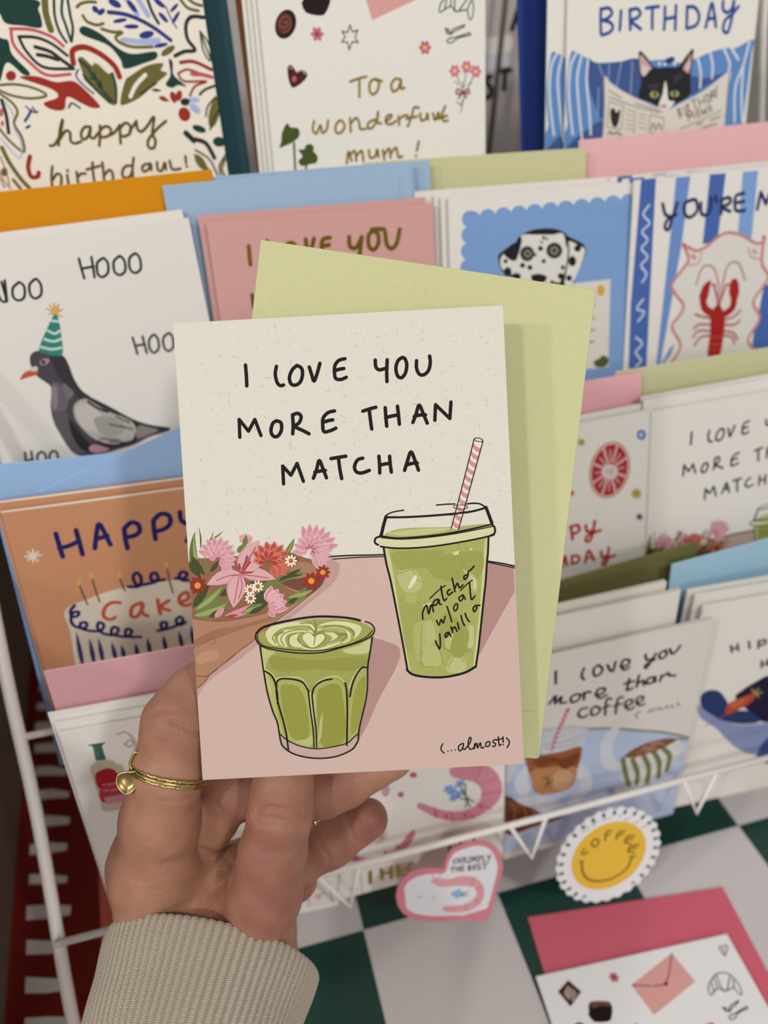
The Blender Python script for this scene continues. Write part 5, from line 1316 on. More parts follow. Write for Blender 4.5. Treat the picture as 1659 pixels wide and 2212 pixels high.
ART['B4'] = '''
R 4767ad 3.81 0.05 11.87 0.08 13.79 94.51 2.95 94.11 2.02 60.25
R 6d8fcb 22.98 0.74 30.86 0.74 29.14 33.7 22.14 94.53 19.58 94.75 22.2 30.91
R 4767ad 41.91 0.91 50.94 1.19 50.11 33.82 41.44 33.96
R 7ea2d6 60.65 1.33 69.47 1.48 70.54 35.95 61.89 32.95
R 4767ad 79.12 1.6 89.15 1.94 91.85 40.31 82.26 37.17
R 4767ad 81.73 58.86 92.52 60.13 95.58 95.34 79.08 94.86
R 6d8fcb 97.92 1.67 106.87 2.01 121.37 98.89 109.81 97.3
R 6d8fcb 27.18 85.93 30.21 84.04 26.12 95.69 22.19 95.13
R 4767ad 79.11 76.66 86.95 75.35 88.55 94.37 79.08 94.86
P dcd8d2 30.94 33.37 38.04 36.72 44.07 35.27 50.98 30.79 57.09 29.86 64.94 32.22 73.21 36.76 78.34 36.76 79.51 44.37 82.55 55.63 77.73 67.36 81.84 77.01 76.74 88.01 83.34 96.05 86.42 107.42 26.38 98.69 32.82 84.39 27.21 72.27 32.11 63.98 24.85 53.28 32.46 42.42
S c77f7c 1.52 30.94 33.37 38.04 36.72 44.07 35.27 50.98 30.79 57.09 29.86 64.94 32.22 73.21 36.76 78.34 36.76
S c77f7c 1.64 78.01 34.61 78.69 47.53 83.88 55.78 76.39 67.19 81.84 77.01 76.05 87.92 81.85 95.24
S c77f7c 1.57 30.62 33.86 34.12 40.49 31.68 44.45 25.37 52.26 28.4 58.04 33.39 64.13 31.38 69.44 27.42 74.54 33.47 84.48 32.08 90.09 26.27 97.49
S c08482 0.7 33.82 43.63 39.99 43.25 41.29 38.12
S c08482 0.7 35.88 39.63 37.7 39.31
S c08482 0.7 36.71 38.15 37.05 41.34
S c08482 0.7 35.17 38.72 38.73 40.78
S c08482 0.72 69.07 38.97 71.64 43.52 77.04 45.18
S c08482 0.72 72.96 39.38 73.83 42.68
S c08482 0.72 71.43 40.29 75.24 41.76
E b04c4c 30.54 33.02 1.11 0.12 0.09 0.94
E b04c4c 77.97 34.4 1.17 0.12 0.15 0.97
S b98480 1.07 54.12 66.7 53.4 55.55 49.12 46.4 42.76 45.68 39.9 53.97
S b98480 1.08 55.43 66.86 55.99 55.85 57.97 46.31 64.29 45.94 69.44 55.22
S a8403e 1.11 51 73.07 44.32 71.09 40.94 69.53
S a8403e 1.12 50.74 76.45 43.51 75.51 41.15 77.48
S a8403e 1.12 51.15 79.94 43.89 78.98 40.98 82.04
S a8403e 1.13 52.09 82.37 45.6 82.66 42.14 86.82
S a8403e 1.13 59.08 75.24 65.45 73.77 68.99 70.81
S a8403e 1.14 59.37 77.57 66.07 78.44 69.12 76.53
S a8403e 1.15 59.82 81.08 66.02 83.06 69.21 86.99
S a8403e 1.15 60.11 83.44 65.66 85.35 67.49 89.11
S a8403e 1.09 54.63 65.65 50.94 56.35
S a8403e 1.1 55.29 65.73 58.01 56.63
S a8403e 1.09 51.52 55.87 49.52 55.09
S a8403e 1.1 58.6 56.15 60.55 56.38
S a5201f 3.92 52.04 70.94 46.41 66.86 44.36 59.96
S a5201f 3.99 58.05 72.27 63.5 68.99 63.92 62.31
P a5201f 43.19 60.92 43.86 55.52 47.97 52.73 48.62 54.99 46.81 59.15 48.36 56.05 47.71 61.47 46.16 64.6
P a5201f 60.55 56.38 61.49 53.75 64.84 54.69 66.68 61.53 64.53 66.86 61.43 63.13 60.19 58.54
P a5201f 54.7 66.21 56.89 68.17 59.6 74.17 59.96 82.26 58.83 94.42 51.47 93.98 51.29 81.11 50.6 71.89 52.29 67.59
S c4554f 0.51 52.05 87.59 59.36 88.01
S c4554f 0.51 51.73 90.48 59.06 90.9
S c4554f 0.51 52.23 83.55 59.52 83.94
S c9d3e8 1.01 9.11 12.09 6.14 16.23 9.99 20.57 6.14 24.19 9.42 28.56 6.37 32.32 10.05 36.83 6.73 40.61 10.08 45.18 7.95 49.16
S c9d3e8 1.07 9.19 57.88 5.83 62.36 10.3 64.56 6.92 69.09
S c9d3e8 1.1 6.25 77.38 10.28 81.32 6.8 85.41 10.31 90.51 7.32 92.99
S 26315f 1.77 16.63 12.3 18.61 17.43 22.3 18.78
S 26315f 1.78 24.93 12.58 22.39 19.79 21.04 24.68 18.78 23.45 20.03 20.06 24.61 18.01
S 26315f 1.8 32.97 11.84 28.95 13.45 29.81 18.51 33.22 20.04 36.54 17.15 35.44 12.57 32.97 11.84
S 26315f 1.81 38.22 13.81 39.15 18.9 42.9 19.76 44.27 15.87 43.79 11.85
S 26315f 1.8 46.43 11.59 47.1 14.14
S 26315f 1.83 50.06 13.41 50.63 20
S 26315f 1.82 50.06 13.41 54.26 12.8 55.21 15.39 51.12 17.02 55.74 19.47
S 26315f 1.82 62.69 11.57 58.47 12.19 57.95 15.64 59.46 19.52 64.46 19.8
S 26315f 1.83 58.32 15.68 63.23 15.43
K 26315f 1.86 71.74 19.98 72.66 11.96 76.7 17.89 78.53 11.99 82.07 19.93
'''.strip().splitlines()
ART['C1'] = '''
R d9cdbb -0.95 -6.14 97.46 -2.53 97.14 0.08 -2.4 -0.03
R c9906c -2.37 -0.16 97.14 0.08 99.27 169.07 -19.42 135.37
K ece3d4 1.21 -2.42 0.09 21.49 0.32 43.97 0.34 73.66 0.15 103.33 -0.36
S 241f5e 2.08 18.74 13.53 18.95 19.28 19.24 24.79
S 241f5e 2.1 26.99 13.23 27.21 19.34 27.33 25.18
S 241f5e 2.09 18.68 20.59 23.08 19.99 26.79 18.59
S 241f5e 2.08 32.84 23.05 34.53 17.19 36.69 11.82 38.46 17.85 39.47 22.47
S 241f5e 2.11 34.22 18.83 39.02 17.94
S 241f5e 2.14 46.41 15.77 46.04 21.19 46.2 25.37
S 241f5e 2.14 46.41 15.77 49.77 13.28 52.45 14.73 52.47 18.15 49.83 19.76 46.56 19.9
S 241f5e 2.15 59.11 13.78 58.65 18.49 58.53 22.96
S 241f5e 2.16 59.11 13.78 62.48 11.27 65.86 12.48 65.88 16.24 63.12 18.54 59.12 19.25
S 241f5e 2.17 70.78 11.57 70.78 15.67 73.44 18.17
S 241f5e 2.19 77.46 11.26 75.13 19.14 71.66 26.25
S 241f5e 2.21 83.49 11.53 83.53 20.52
K e0d6c4 0.86 8.33 19.46 7.03 25.35
K e0d6c4 0.86 4.57 22.05 10.62 22.58
K e0d6c4 0.86 6.12 20.09 8.97 25.02
K e0d6c4 0.85 10.16 20.8 5.25 24.01
E e0d6c4 7.68 22.4 1.41 0.25 -0.37 1.7
P d8cdbb 14.05 52.97 17.74 49.31 25.85 47.26 41.95 44.54 57.17 44.87 72.58 45.92 91.18 50.15 103.51 57.06 94.91 139.32 11.04 117.48 13.36 80.23 14.59 62.02
P dcd2c0 15.33 52.49 25.85 47.26 41.95 44.54 72.63 45.56 97.55 51.35 88.85 69.73 68.5 74.97 43.02 74.24 25.63 67.4 16.32 59.38
S 5d5140 0.77 23.26 40.26 23.76 44.75 24.59 50.09
E cfa85a 23.21 38.11 0.9 0.17 -0.35 1.79
S 5d5140 0.78 28.97 38.12 29.24 43.56 29.84 49.88
E cfa85a 28.91 35.97 0.91 0.17 -0.34 1.79
S 5d5140 0.78 40.54 39.93 40.77 42.68 41.35 46.25
E cfa85a 40.44 37.75 0.93 0.17 -0.32 1.81
S 5d5140 0.8 61.09 38.67 61.24 44.53 61.76 51.3
E cfa85a 60.94 36.48 0.95 0.17 -0.28 1.82
S 5d5140 0.82 80.11 40.68 79.82 46.16 79.94 52.55
E cfa85a 79.9 38.45 0.98 0.18 -0.25 1.85
S 241f5e 1.59 43.19 44.41 47.95 44.96 49.26 40.83 47.91 38.06 46.09 39.88 46.89 44.02 51.69 44.57 56.14 43.58 56.11 39.93 53.98 39.9 53.76 43.13 59.19 43.78
S 241f5e 1.61 64.11 43.97 67.75 44.65 69.33 42.37 67.01 41.21 65.73 43.54 67.59 45.73 72.58 45.92 78 43.23 75.64 42.07 75.14 45.66 82.57 47.05
S 241f5e 1.48 19.17 49.6 16.89 52.07 17.18 55.09 19.61 54.84 19.96 53.06 17.53 53.31 16.17 57.11 17.32 60.34 21.22 61.91 22.29 59.5 19.98 59.02 19.48 61.54 22.68 63.73 27.36 64.71 29.37 62.1 27.59 60.22 26.46 63 28.26 66.43 32.86 68.18 35.17 65.59 33 63.99 31.81 67.18 35.11 69.43 38.7 70.19 40.72 67.53 38.45 66.28 38.1 70.07 44.07 71.73
S 241f5e 1.54 51.94 69.9 55.13 69.79 56.58 66.6 54.13 66.09 54.52 69.66 59.68 69.19 63.85 66.94 62.95 64.43 60.76 66.3 62.28 68.95 64.99 67.95
S c2553c 1.73 38.23 51.9 34.71 51.21 31.27 53.49 30.18 57.74 32.55 59.73 34.81 59.06
S c2553c 1.75 47.1 53.66 43.16 55.12 41.82 59.36 44.08 60.58 47.22 56.68 47.7 53.78 46.85 58.87 48.95 61.2
S c2553c 1.77 54.54 53.63 54.45 58.13 54.59 61.2
S c2553c 1.77 59.32 54.95 55.17 57.52 58.84 60.15
S c2553c 1.77 64.05 57.01 68.06 55.53 67.92 52.11 64.59 53.35 64.05 57.01 66.29 58.98 70.22 58.23
L 38356a 2.07 0 16.24 83.66 17.18 62.57
L 38356a 2.08 0 21.4 83.25 21.98 67.39
L 38356a 2.08 0 25.31 82.95 25.79 68.2
L 38356a 2.09 0 31.18 82.68 31 71.64
L 38356a 2.1 0 34.95 82.73 34.91 74.05
L 38356a 2.11 0 41 82.5 41.07 74.6
L 38356a 2.12 0 46.72 82.57 46.75 72.69
L 38356a 2.14 0 53.91 82.57 54.04 72.68
L 38356a 2.15 0 61.6 82.26 61.2 71.85
L 38356a 2.16 0 66.89 81.8 67.27 69.99
L 38356a 2.17 0 74.01 82.55 74.3 70.66
'''.strip().splitlines()
ART['C3'] = '''
E c07a58 83.06 27.53 10.4 4.69 -3.66 14.33
E d9c8bc 83.06 27.53 9.66 4.36 -3.5 13.69
E ad2b38 83.06 27.53 9.07 4.09 -3.32 12.98
S d3a3a3 1.52 86.11 29.34 88.73 30.9 91.55 32.58
S d3a3a3 0.77 85.33 30.87 87.3 33.77 88.29 35.22
S d3a3a3 1.53 84.21 31.9 85.21 35.68 86.28 39.76
S d3a3a3 0.77 82.91 32.26 82.78 36.35 82.72 38.41
S d3a3a3 1.53 81.64 31.89 80.41 35.66 79.09 39.71
S d3a3a3 0.76 80.58 30.86 78.45 33.73 77.38 35.17
S d3a3a3 1.51 79.91 29.32 77.2 30.86 74.31 32.51
S d3a3a3 0.75 79.72 27.52 76.86 27.51 75.43 27.51
S d3a3a3 1.5 80.03 25.72 77.45 24.19 74.72 22.56
S d3a3a3 0.74 80.81 24.21 78.89 21.39 77.94 19.99
S d3a3a3 1.49 81.92 23.2 80.95 19.53 79.93 15.64
S d3a3a3 0.74 83.21 22.84 83.33 18.87 83.39 16.89
S d3a3a3 1.49 84.47 23.2 85.67 19.52 86.94 15.62
S d3a3a3 0.75 85.52 24.21 87.63 21.39 88.67 19.98
S d3a3a3 1.51 86.21 25.73 88.9 24.2 91.77 22.56
S d3a3a3 0.76 86.41 27.53 89.29 27.54 90.74 27.54
E d8c9c4 83.06 28.27 4.23 1.91 -0.97 3.81
S b58a86 0.38 81.42 26.82 82.17 28.47 81.8 29.89
S b58a86 0.38 83.65 26.53 84.79 29
S b58a86 0.38 84.4 27.42 83.67 30.27
S b58a86 0.38 81.79 27.64 85.16 28.32
E 6a7fc0 99.79 12.06 2.54 0.49 0.07 2.77
E d6d3d4 99.64 12.04 0.9 0.17 0.03 1.02
L a09a4a 1.23 0 65.82 9.5 70.72 10.44
L a09a4a 1.23 0 66.55 7.92 69.99 12.03
L a09a4a 1.23 0 68.29 7.54 68.24 12.41
L a09a4a 1.23 0 70.02 8.59 66.51 11.35
L a89a48 1.8 0 94.35 42.78 101.44 44.27
L a89a48 1.79 0 95.33 40.47 100.46 46.59
L a89a48 1.79 0 97.81 39.95 97.96 47.12
L a89a48 1.8 0 100.33 41.52 95.43 45.53
L 54504c 1.2 0 97.55 56.41 102.25 57.44
L 54504c 1.2 0 98.2 54.87 101.6 59
L 54504c 1.2 0 99.84 54.53 99.95 59.34
L 54504c 1.2 0 101.52 55.59 98.27 58.27
L b85a54 0.98 0 60.89 35.36 64.73 36.17
L b85a54 0.98 0 61.47 34.09 64.14 37.44
L b85a54 0.98 0 62.84 33.8 62.77 37.73
L b85a54 0.98 0 64.18 34.66 61.43 36.87
L 8a8884 0.43 0 95.8 -1.51 97.56 -1.19
L 8a8884 0.43 0 96.04 -2.06 97.31 -0.64
L 8a8884 0.43 0 96.66 -2.2 96.7 -0.51
L 8a8884 0.44 0 97.29 -1.84 96.07 -0.87
S b3342f 1.72 61.76 54.09 62.46 57.41 62.78 61.47
S b3342f 1.73 61.76 54.09 65.54 54.14 66.64 56.76 64.72 58.32 62.45 58.2
S b3342f 1.74 70.08 55.14 70.81 58.88 73.88 58.77
S b3342f 1.75 75.04 53.86 73.87 60.76 71.93 64.75 70.01 63.51 71.57 61.05 78.09 59.71
S b3342f 1.72 52.77 52.49 53.19 59.7
S b3342f 1.71 52.77 52.49 56.14 52.84 56.84 54.97 53.43 56.18
S b3342f 1.69 45.11 58.27 47.19 52.03 49.22 58.8
S b3342f 1.7 45.79 56.05 48.77 56.32
S b3342f 1.7 39.41 51.48 39.9 57.88
S b3342f 1.7 42.37 51.74 42.86 58.55
S b3342f 1.69 39.29 54.58 42.62 54.94
S b3342f 1.59 56.76 76.35 58.42 70.17 59.46 76.16
S b3342f 1.61 62.24 71.06 62.18 75.15
S b3342f 1.61 62.24 71.06 65.31 71.77 66.44 74.09 64.49 75.69 62.17 75.56
S b3342f 1.61 69.52 76.46 71.51 69.93 74.59 76.4
S b3342f 1.62 70.32 74.17 73.82 74.16
S b3342f 1.63 78.49 71.95 79.28 75.84 82.02 75.24
S b3342f 1.64 82.78 70.89 82.03 77.31 80.86 80.79 79.29 79.58 80.85 77.45 86.35 76.24
S b3342f 1.61 50.79 70.03 51.35 77.14
S b3342f 1.61 54.21 70.42 54.57 77.49
S b3342f 1.6 50.99 73.75 54.5 74.01
S b3342f 1.58 44.73 69.43 49.65 69.76
S b3342f 1.6 47.15 69.58 47.39 76.6
S b3342f 1.59 38.71 68.83 39.05 75.44
S b3342f 1.58 38.71 68.83 41.32 69.44 41.61 71.95 38.94 72.3 41.83 76.11
'''.strip().splitlines()
ART['D1'] = '''
P cdbfa4 7.89 21.19 11.06 19.07 15.88 18.88 18.68 22.12 20.47 23.6 20.51 30.72 19.57 45.12 19.34 48.27 14.18 48.91 7.91 48.13 7.8 41.69 7.67 27.16
R 3f7060 10.41 9.15 15.88 9.41 14.7 11.23 14.9 18.62 10.83 18.52 11.18 10.31
S 356253 0.8 10.06 9.25 16.07 9.46
S 5d8a7a 0.41 11.95 11.48 11.99 17.84
P b01f2e 8.84 26.47 12.13 23.85 15.53 24.07 17.66 27.38 17.28 32.91 9.22 34.77
P b83a48 9.22 34.77 17.28 32.91 18.53 37.42 18.78 41.7 8.93 43.08
R cf8f95 9.67 40.12 18.73 40.1 18.89 44.92 9.77 44.18
S e0b8b4 0.42 10.7 32.6 12.12 32.49
S e0b8b4 0.42 12.68 33.16 13.81 32.76
S e0b8b4 0.42 14.1 33.05 16.62 32.72
S e0b8b4 0.42 10.34 36.13 12.43 36.2
S e0b8b4 0.43 13.03 36.69 16.56 36.65
S cbb3b0 0.96 21.76 6.32 24.6 5.61 27.09 8.64 27.87 13.68 26.69 16.31
S cbb3b0 0.97 24.11 11.73 26.09 10.31 26.97 12.96 24.74 13.84 23.7 12.11
'''.strip().splitlines()
ART['D2'] = '''
P cc8796 76.15 73.06 81.44 72.44 90.32 74.17 98.47 80.42 103.22 91.76 102.48 102.79 96 109.47 86.64 112.58 77.36 110.5 68.32 104.64 61.34 97.08 58.79 93.68 60.66 91.25 66.73 96.5 75.65 102.83 84.81 104.83 90.36 102.35 92.65 95.6 89.43 87.09 81.35 81.93 76.95 78.06
S c0707f 1.09 92.12 77.13 89.43 87.09
S c0707f 1.1 101.3 87.42 91.25 88.93
S c0707f 1.11 103.33 98.03 92.65 96.22
S c0707f 1.13 97.87 108.85 90.36 102.35
S c0707f 1.13 88.51 112.61 84.81 104.83
S c0707f 1.11 77.36 110.5 76.1 102.99
S c0707f 1.09 68.32 104.64 67.61 97.44
E b85a6c 92.23 105.56 0.93 0.33 0.01 1.8
E b85a6c 83.86 108.34 0.93 0.33 -0.01 1.8
E b85a6c 73.76 105.98 0.91 0.33 -0.03 1.78
E b85a6c 68.4 101.5 0.9 0.32 -0.05 1.76
F 7f9fd2 5 0.7 75.47 86.6 2.85 0.98
E 6f8cc4 75.47 86.6 0.85 0.29 -0.02 1.16
F 7f9fd2 5 0.7 81.32 84.94 2.87 0.97
E 6f8cc4 81.32 84.94 0.86 0.29 -0.01 1.16
F 7f9fd2 5 0.7 78.06 93.64 2.89 1.01
E 6f8cc4 78.06 93.64 0.87 0.3 -0.02 1.19
F 7f9fd2 5 0.7 80.34 91.96 2.89 1
E 6f8cc4 80.34 91.96 0.87 0.3 -0.01 1.18
F 7f9fd2 5 0.7 77.22 89.03 2.87 0.99
E 6f8cc4 77.22 89.03 0.86 0.3 -0.02 1.17
S 4c6a50 0.89 82.19 88.29 84.85 97.88 86.66 103.58
S 4c6a50 0.89 79.42 93.49 84.85 97.88
S 4c6a50 0.89 84 86.46 84.39 97.72
S 4c6a50 0.9 84.85 96.63 88.51 100.43
S 4c6a50 0.89 83.9 102.6 85.77 95.71
P c97d8c 18.71 114.38 21.57 111.58 26.39 117.37 33.19 122.02 40.42 121.51 47.8 119.06 52.61 113.02 56.39 109.25 57.13 113.41 53.16 121.12 47.47 125.59 38.34 126.05 27.78 122.55 20.94 119.19
S c0707f 1 26.39 117.37 26.04 121.87
S c0707f 1.01 33.19 122.02 33.89 124.96
S c0707f 1.02 40.42 121.51 41.96 126.13
S c0707f 1.02 47.8 119.06 49.84 123.84
S c0707f 1.02 52.61 113.02 54.68 117.73
E b85a6c 41.34 121.21 0.88 0.34 -0.11 1.82
E b85a6c 47.8 119.06 0.89 0.34 -0.08 1.56
P cdbfa6 34.19 107.37 39.52 106.81 43.21 104.36 41.9 111.58 37.39 112.46
P b5978a 38.74 105.24 40.54 104.64 41.11 109.98 38.89 109.79
E b5607a 51.22 82.23 1.54 0.53 -0.09 1.9
E b25a70 57.93 71.12 1.87 0.62 -0.07 1.85
E c99aa6 43.96 76.39 2.01 0.69 -0.27 4.67
S 3a3733 1.42 85.65 125.44 92.31 125.25
S 3a3733 1.45 88.5 126.51 88.49 137.43
S 3a3733 1.43 96.4 122.75 96.14 126.68
S 3a3733 1.43 80.91 126.34 81.31 133.29
S 3a3733 1.43 75.24 126.88 75.11 135
S gold 2.1 32.47 132.52 32.05 141.33
S gold 2.1 38.37 132.84 38.37 140.43
S gold 2.12 43.38 133.48 43.21 141.71
S gold 2.1 38.44 136.3 43.17 137.25
S gold 2.12 47.06 133.57 47.11 141.9
S gold 2.13 47.14 141.21 50.39 141.55
S gold 2.11 47.04 137.7 49.81 138.11
S gold 2.12 54.46 133.77 52.52 135.75 52.8 140.01 55.57 141.12
S c58a94 1.14 2.99 140.37 4.86 139.49 5.56 141.46 4.07 142.92
S c58a94 1.14 6.62 139.81 8.04 139.01
S c58a94 1.16 23.14 141.84 24.34 144.02
S c58a94 1.15 21.71 142.64 22.75 140.98
K a9a39c 0.58 11.43 131.48 11.09 151.6
K a9a39c 0.59 27.48 132.56 27.32 153.52
'''.strip().splitlines()
ART['D3'] = '''
S 23272a 1.47 23.52 11.34 23.98 19.35
S 23272a 1.48 38.13 13.48 37.22 17.95 38.73 21.05
S 23272a 1.51 45.66 13.55 43.31 15.49 44.12 19.96 46.68 20.18 48.07 16.87 45.66 13.55
S 23272a 1.51 50.41 14.91 52.04 18.54 53.85 19.6 54.55 13.99
S 23272a 1.5 57.52 18 61.37 18.04 61.88 15.02 58.81 14.15 57.9 17.58 59.97 20.83 62.45 19.95
S 23272a 1.53 70.28 13.72 71.66 17.79 75.04 17.16
S 23272a 1.55 76.02 14.8 73.68 19.96 71.92 23.21 71.19 20.85 76.09 18.52
S 23272a 1.54 79.84 14.29 77.89 15.85 79.18 18.86 82.04 17.54 81.12 14.12 79.84 14.29
S 23272a 1.55 83.22 13.66 85.07 17.33 87.1 16.31 88.79 13.1
S 23272a 1.51 21.35 32.08 24.46 27.56 24.35 33.01 27.49 29.03 27.34 33.38 30.34 33.75
S 23272a 1.54 35.16 29.72 32.71 31.17 33.38 34.69 36.36 34.49 37.81 31.07 35.16 29.72
S 23272a 1.55 39.43 29.91 39.84 35
S 23272a 1.53 39.57 31.6 41.58 30.01 42.94 30.97
S 23272a 1.54 45.73 33.47 49.63 33.55 50.64 30.54 47.15 30.04 46.13 33.04 48.61 36.57 51.97 35.36
S 23272a 1.58 63.34 27.75 63.08 33.16 62.89 35.32 65.94 35.13
S 23272a 1.57 61.02 30.34 66.24 30.25
S 23272a 1.59 68.48 27.08 68.08 34.66
S 23272a 1.58 68.72 32.63 71.18 31.15 72.07 34.73
S 23272a 1.6 76.37 30.48 73.77 30.82 73.76 34.12 76.83 33.93 77.68 30.31 78.22 34.34
S 23272a 1.6 81.29 30.82 80.92 34.58
S 23272a 1.6 81.45 31.97 84.74 30.18 85.92 32.17 89.19 33.13
S 23272a 1.48 42.07 41.3 38.61 41.35 37.58 45.01 40.4 47.62 42.5 46.56
S 23272a 1.5 46.44 41.52 44.4 43.16 45.2 47.41 48.27 47.23 49.3 44.12 46.44 41.52
S 23272a 1.47 54.95 39.07 52.31 38.82 52.47 49.7
S 23272a 1.49 51.06 44.09 54.51 43.46
S 23272a 1.49 61.19 39.85 58.58 40.18 58.32 50.39
S 23272a 1.5 56.85 44.75 60.78 44.26
S 23272a 1.5 63.28 46.75 66.77 46.11 66.43 43.15 63.34 43.34 63.28 46.75 65.86 49.86 68.45 48.93
S 23272a 1.51 69.49 46.37 72.53 45.59 72.63 42.77 69.53 42.96 69.49 46.37 72.04 48.89 74.23 48.41
S 7d7a78 0.89 72.56 53.11 70.03 54.66 71.27 57.41
S 7d7a78 0.89 76.97 55.67 78.08 53.67 79.28 55.8
S 7d7a78 0.89 80.07 54.88 80.77 53.34
S 7d7a78 0.89 81.98 55.47 83.16 54.08 84.85 56.37
S 7d7a78 0.9 86.12 55.59 87.3 54.2 88.93 55.88
S 7d7a78 0.91 90.1 54.48 91.83 56.78
S 7d7a78 0.91 93.21 53.68 94.95 55.98
P b5c3dd 9.03 51.36 18.79 48.76 30.67 52.02 48.79 58.01 67.62 65.19 82.32 71.8 104.87 82.93 105.88 92.21 107.68 112.72 108.02 141 106.13 149.11 76.93 146.7 -0.32 142.23 -21.1 133.63 -3.57 61.29
S 6d7056 1.26 43.33 56.71 58.09 61.26 73.43 67.68 87.23 73.4 106 83.93
S d0d6dd 7.04 58.37 63.99 55.59 72.81 57.81 86.09 64.2 93.46 70.51 90.47
S d0d6dd 7.26 39.19 84.71 44.44 92.98 46.27 104.18 41.06 110.35 38.93 120.54
S d0d6dd 7.48 99.2 89.96 96.74 99.53
S d0d6dd 6.72 12.56 76.64 8.32 82.67 10.49 93.74
S d0d6dd 6.64 1.83 71.64 0.26 79.79
P c9cdd6 19.34 51.25 21.85 49.75 30.59 50.84 39.56 53.73 43.74 56.26 42.91 62.52 40.74 69.05 31.81 69.7 19.21 66.65
S 9fa4a4 0.64 19.28 50.07 30.61 51.19 43.74 56.26
S 9fa4a4 0.65 18.92 60.53 31.33 62.28 42.72 60.07
S 9fa4a4 0.66 18.59 62.82 31.57 65.98 40.35 64.08
P 9a5a38 10.41 66.07 19.27 67.88 29.98 69.09 40.74 69.05 41.15 80.33 39.47 88.64 37.48 99.65 27.34 101.24 16.95 96.11 13.76 84.62
P b98459 13.56 79.49 23.4 79.19 39.19 84.71 37.48 99.65 27.34 101.24 17.91 97.12
P 7a4024 14.11 71 22.93 70.35 32.14 74.74 39.17 72.2 39.74 79.85 32.72 83.71 26.85 76.64 19.75 77.91
P c9a078 26.52 86.61 32.72 83.71 37.77 90.61 35.56 98.96 28.05 97.54
S 6a3c22 0.92 20.18 86.91 23.8 86.93 23.15 91.85 26.74 90.55
S 6a3c22 0.93 22.35 94.16 24.08 92.18
S c0697c 2.14 31.55 39.14 29.44 46.43 26.54 55.95 24.47 66.01
S d9c0c4 0.73 30.39 41.03 31.62 42.78
S d9c0c4 0.73 29.58 43.84 30.81 45.61
S d9c0c4 0.74 28.76 46.67 30 48.45
S d9c0c4 0.74 27.94 49.52 29.18 51.31
S d9c0c4 0.75 27.12 52.39 28.36 54.2
S d9c0c4 0.75 26.28 55.28 27.53 57.1
S d9c0c4 0.76 25.44 58.19 26.69 60.03
S d9c0c4 0.76 24.6 61.12 25.85 62.97
S d9c0c4 0.77 23.75 64.07 25 65.94
P 7a422a -0.29 96.3 2.38 94.67 8.03 102.05 15.64 108.95 23.52 117.43 32.16 119.35 33.4 124.02 16.33 125.83 1.24 125.52
P 5c2a18 1 114.26 11.98 110.28 19.94 121.62 12.49 124.32 2.15 124.47
S 8e5636 1.42 2.47 98.64 5.45 107.79 4.81 118.51
S 8e5636 1.44 9 103.75 12.03 111.66 11.43 121.1
S 8e5636 1.47 16.7 112.08 18.91 119.82
S 8e5636 1.48 24.48 117.8 25.67 122.44
P ccced6 6.07 97.35 15.21 98.1 27.57 105.33 33.75 114.43 33.14 119.73 23.45 116.02 15.64 108.95 8.95 102.4
E 7f8aa8 73.36 115.42 12.71 -0.48 1.68 5.67
E bcb9b6 74.21 114.36 12.23 -0.47 1.6 5.35
E 9099b5 62.36 112.76 2.33 -0.36 1.54 4.69
P dad8d2 65.1 88.61 68.09 85.8 96.97 81.58 99.01 95.07 96.53 104.76 92.34 110 79 113.37 71.85 110.78 67.55 102.52
S 6f7a4a 2.94 66.35 87.12 69.9 102.03 72.87 111.15
S 6f7a4a 2.96 72.33 89.81 76.62 101.76 77.29 111.39
S 6f7a4a 2.96 78.95 89.51 83.18 100.09 83.79 112.37
S 6f7a4a 2.97 84.42 87.53 89.24 98.25 90.46 110.69
S 6f7a4a 2.96 90.07 86.89 95.11 95.04 94.86 106.85
P 8a4c34 67.6 85.63 69.6 82.51 78.6 79.25 89.95 79.26 96.97 81.58 96.36 83.9 87.24 87.21 75.97 88.49 70.2 87.8
S c39a84 1.19 74.65 85.49 79.02 82.53 83.07 84.53
S c39a84 1.19 81.73 81.55 86.42 81.23 89.6 83.55
S c39a84 1.2 79.44 85.84 84.97 84.53
S 5f6a48 1.09 97.47 81.75 104.18 84.6
S 5f6a48 1.08 67.11 85.46 96.06 81.91
S c9ccd4 2.75 97.98 88.27 102.88 88.63 104.17 96.83 97.57 98.5
'''.strip().splitlines()
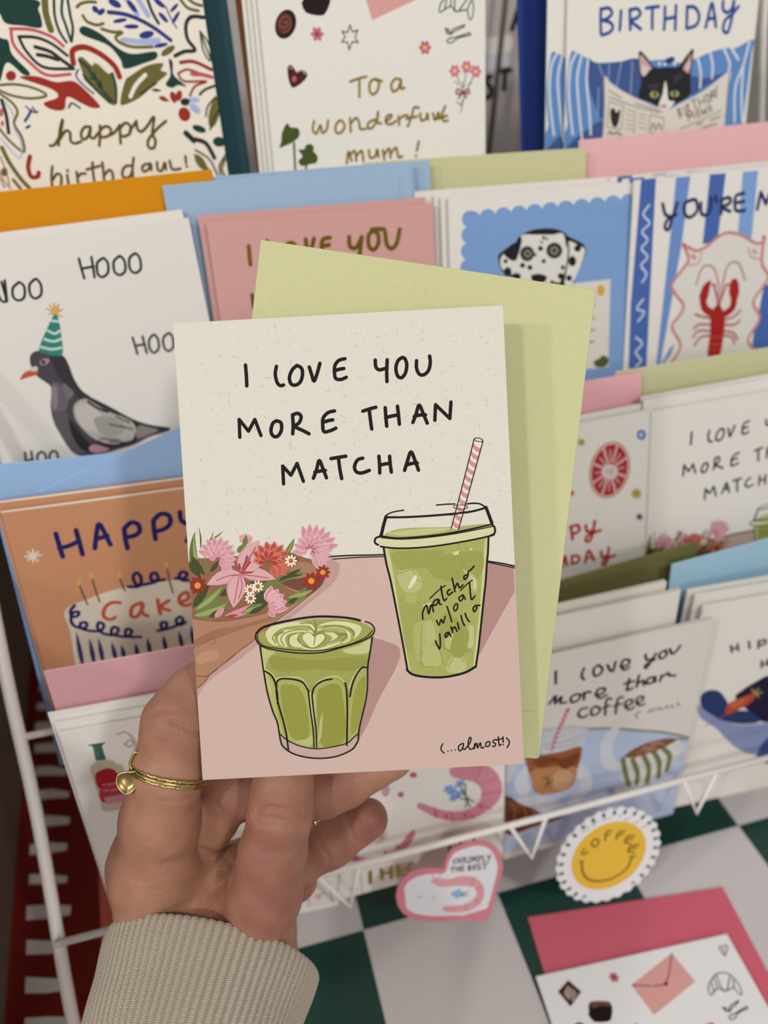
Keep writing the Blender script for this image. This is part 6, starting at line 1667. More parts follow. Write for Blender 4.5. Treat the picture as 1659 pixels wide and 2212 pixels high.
ART['D4'] = '''
S 4a4a4e 1.52 22.15 29.47 23.63 34.05
S 4a4a4e 1.52 25.87 29.17 27.38 33.75
S 4a4a4e 1.52 22.84 31.74 26.65 31.78
S 4a4a4e 1.53 32.47 28.91 34.02 33.5
S 4a4a4e 1.54 38.36 29.56 39.58 34.64
S 4a4a4e 1.54 38.49 30.12 42.27 29.81 42.96 32.63 39.09 32.6
S 4a4a4e 1.59 43.86 44.27 45.01 48.95
S 4a4a4e 1.6 47.2 43.86 48.88 48.66
S 4a4a4e 1.59 44.43 46.6 48.44 46.9
P 1e1636 33.77 68.74 36.44 62.97 43.41 58.78 50.66 55.81 61.29 58.13 69.89 91.02 57.51 91.75 51.06 86.52
P 2a3868 11.4 65.33 11.35 60.16 15.82 58.32 22.2 60.9 27.63 67.91 33.46 76.32 44.42 80.1 52.16 86.78 53.1 90.68 42.47 89.34 29.02 83.65 14.65 71.9
P 8791ba 10.34 67.4 14.65 71.9 29.02 83.65 42.62 89.99 64.19 93.37 71.27 96.33 76.64 116.85 66.14 118.07 55.06 116.51 41.17 106.49 26.11 89.01 13.81 77.6
P 3f4a80 58.47 117.39 61.13 106.45 72.68 101.7 79.99 129.65 60.96 123.3
P b04a30 30.05 79.09 30.26 70.85 43.33 66.84 46.22 66.33 44.79 73.04 37.71 77.32
P c26a40 31.07 74.58 34.19 70.59 41.02 69.82 37.14 74.81
S a8925a 1.05 44.78 66.59 42.61 63.78
S a8925a 1.06 45.31 66.71 46.69 64.11
S a8925a 1.07 45.93 67.2 49.57 67.67
S a8925a 1.07 45.51 67.57 48.18 70.28
S 9a4a50 0.71 30.05 79.09 24.78 82.63 18.19 84.65
'''.strip().splitlines()
ART['SH'] = '''
P dfdce0 21.36 30.05 23.24 24.78 26.19 20.42 30.69 19.2 36.92 19.05 42.16 21.22 45.54 25.49 47.5 31.5 47.64 38.08 45.4 46.16 43.13 54.34 40.44 61.34 38.87 64.45 32.08 61.85 24.94 58.79 16.05 56.25 8.23 52.97 3.18 49.55 0.04 45.15 -1.19 39.27 -0.55 34.09 2.23 30.19 6.3 28.33 11.97 28.37 18 30.03
K 4a4648 0.68 27.28 23.95 25.68 23.97 25.44 24.95 26.43 26.02 25.75 26.87
K 4a4648 0.69 28.18 23.7 27.54 26.7
K 4a4648 0.69 29.5 23.81 29.02 27.17
K 4a4648 0.69 28.07 25.27 29.31 25.45
K 4a4648 0.69 30.41 27.62 30.82 24.02 32.1 24.96 31.39 26.33 32.8 28.07
K 4a4648 0.69 33.89 24.78 33.41 28.27
K 4a4648 0.69 34.65 28.45 35.23 24.89 35.95 27.8 37.18 25.19 37.24 28.75
K 4a4648 0.69 38.09 29.56 38.77 25.7 40.06 26.75 38.82 27.86
K 4a4648 0.7 40.98 26.4 40.52 29.8 41.97 29.73
K 4a4648 0.7 43.04 26.63 43.83 28.71 45.01 26.93
K 4a4648 0.7 43.83 28.71 43.18 30.66
K 4a4648 0.69 23.87 28.4 26.24 28.74
K 4a4648 0.69 25.01 28.56 24.57 31.1
K 4a4648 0.69 26.95 28.76 26.6 31.44
K 4a4648 0.69 28.36 29 28.09 31.71
K 4a4648 0.69 26.85 30.23 28.28 30.26
K 4a4648 0.69 29.42 29.13 30.93 29.4
K 4a4648 0.69 29.42 29.13 29.07 31.81 30.66 32.12
K 4a4648 0.69 29.25 30.47 30.4 30.63
K 4a4648 0.69 33.13 29.9 32.78 32.7 34.31 32.65 33.23 31.22 34.34 30.72 33.13 29.9
K 4a4648 0.7 35.61 30.48 37.04 30.73
K 4a4648 0.7 35.61 30.48 35.28 32.97 36.8 33.25
K 4a4648 0.7 35.45 31.73 36.61 31.89
K 4a4648 0.7 39.19 30.99 37.74 30.96 37.77 32.15 39.08 32.9 38.83 34.12 37.41 33.66
K 4a4648 0.7 40.07 31.28 42.94 31.77
K 4a4648 0.7 41.51 31.52 41.15 34.66
P d99aa2 13.34 33.33 16.08 32.08 22.97 34.89 28.32 35.03 35.35 37.89 39.15 42.98 40.13 49.97 37.51 55.8 31.39 58.21 23.27 56.52 18.49 53.74 18.69 51.02 23.57 52.14 29.87 53.19 34.55 51.43 36.15 47.51 34.11 43.51 27.94 40.9 21.76 39.39 17.41 37.93
S c47a86 0.61 35.35 37.89 33.22 43.21
S c47a86 0.61 39.47 45.3 36.24 45.88
S c47a86 0.61 37.51 55.8 34.55 51.43
S c47a86 0.61 30.49 57.9 29.87 53.19
S c88a92 0.49 15.22 31.8 14.52 29.42 17.26 28.18
S c88a92 0.49 16.9 32.89 18.86 30.31
F 93b4d4 5 0.7 24.53 44.7 1.76 0.59
E 7d9fc6 24.53 44.7 0.53 0.18 -0.04 0.65
F 93b4d4 5 0.7 26.81 44.37 1.77 0.59
E 7d9fc6 26.81 44.37 0.53 0.18 -0.04 0.65
F 93b4d4 5 0.7 28.47 46.59 1.78 0.6
E 7d9fc6 28.47 46.59 0.53 0.18 -0.04 0.65
F 93b4d4 5 0.7 26.19 46.92 1.77 0.6
E 7d9fc6 26.19 46.92 0.53 0.18 -0.04 0.65
S 5f7a60 0.51 28.51 46.05 32.13 46.16
S 5f7a60 0.51 27.55 46.83 31.55 48.18
E d2a0a8 7 40.97 0.69 0.23 -0.07 0.85
E c8c2c8 14.33 43.45 0.78 0.26 -0.07 0.96
'''.strip().splitlines()
ART['SM'] = '''
E 1d4b42 57.00 43.98 1.49 0.17 -0.11 0.94
E 1d4b42 55.66 49.85 1.42 0.50 -0.31 0.90
E 1d4b42 53.05 55.28 1.27 0.80 -0.51 0.80
E 1d4b42 49.29 59.99 1.06 1.06 -0.67 0.67
E 1d4b42 44.58 63.75 0.80 1.27 -0.80 0.51
E 1d4b42 39.16 66.36 0.50 1.42 -0.90 0.31
E 1d4b42 33.28 67.70 0.17 1.49 -0.94 0.11
E 1d4b42 27.26 67.70 -0.17 1.49 -0.94 -0.11
E 1d4b42 21.39 66.36 -0.50 1.42 -0.90 -0.31
E 1d4b42 15.96 63.75 -0.80 1.27 -0.80 -0.51
E 1d4b42 11.25 59.99 -1.06 1.06 -0.67 -0.67
E 1d4b42 7.49 55.28 -1.27 0.80 -0.51 -0.80
E 1d4b42 4.88 49.85 -1.42 0.50 -0.31 -0.90
E 1d4b42 3.54 43.98 -1.49 0.17 -0.11 -0.94
E 1d4b42 3.54 37.96 -1.49 -0.17 0.11 -0.94
E 1d4b42 4.88 32.09 -1.42 -0.50 0.31 -0.90
E 1d4b42 7.49 26.66 -1.27 -0.80 0.51 -0.80
E 1d4b42 11.25 21.95 -1.06 -1.06 0.67 -0.67
E 1d4b42 15.96 18.19 -0.80 -1.27 0.80 -0.51
E 1d4b42 21.39 15.58 -0.50 -1.42 0.90 -0.31
E 1d4b42 27.26 14.24 -0.17 -1.49 0.94 -0.11
E 1d4b42 33.28 14.24 0.17 -1.49 0.94 0.11
E 1d4b42 39.16 15.58 0.50 -1.42 0.90 0.31
E 1d4b42 44.58 18.19 0.80 -1.27 0.80 0.51
E 1d4b42 49.29 21.95 1.06 -1.06 0.67 0.67
E 1d4b42 53.05 26.66 1.27 -0.80 0.51 0.80
E 1d4b42 55.66 32.09 1.42 -0.50 0.31 0.90
E 1d4b42 57.00 37.96 1.49 -0.17 0.11 0.94
E e2b43e 30.27 40.97 21.3 0 0 21.3
S a9a6ac 0.75 15.52 21.35 16.41 18.68 18.13 18.23
S a9a6ac 0.75 20.71 18.03 22.44 16.6
S a9a6ac 0.75 23.3 16.86 21.56 19.27
S a9a6ac 0.75 26.75 17.42 28.92 16.11
S a9a6ac 0.75 30.22 17.48 31.52 15.92
S a9a6ac 0.76 35.45 17.58 37.19 16.63
S a9a6ac 0.77 38.98 20.61 41.61 20.42
S a9a6ac 0.77 44.31 24.2 46.97 24.01
S a9a6ac 0.78 48.83 28.57 51.05 27.74
S a9a6ac 0.75 17.24 20.9 18.98 19.46
S 6b5a1e 1.05 16.71 32.13 14.96 33.58 15.81 35.36 18.43 34.68
S 6b5a1e 1.05 22.39 27.42 20.47 29.31 21.5 32.13 23.68 31.82 24.3 29.01 22.39 27.42
S 6b5a1e 1.05 31.55 24.78 28.49 25.33 28.06 30.18
S 6b5a1e 1.05 28.32 27.27 30.68 27
S 6b5a1e 1.06 39.04 27.58 35.51 27.49 34.22 31.59
S 6b5a1e 1.06 34.82 29.28 37.73 29.17
S 6b5a1e 1.07 44.42 32.24 40.86 31.64 39.11 34.63 42.25 36.62
S 6b5a1e 1.07 40.16 33.44 43.56 33.99
S 6b5a1e 1.08 47.22 39.19 42.72 38.29 41.14 41.36 44.58 43.27
S 6b5a1e 1.09 41.84 39.74 45.62 40.52
S 6b5a1e 0.87 13.59 39.19 15.77 39.89
S 6b5a1e 0.89 41.9 45.19 45.52 46.03
S 6b5a1e 1.2 14.89 40.11 15.26 46.35 17.85 51.83 23.15 55.35 30.3 56.46 36.59 54.87 41.08 51.64 43.27 46.14
'''.strip().splitlines()

# ---------------------------------------------------------------- the setting
def checker_material():
    m = bpy.data.materials.new('checkered_table_vinyl'); m.use_nodes = True
    nt = m.node_tree; N = nt.nodes; L = nt.links; b = N['Principled BSDF']
    tc = N.new('ShaderNodeTexCoord'); mp = N.new('ShaderNodeMapping'); mp.inputs['Location'].default_value = (-.0332 / .0786, -.2298 / .0786, 0.5)
    mp.inputs['Scale'].default_value = (1 / .0786, 1 / .0786, 1)
    ck = N.new('ShaderNodeTexChecker'); ck.inputs['Scale'].default_value = 1
    ck.inputs['Color1'].default_value = lin('cbc4c3'); ck.inputs['Color2'].default_value = lin('123c33')
    L.new(tc.outputs['Object'], mp.inputs[0]); L.new(mp.outputs[0], ck.inputs[0]); L.new(ck.outputs[0], b.inputs['Base Color'])
    b.inputs['Roughness'].default_value = .33
    return m
bm = bmesh.new(); add_box(bm, -.34, .75, -.1, .66, -.02, 0)
tbl = link('table_top', mesh_from('table_top', bm, checker_material())); tbl.location = (0, 0, -.424)
tag(tbl, kind='structure')
bm = bmesh.new(); add_box(bm, -.34, 1.0, .66, .68, -.9, .75)
tag(link('wall_back', mesh_from('wall_back', bm, mat('back_wall_paint', '8d8682', rough=.8, noise=.04, nscale=6))), kind='structure')
bm = bmesh.new(); add_box(bm, -.012, 0, -.12, .395, 0, .27)
wl = link('wall_left', mesh_from('wall_left', bm, mat('side_panel_taupe', '6d5a50', rough=.7, noise=.06, nscale=9)))
wl.location = (-.1555, .26, -.4238); wl.rotation_euler = (0, 0, math.radians(4.0)); tag(wl, kind='structure')
bm = bmesh.new(); add_box(bm, -.6, 1.0, -.9, .66, -.02, 0)
fl = link('floor', mesh_from('floor', bm, mat('shop_floor', '7b7470', rough=.6, noise=.05, nscale=12))); fl.location = (0, 0, -1.17); tag(fl, kind='structure')

# patterned board on the table, left of the rack: dark red band with white dashes, coral beside it
def striped_board():
    bm = bmesh.new(); bm.loops.layers.float_color.new('ink')
    add_box(bm, -.012, .10, -.2, .32, 0, .0012); paint(bm, bm.faces, 'cf6a55')
    ink = bm.loops.layers.float_color['ink']
    def patch(pts, col, z):
        f = bm.faces.new([bm.verts.new((x, y, z)) for x, y in pts])
        if f.normal.z < 0: f.normal_flip()
        f.normal_update()
        for lp in f.loops: lp[ink] = lin(col)
    patch([(-.012, -.2), (.0455, -.2), (.0455, .32), (-.012, .32)], '6e1a10', .00123)
    rnd = random.Random(3); y = -.195
    while y < .31:
        a, b = .0065 + rnd.uniform(-.001, .001), .0285 + rnd.uniform(-.0015, .0015); sh = -.0075 + rnd.uniform(-.001, .001); hh = rnd.uniform(.0034, .0048)
        tilt = rnd.uniform(-.001, .001); k = rnd.uniform(.8, 1.2)
        patch([(a, y - hh), (b * .5 + a * .5, y - hh * .9 + sh / 2), (b, y - hh * .7 + tilt + sh), (b + .0006, y + hh * .5 + tilt + sh), (b * .5 + a * .5, y + hh * k + sh / 2), (a, y + hh * .9)], 'd9cfc8', .00126)
        y += .0205 + rnd.uniform(-.0008, .0008)
    return mesh_from('patterned_board', bm, INK)
pb = link('patterned_board', striped_board()); pb.location = (-.1530, .26, -.4239); pb.rotation_euler = (0, 0, math.radians(4.5))
tag(pb, 'dark red board with white dashes and coral edge lying left of the wire rack', 'board')

# sign board and posts behind the top row
def sign_board():
    bm = bmesh.new(); bm.loops.layers.float_color.new('ink')
    add_box(bm, -.2, .2, 0, .004, -.2, .12); paint(bm, bm.faces, 'c4bcb8')
    w, h = 400, 320
    print_art(bm, SIGN, w, h)
    for v in bm.verts[8:]: v.co.z -= .2
    return mesh_from('sign_board', bm, INK)
sb = link('sign_board', sign_board()); sb.location = (.20, .560, 0); tag(sb, 'pale grey sign board with dark capital letters behind the top row of cards', 'sign')
bm = bmesh.new(); add_box(bm, -.030, .0165, 0, .02, -.424, .14)
gp = link('display_post', mesh_from('display_post', bm, mat('charcoal_metal', '464344', rough=.5))); gp.location = (.412, .585, 0)
tag(gp, 'charcoal grey metal post standing behind the cat birthday card', 'post')
bm = bmesh.new(); add_tube(bm, [(-.006, 0, -.14), (.006, 0, .0), (.016, 0, .12)], .0018)
gw = link('leaning_rod', mesh_from('leaning_rod', bm, mat('bronze_rod', '6f6258', rough=.4, metal=.3), smooth=True)); gw.location = (.2155, .545, 0)
tag(gw, 'thin dark rod standing in front of the grey sign board', 'rod')

bm = bmesh.new(); add_box(bm, -.0055, .0055, 0, .012, -.424, .10)
pp = link('display_post', mesh_from('display_post', bm, mat('pale_grey_metal', 'a39b94', rough=.5))); pp.location = (.4365, .588, 0)
tag(pp, 'narrow pale grey post right of the charcoal post at the right edge', 'post')
bm = bmesh.new(); add_tube(bm, [(-.012, .012, .13), (0, 0, 0), (.012, -.02, -.12), (.02, -.03, -0.4080)], .0021)
lr = link('leaning_rod', mesh_from('leaning_rod', bm, mat('white_enamel', 'e4dfd8', rough=.4), smooth=True)); lr.location = (0.3807, .500, -0.0160)
tag(lr, 'white rod leaning in front of the charcoal post at the top right', 'rod')

# ---------------------------------------------------------------- white wire rack (one thing; each rod a part)
WIRE = mat('white_coated_wire', 'e6e0da', rough=.35)
rack = bpy.data.objects.new('wire_card_rack', None); COL.objects.link(rack); rack.location = (.11, .30, -.424)
tag(rack, 'white wire rack with stepped tiers holding the greeting cards', 'rack')
inv = Matrix.Translation(-rack.location)
def rod(name, pts, rad, seg=12):
    bm = bmesh.new(); add_tube(bm, pts, rad, seg); bm.transform(inv)
    return link(name, mesh_from(name, bm, WIRE, smooth=True), rack)
XL, XR = -.106, .335
for sx in (XL, XR):
    rod('side_frame', spline([(sx, .196, -.424), (sx, .197, -.40), (sx, .200, -.372), (sx, .249, -.297), (sx, .280, -.232), (sx, .335, -.14), (sx, .40, -.03), (sx, .455, .03)], step=4), .0029)
    rod('rear_post', [(sx * .62, .458, -.424), (sx * .62, .458, -.02)], .0026)
    si = sx * .62
    for (ya, yb, z) in ((.240, .455, -.407), (.285, .455, -.323), (.340, .455, -.230), (.395, .455, -.126)): rod('side_rail', [(si, ya, z), (si, yb, z)], .0016, 8)
# tiers: front lip, floor rods and zigzag front of each
for (yl, zl, yf, yb, zf) in ((.2145, -.339, .2195, .272, -.4055), (.2655, -.262, .270, .319, -.3215), (.3235, -.168, .327, .389, -.2285), (.386, -.062, .388, .448, -.1245)):
    rod('tier_lip', [(XL, yl, zl), (XR, yl, zl)], .0017)
    rod('floor_rod', [(XL * .62, yf + .026, zf), (XR, yf + .026, zf)], .0014, 8)
    rod('floor_rod', [(XL * .62, yb, zf), (XR, yb, zf)], .0014, 8)
for xa in ZIG:
    rod('front_brace', [(xa, .2135, -.339), (xa + ZB[0], .2132, ZB[1]), (xa + ZB[2], .2135, -.339)], .0013, 8)

# ---------------------------------------------------------------- envelopes
make_envelope('eA1', 'dark teal envelope behind the floral birthday card', '274b54', flap='plain')
make_envelope('eA2', 'brown kraft envelope behind the white card for a wonderful mum', '8a5a2c')
make_envelope('eA3', 'navy blue envelope behind the cat birthday card', '27408a')
make_envelope('eB1', 'marigold orange envelope behind the pigeon card', 'd68c00')
make_envelope('eB2f', 'light blue envelope directly behind the dusty pink card', '9eb8d2', 'light blue envelopes behind the pink card', 'side')
make_envelope('eB2b', 'light blue envelope, the rearmost behind the pink card, shifted right', '9eb8d2', 'light blue envelopes behind the pink card')
make_envelope('eB3', 'pale green envelope behind the dalmatian card', 'ccc99c')
make_envelope('eB4', 'pale pink envelope behind the striped lobster card', 'e8b6b8')
make_envelope('eC1', 'sky blue envelope with slanted flap behind the orange cake card', '9bbbe4', None, 'point')
make_envelope('eC3', 'small strip of pink envelope behind the blood orange card', 'e9adb6')
make_envelope('eC4', 'pale green envelope behind the rack copy of the matcha card', 'c8c79c')
make_envelope('eD1', 'pink envelope behind the bottle card', 'daa6ab')
make_envelope('eD3', 'olive green envelope behind the coffee card', '6f6d40')
make_envelope('eD4', 'powder blue envelope at the right end of the bottom tier', 'a3c6dc')
# ---------------------------------------------------------------- cards in the rack
CREAM, WHITE = 'e6e2d9', 'e5e0d9'
G = 'copies of the %s card'
make_card('A1', 'greeting_card', 'floral birthday card with painted leaves and olive lettering, top left of the rack', 'card', 'ece4d4', ART['A1'])
make_card('A2', 'greeting_card', 'front white mum card with gold handwriting and chocolates, in the top row', 'card', CREAM, ART['mum'])
copy_card('A2', [(-2.1, 0.4, 2.6), (-4.0, -0.3, 5.2), (-6.2, 0.5, 7.8)], ['white card first behind the front mum card', 'white card second behind the front mum card', 'white card third behind the front mum card, against the brown envelope'], G % 'mum')
make_card('A3', 'greeting_card', 'front cat birthday card with tuxedo cat reading a newspaper', 'card', CREAM, ART['A3'])
copy_card('A3', [(-9.1, 0.3, 2.8)], ['second cat birthday card peeking out left of the front one'], G % 'cat')
make_card('B1', 'greeting_card', 'front white pigeon card with party hat pigeon', 'card', WHITE, ART['B1'])
copy_card('B1', [(-2.0, 3.7, 2.6)], ['white card showing only its top edge behind the pigeon card'], G % 'pigeon')
make_card('B2', 'greeting_card', 'front dusty pink card with gold foil capitals', 'card', 'd3a19c', ART['B2'])
copy_card('B2', [(-3.0, 2.9, 2.6)], ['dusty pink card behind the front gold foil one'], G % 'pink')
make_card('B3', 'greeting_card', 'front dalmatian card with scalloped blue panel', 'card', WHITE, ART['B3'])
copy_card('B3', [(-2.8, 0.4, 2.6), (-5.3, 1.3, 5.2), (-13.8, 3.1, 7.8)], ['white card first behind the dalmatian card', 'white card second behind the dalmatian card', 'white card third behind the dalmatian card, sticking out furthest left'], G % 'dalmatian')
make_card('B4', 'greeting_card', 'front blue striped card with red lobster', 'card', WHITE, ART['B4'])
copy_card('B4', [(-3.2, 0.7, 5.2), (-8.3, 1.9, 7.8)], ['striped card top edge just behind the front lobster card', 'striped card top edge rearmost behind the lobster card'], G % 'lobster')
make_card('C1', 'greeting_card', 'front orange cake card with navy capitals', 'card', 'c9906c', ART['C1'])
copy_card('C1', [(-2.0, 3.5, 2.6)], ['orange card behind the front cake card, showing a white rimmed top edge'], G % 'cake')
make_card('C3', 'greeting_card', 'front white birthday card with red citrus slice', 'card', WHITE, ART['C3'])
copy_card('C3', [(-0.1, 2.5, 3.4)], ['white card edge behind the citrus birthday card'], G % 'citrus')
make_card('C4', 'greeting_card', 'matcha card standing in the rack at the right, same print as the held card', 'card', WHITE, ART['hold'])
copy_card('C4', [(-3.0, 5.6, 2.6), (-2.9, 6.5, 5.4)], ['white card edge just behind the matcha card in the rack', 'white card edge rearmost behind the matcha card in the rack'], G % 'matcha')
make_card('D1', 'greeting_card', 'front white card with red labelled bottle, bottom left of the rack', 'card', 'f1ede7', ART['D1'])
copy_card('D1', [(-1.2, 3.1, 2.6), (-3.2, 6.7, 5.2)], ['white card edge just behind the bottle card', 'white card edge rearmost behind the bottle card'], G % 'bottle')
make_card('D2', 'greeting_card', 'white card with pink shrimps behind the fingers', 'card', WHITE, ART['D2'])
make_card('D3', 'greeting_card', 'front coffee card with iced coffee and striped cup', 'card', 'dcd6cf', ART['D3'])
copy_card('D3', [(-17.5, 17.9, 5.0), (-23.0, 21.3, 9.0)], ['white card leaning just behind the coffee card', 'white card rearmost behind the coffee card, against the olive envelope'], G % 'coffee', card_mesh('blank_greeting_card', .105, .148, 'e2dcd2', []))
make_card('D4', 'greeting_card', 'front white card with navy cap and red party hat at the right end', 'card', WHITE, ART['D4'])
copy_card('D4', [(-3.3, 5.2, 3.0), (-6.0, 6.7, 6.0)], ['white card edge just behind the navy cap card', 'white card edge rearmost behind the navy cap card, against the powder blue envelope'], G % 'navy cap')
# ---------------------------------------------------------------- flat on the table
POSE['T1'].update(u=POSE['T1']['u']); 
def flat(key, z, deg):
    p = POSE[key]; a = math.radians(deg); p['u'] = (math.cos(a), math.sin(a), 0); p['v'] = (-math.sin(a), math.cos(a), 0); p['O'] = (p['O'][0], p['O'][1], z)
flat('Tenv', -.4230, -6.9); flat('T1', -.4210, -3.9)
make_envelope('Tenv', 'raspberry pink envelope lying on the checkered table', 'cf6273')
make_card('T1', 'greeting_card', 'white chocolate and croissant card lying on the raspberry envelope on the table', 'card', 'e8e6e6', ART['mum'], gape=.6)
# ---------------------------------------------------------------- held card and its envelope
make_envelope('env', 'pale green envelope held behind the matcha card', 'c9c898')
make_card('hold', 'greeting_card', 'matcha greeting card held up by the hand in the foreground', 'card', 'd8d3c6', ART['hold'], gape=2.2, fibres=430)

# ---------------------------------------------------------------- the hand: one continuous skin grown around the bones (a distance field turned into a mesh)
HM = cam.matrix_world.to_3x3().to_4x4(); HM.translation = Vector(WRIST)      # the hand's frame: x right, y up, z towards the viewer
def bone_field(P, chain, k):
    d = None
    for (ax, ay, az, ra), (bx, by, bz, rb) in zip(chain[:-1], chain[1:]):
        a = np.array((ax, ay, az), np.float32); b = np.array((bx, by, bz), np.float32); ab = b - a
        t = np.clip(((P - a) @ ab) / float(ab @ ab), 0, 1)
        q = np.linalg.norm(P - a - t[..., None] * ab, axis=-1) - (ra + (rb - ra) * t)
        d = q if d is None else smin(d, q, k)
    return d
def smin(a, b, k):
    h = np.clip(k - np.abs(a - b), 0, None) / k
    return np.minimum(a, b) - h * h * k * .25
def seg_dist(X, Y, line):
    d = None
    for (ax, ay), (bx, by) in zip(line[:-1], line[1:]):
        vx, vy = bx - ax, by - ay; t = np.clip(((X - ax) * vx + (Y - ay) * vy) / (vx * vx + vy * vy), 0, 1)
        q = np.hypot(X - ax - t * vx, Y - ay - t * vy); d = q if d is None else np.minimum(d, q)
    return d
def surface_nets(f, org, h):
    nx, ny, nz = f.shape
    s = f < 0
    cs = [(i, j, k) for i in (0, 1) for j in (0, 1) for k in (0, 1)]
    cell = lambda A, c: A[c[0]:nx - 1 + c[0], c[1]:ny - 1 + c[1], c[2]:nz - 1 + c[2]]
    cnt = sum(cell(s, c).astype(np.int8) for c in cs)
    act = (cnt > 0) & (cnt < 8)
    I = np.argwhere(act); idx = -np.ones(act.shape, np.int64); idx[act] = np.arange(len(I))
    acc = np.zeros((len(I), 3)); num = np.zeros(len(I))
    for a in cs:
        for ax in range(3):
            if a[ax]: continue
            b = list(a); b[ax] = 1
            fa = f[I[:, 0] + a[0], I[:, 1] + a[1], I[:, 2] + a[2]]; fb = f[I[:, 0] + b[0], I[:, 1] + b[1], I[:, 2] + b[2]]
            m = (fa < 0) != (fb < 0); t = np.where(m, fa / np.where(m, fa - fb, 1), 0)
            p = np.array(a, float)[None].repeat(len(I), 0); p[:, ax] = t
            acc += p * m[:, None]; num += m
    V = (I + acc / num[:, None]) * h + org
    quads = []
    for ax in range(3):
        u, v = [(1, 2), (2, 0), (0, 1)][ax]
        lo = [slice(1, n - 1) for n in f.shape]; lo[ax] = slice(0, f.shape[ax] - 1)
        hi = list(lo); hi[ax] = slice(1, f.shape[ax])
        e = np.argwhere(s[tuple(lo)] != s[tuple(hi)])
        off = np.array([1, 1, 1]); off[ax] = 0; e = e + off
        sg = s[e[:, 0], e[:, 1], e[:, 2]]
        du = np.zeros(3, int); du[u] = 1; dv = np.zeros(3, int); dv[v] = 1
        g = lambda q: idx[q[:, 0], q[:, 1], q[:, 2]]
        Q = np.stack([g(e - du - dv), g(e - dv), g(e), g(e - du)], 1)
        Q[~sg] = Q[~sg][:, ::-1]; quads.append(Q)
    Q = np.concatenate(quads)
    return V, Q[(Q >= 0).all(1)]
def grow_hand():
    h = .62
    lo = np.array([-42, -14, -42], np.float32); hi = np.array([82, 126, 46], np.float32)
    ax = [np.arange(lo[i], hi[i], h, dtype=np.float32) for i in range(3)]
    X, Y, Z = np.meshgrid(*ax, indexing='ij'); P = np.stack([X, Y, Z], -1)
    F_ = {k: bone_field(P, c, 5.0 if k in ('index', 'thumb') else 3.5) for k, c in HAND.items()}
    body = smin(smin(F_['palm'], F_['hypo'], 8), smin(smin(F_['heel'], F_['web'], 8), F_['hollow'], 6), 8)
    d = smin(body, F_['index'], 7)
    d = smin(d, F_['thumb'], 7.0)
    for k in ('middle', 'ring', 'little'): d = smin(d, F_[k], 1.6)
    for line, dep, wid in CREASES:                                # skin folds, cut from the viewer-side surface
        d = d + np.where(Z > -24, 1.5 * dep * np.exp(-(seg_dist(X, Y, line) / wid) ** 2), 0)
    # tendons and small unevenness of skin
    d = d + .12 * np.sin(X * .42 + Y * .23) * np.sin(Y * .37 - Z * .3)
    return surface_nets(d, lo, h)
def skin_material():
    m = mat('skin', 'c99a82', rough=.5, attr='flush_shade', noise=.08, nscale=160, bump=.6, bscale=1100, sss=.25, spec=.4)
    return m
V, Q = grow_hand()
me = bpy.data.meshes.new('hand'); me.from_pydata((V / 1000).tolist(), [], Q.tolist()); me.update()
at = me.attributes.new('flush_shade', 'FLOAT_COLOR', 'POINT')
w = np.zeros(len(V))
for c, rr, q in FLUSH_SHADE: w = np.maximum(w, q * np.exp(-(np.linalg.norm(V - np.array(c), axis=1) / rr) ** 2))
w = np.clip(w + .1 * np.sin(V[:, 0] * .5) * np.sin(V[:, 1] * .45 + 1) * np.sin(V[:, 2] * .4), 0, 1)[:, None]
c0, c1 = np.array(lin('aa7b63')), np.array(lin('7c423b'))  # redder skin at the joints; the dark tone also paints shade onto the thumb
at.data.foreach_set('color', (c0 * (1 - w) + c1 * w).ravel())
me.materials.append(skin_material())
for p in me.polygons: p.use_smooth = True
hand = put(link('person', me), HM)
sm = hand.modifiers.new('soften', 'SMOOTH'); sm.factor = .5; sm.iterations = 2
tag(hand, "person's left hand in a beige ribbed cuff, holding the matcha card and green envelope", 'person')

def knit_material():
    m = bpy.data.materials.new('ribbed_knit'); m.use_nodes = True
    nt = m.node_tree; N = nt.nodes; L = nt.links; b = N['Principled BSDF']
    b.inputs['Roughness'].default_value = .95; b.inputs['Specular IOR Level'].default_value = .1
    b.inputs['Sheen Weight'].default_value = .25
    tc = N.new('ShaderNodeTexCoord'); w = N.new('ShaderNodeTexWave'); w.wave_type = 'BANDS'; w.bands_direction = 'Y'
    w.inputs['Scale'].default_value = 1.0; w.inputs['Distortion'].default_value = 1.2; w.inputs['Detail Scale'].default_value = 3
    n = N.new('ShaderNodeTexNoise'); n.inputs['Scale'].default_value = 6; n.inputs['Detail'].default_value = 3
    L.new(tc.outputs['UV'], w.inputs['Vector']); L.new(tc.outputs['UV'], n.inputs['Vector'])
    ad = N.new('ShaderNodeMath'); L.new(w.outputs['Fac'], ad.inputs[0]); L.new(n.outputs['Fac'], ad.inputs[1])
    bp = N.new('ShaderNodeBump'); bp.inputs['Strength'].default_value = .8; bp.inputs['Distance'].default_value = .0003
    L.new(ad.outputs[0], bp.inputs['Height']); L.new(bp.outputs[0], b.inputs['Normal'])
    rp = N.new('ShaderNodeValToRGB'); rp.color_ramp.elements[0].color = lin('a49786'); rp.color_ramp.elements[1].color = lin('cbbeab')
    rp.color_ramp.elements[0].position = .2; rp.color_ramp.elements[1].position = .8
    L.new(n.outputs['Fac'], rp.inputs[0]); L.new(rp.outputs[0], b.inputs['Base Color'])
    return m
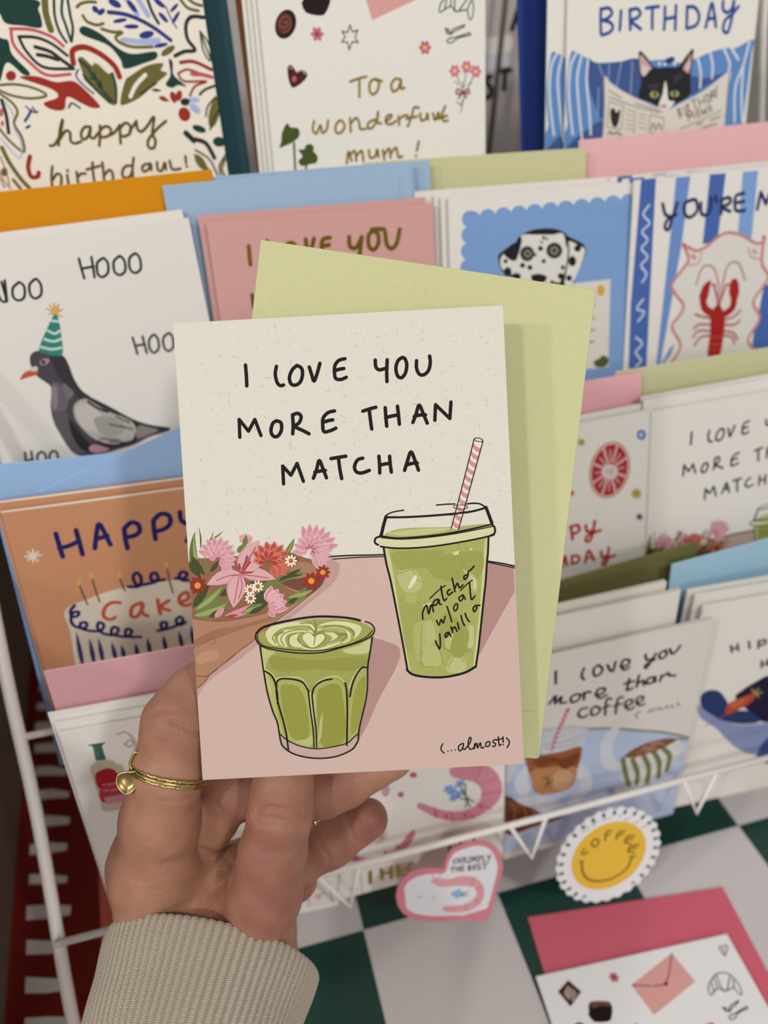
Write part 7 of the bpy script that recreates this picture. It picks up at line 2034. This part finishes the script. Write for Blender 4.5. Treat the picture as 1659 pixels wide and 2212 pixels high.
def cuff_mesh():
    c, a, u, v = (Vector(SLEEVE[k]) for k in 'cauv')
    NR, SUB = 84, 10; n = NR * SUB
    prof = [(-9, -3.6, .1), (-4, -3.4, .2), (-1.2, -2.6, .35), (-.2, -1.6, .5), (0, -.7, .6), (-.3, 0, .75), (-1.2, .5, .9)] + [(-2.5 - i * 2.6, .6 + .15 * math.sin(i * .9), 1) for i in range(34)]
    vs, uvs = [], []
    for (s, dr, am) in prof:
        for k in range(n):
            t = 2 * math.pi * k / n
            rib = am * (1.5 * abs(math.cos(t * NR / 2)) ** .8 - .8)
            wob = min(1, .15 + abs(min(s, 0)) * .05) * (.5 * math.sin(3 * t + s * .05) + .3 * math.sin(5 * t - s * .08))
            sh = 1 + .0042 * max(s, -60)
            r1, r2 = (39.3 + dr + rib + wob) * sh, (36 + dr + rib + wob) * sh
            p = c + a * s + u * (r1 * math.cos(t)) + v * (r2 * math.sin(t)) + u * (.03 * s)
            vs.append(tuple(p / 1000)); uvs.append((k / SUB, -s / 1.9))
    m = len(prof); fs = [(i * n + k, i * n + (k + 1) % n, (i + 1) * n + (k + 1) % n, (i + 1) * n + k) for i in range(m - 1) for k in range(n)]
    me = bpy.data.meshes.new('sleeve_cuff'); me.from_pydata(vs, [], fs); me.update()
    uv = me.uv_layers.new(name='UVMap')
    for lp in me.loops: uv.data[lp.index].uv = uvs[lp.vertex_index]
    bm = bmesh.new(); bm.from_mesh(me); bmesh.ops.recalc_face_normals(bm, faces=bm.faces); bm.to_mesh(me); bm.free()
    me.materials.append(knit_material())
    for p in me.polygons: p.use_smooth = True
    return me
cuff = link('sleeve_cuff', cuff_mesh(), hand); cuff['label'] = 'beige ribbed knit cuff'

# ---------------------------------------------------------------- rings on the fingers
GOLD = mat('polished_gold', 'c2ad74', rough=.3, metal=1, noise=.08, nscale=700)
def mm(p): return Vector(p) / 1000
def leaf_shell(outline, bulge):
    bm = bmesh.new(); o = spline([tuple(p) for p in outline], True, 4); n = len(o)
    cen = sum((Vector(p) for p in o), Vector()) / n
    rings = []
    for f, z in ((1, 0), (.8, bulge * .55), (.45, bulge * .9)):
        rings.append([bm.verts.new(mm(cen + (Vector(p) - cen) * f + Vector((0, 0, z)))) for p in o])
    top = bm.verts.new(mm(cen + Vector((0, 0, bulge))))
    for A, B in zip(rings[:-1], rings[1:]):
        for k in range(n): bm.faces.new((A[k], A[(k + 1) % n], B[(k + 1) % n], B[k]))
    for k in range(n): bm.faces.new((rings[-1][k], rings[-1][(k + 1) % n], top))
    bmesh.ops.solidify(bm, geom=bm.faces[:], thickness=.0005)
    add_tube(bm, [mm(Vector(p)) for p in o], .00042, 6, True)
    bmesh.ops.recalc_face_normals(bm, faces=bm.faces)
    return bm
ring = put(bpy.data.objects.new('finger_ring', None), HM @ Matrix.Translation(mm(RINGC))); COL.objects.link(ring)
tag(ring, 'gold ring with two curled leaves on the finger left of the card', 'ring')
inv = Matrix.Translation(-mm(RINGC))
rc = Vector(RINGC); ux = Vector((.972, -.235, 0)); uz = Vector((.03, .13, .99)).normalized(); un = uz.cross(ux).normalized()
bm = bmesh.new()
for dz, rad, tw in ((.95, .55, 9), (-.15, .62, 0), (-1.05, .5, 7)):
    pts, rr = [], []
    for k in range(160):
        t = 2 * math.pi * k / 160; wav = .22 * math.sin(t * tw * 3) if tw else 0
        pts.append(mm(rc + (ux * math.cos(t) + uz * math.sin(t)) * (12.7 + .1 * wav) + un * (dz + wav * .5)))
        rr.append((rad + (.09 * math.sin(t * 60) if tw else .03 * math.sin(t * 23))) / 1000)
    add_tube(bm, pts, rr, 8, True)
bm.transform(inv); link('band', mesh_from('band', bm, GOLD, smooth=True), ring)
for L_, bl in ((LEAFA, -.7), (LEAFB, -1.1)):
    bm = leaf_shell(L_, bl)
    bm.transform(inv); link('leaf', mesh_from('leaf', bm, GOLD, smooth=True), ring)
bead_ring = put(bpy.data.objects.new('finger_ring', None), HM @ Matrix.Translation(mm(RING2))); COL.objects.link(bead_ring)
tag(bead_ring, 'slim gold ring with a tiny bead between the fingers right of the thumb', 'ring')
inv = Matrix.Translation(-mm(RING2))
bm = bmesh.new(); c = Vector(RING2)
add_tube(bm, [mm(c + Vector((.12 * math.cos(t) * 9.9, math.cos(t) * 9.9, math.sin(t) * 9.9))) for t in [2 * math.pi * k / 60 for k in range(60)]], .0006, 8, True)
bm.transform(inv); link('band', mesh_from('band', bm, GOLD, smooth=True), bead_ring)
bm = bmesh.new(); bmesh.ops.create_uvsphere(bm, u_segments=16, v_segments=10, radius=.0012, matrix=Matrix.Translation(mm(BEAD)))
bm.transform(inv); link('bead', mesh_from('bead', bm, GOLD, smooth=True), bead_ring)

# ---------------------------------------------------------------- stickers hanging on the front wire
def sticker(key, name, label, cat, outline, col, art):
    """die-cut card tag: outline and art in mm from the top left corner"""
    p = POSE[key]; w, h = p['w'] * 1000, p['h'] * 1000
    bm = bmesh.new(); ink = bm.loops.layers.float_color.new('ink')
    a = [bm.verts.new((x / 1000 - w / 2000, 0, (h - y) / 1000)) for x, y in outline]
    b = [bm.verts.new((v.co.x, .0009, v.co.z)) for v in a]; n = len(a)
    for t in tessellate_polygon([[v.co for v in a]]):
        bm.faces.new([a[i] for i in t]); bm.faces.new([b[i] for i in t])
    for i in range(n): bm.faces.new((a[i], b[i], b[(i + 1) % n], a[(i + 1) % n]))
    bmesh.ops.recalc_face_normals(bm, faces=bm.faces)
    paint(bm, bm.faces, col); print_art(bm, art, w, h)
    o = put(link(name, mesh_from(name, bm, INK)), matrix_of(p))
    tag(o, label, cat)
    return o
sticker('SH', 'heart_tag', 'white heart tag with pink rim and shrimp hanging from the front wire', 'tag', OUTLINE['SH'], 'd0808c', ART['SH'])
sticker('SM', 'round_tag', 'round yellow smiling coffee tag with green dashed edge on the front wire', 'tag', OUTLINE['SM'], 'e3dfe2', ART['SM'])
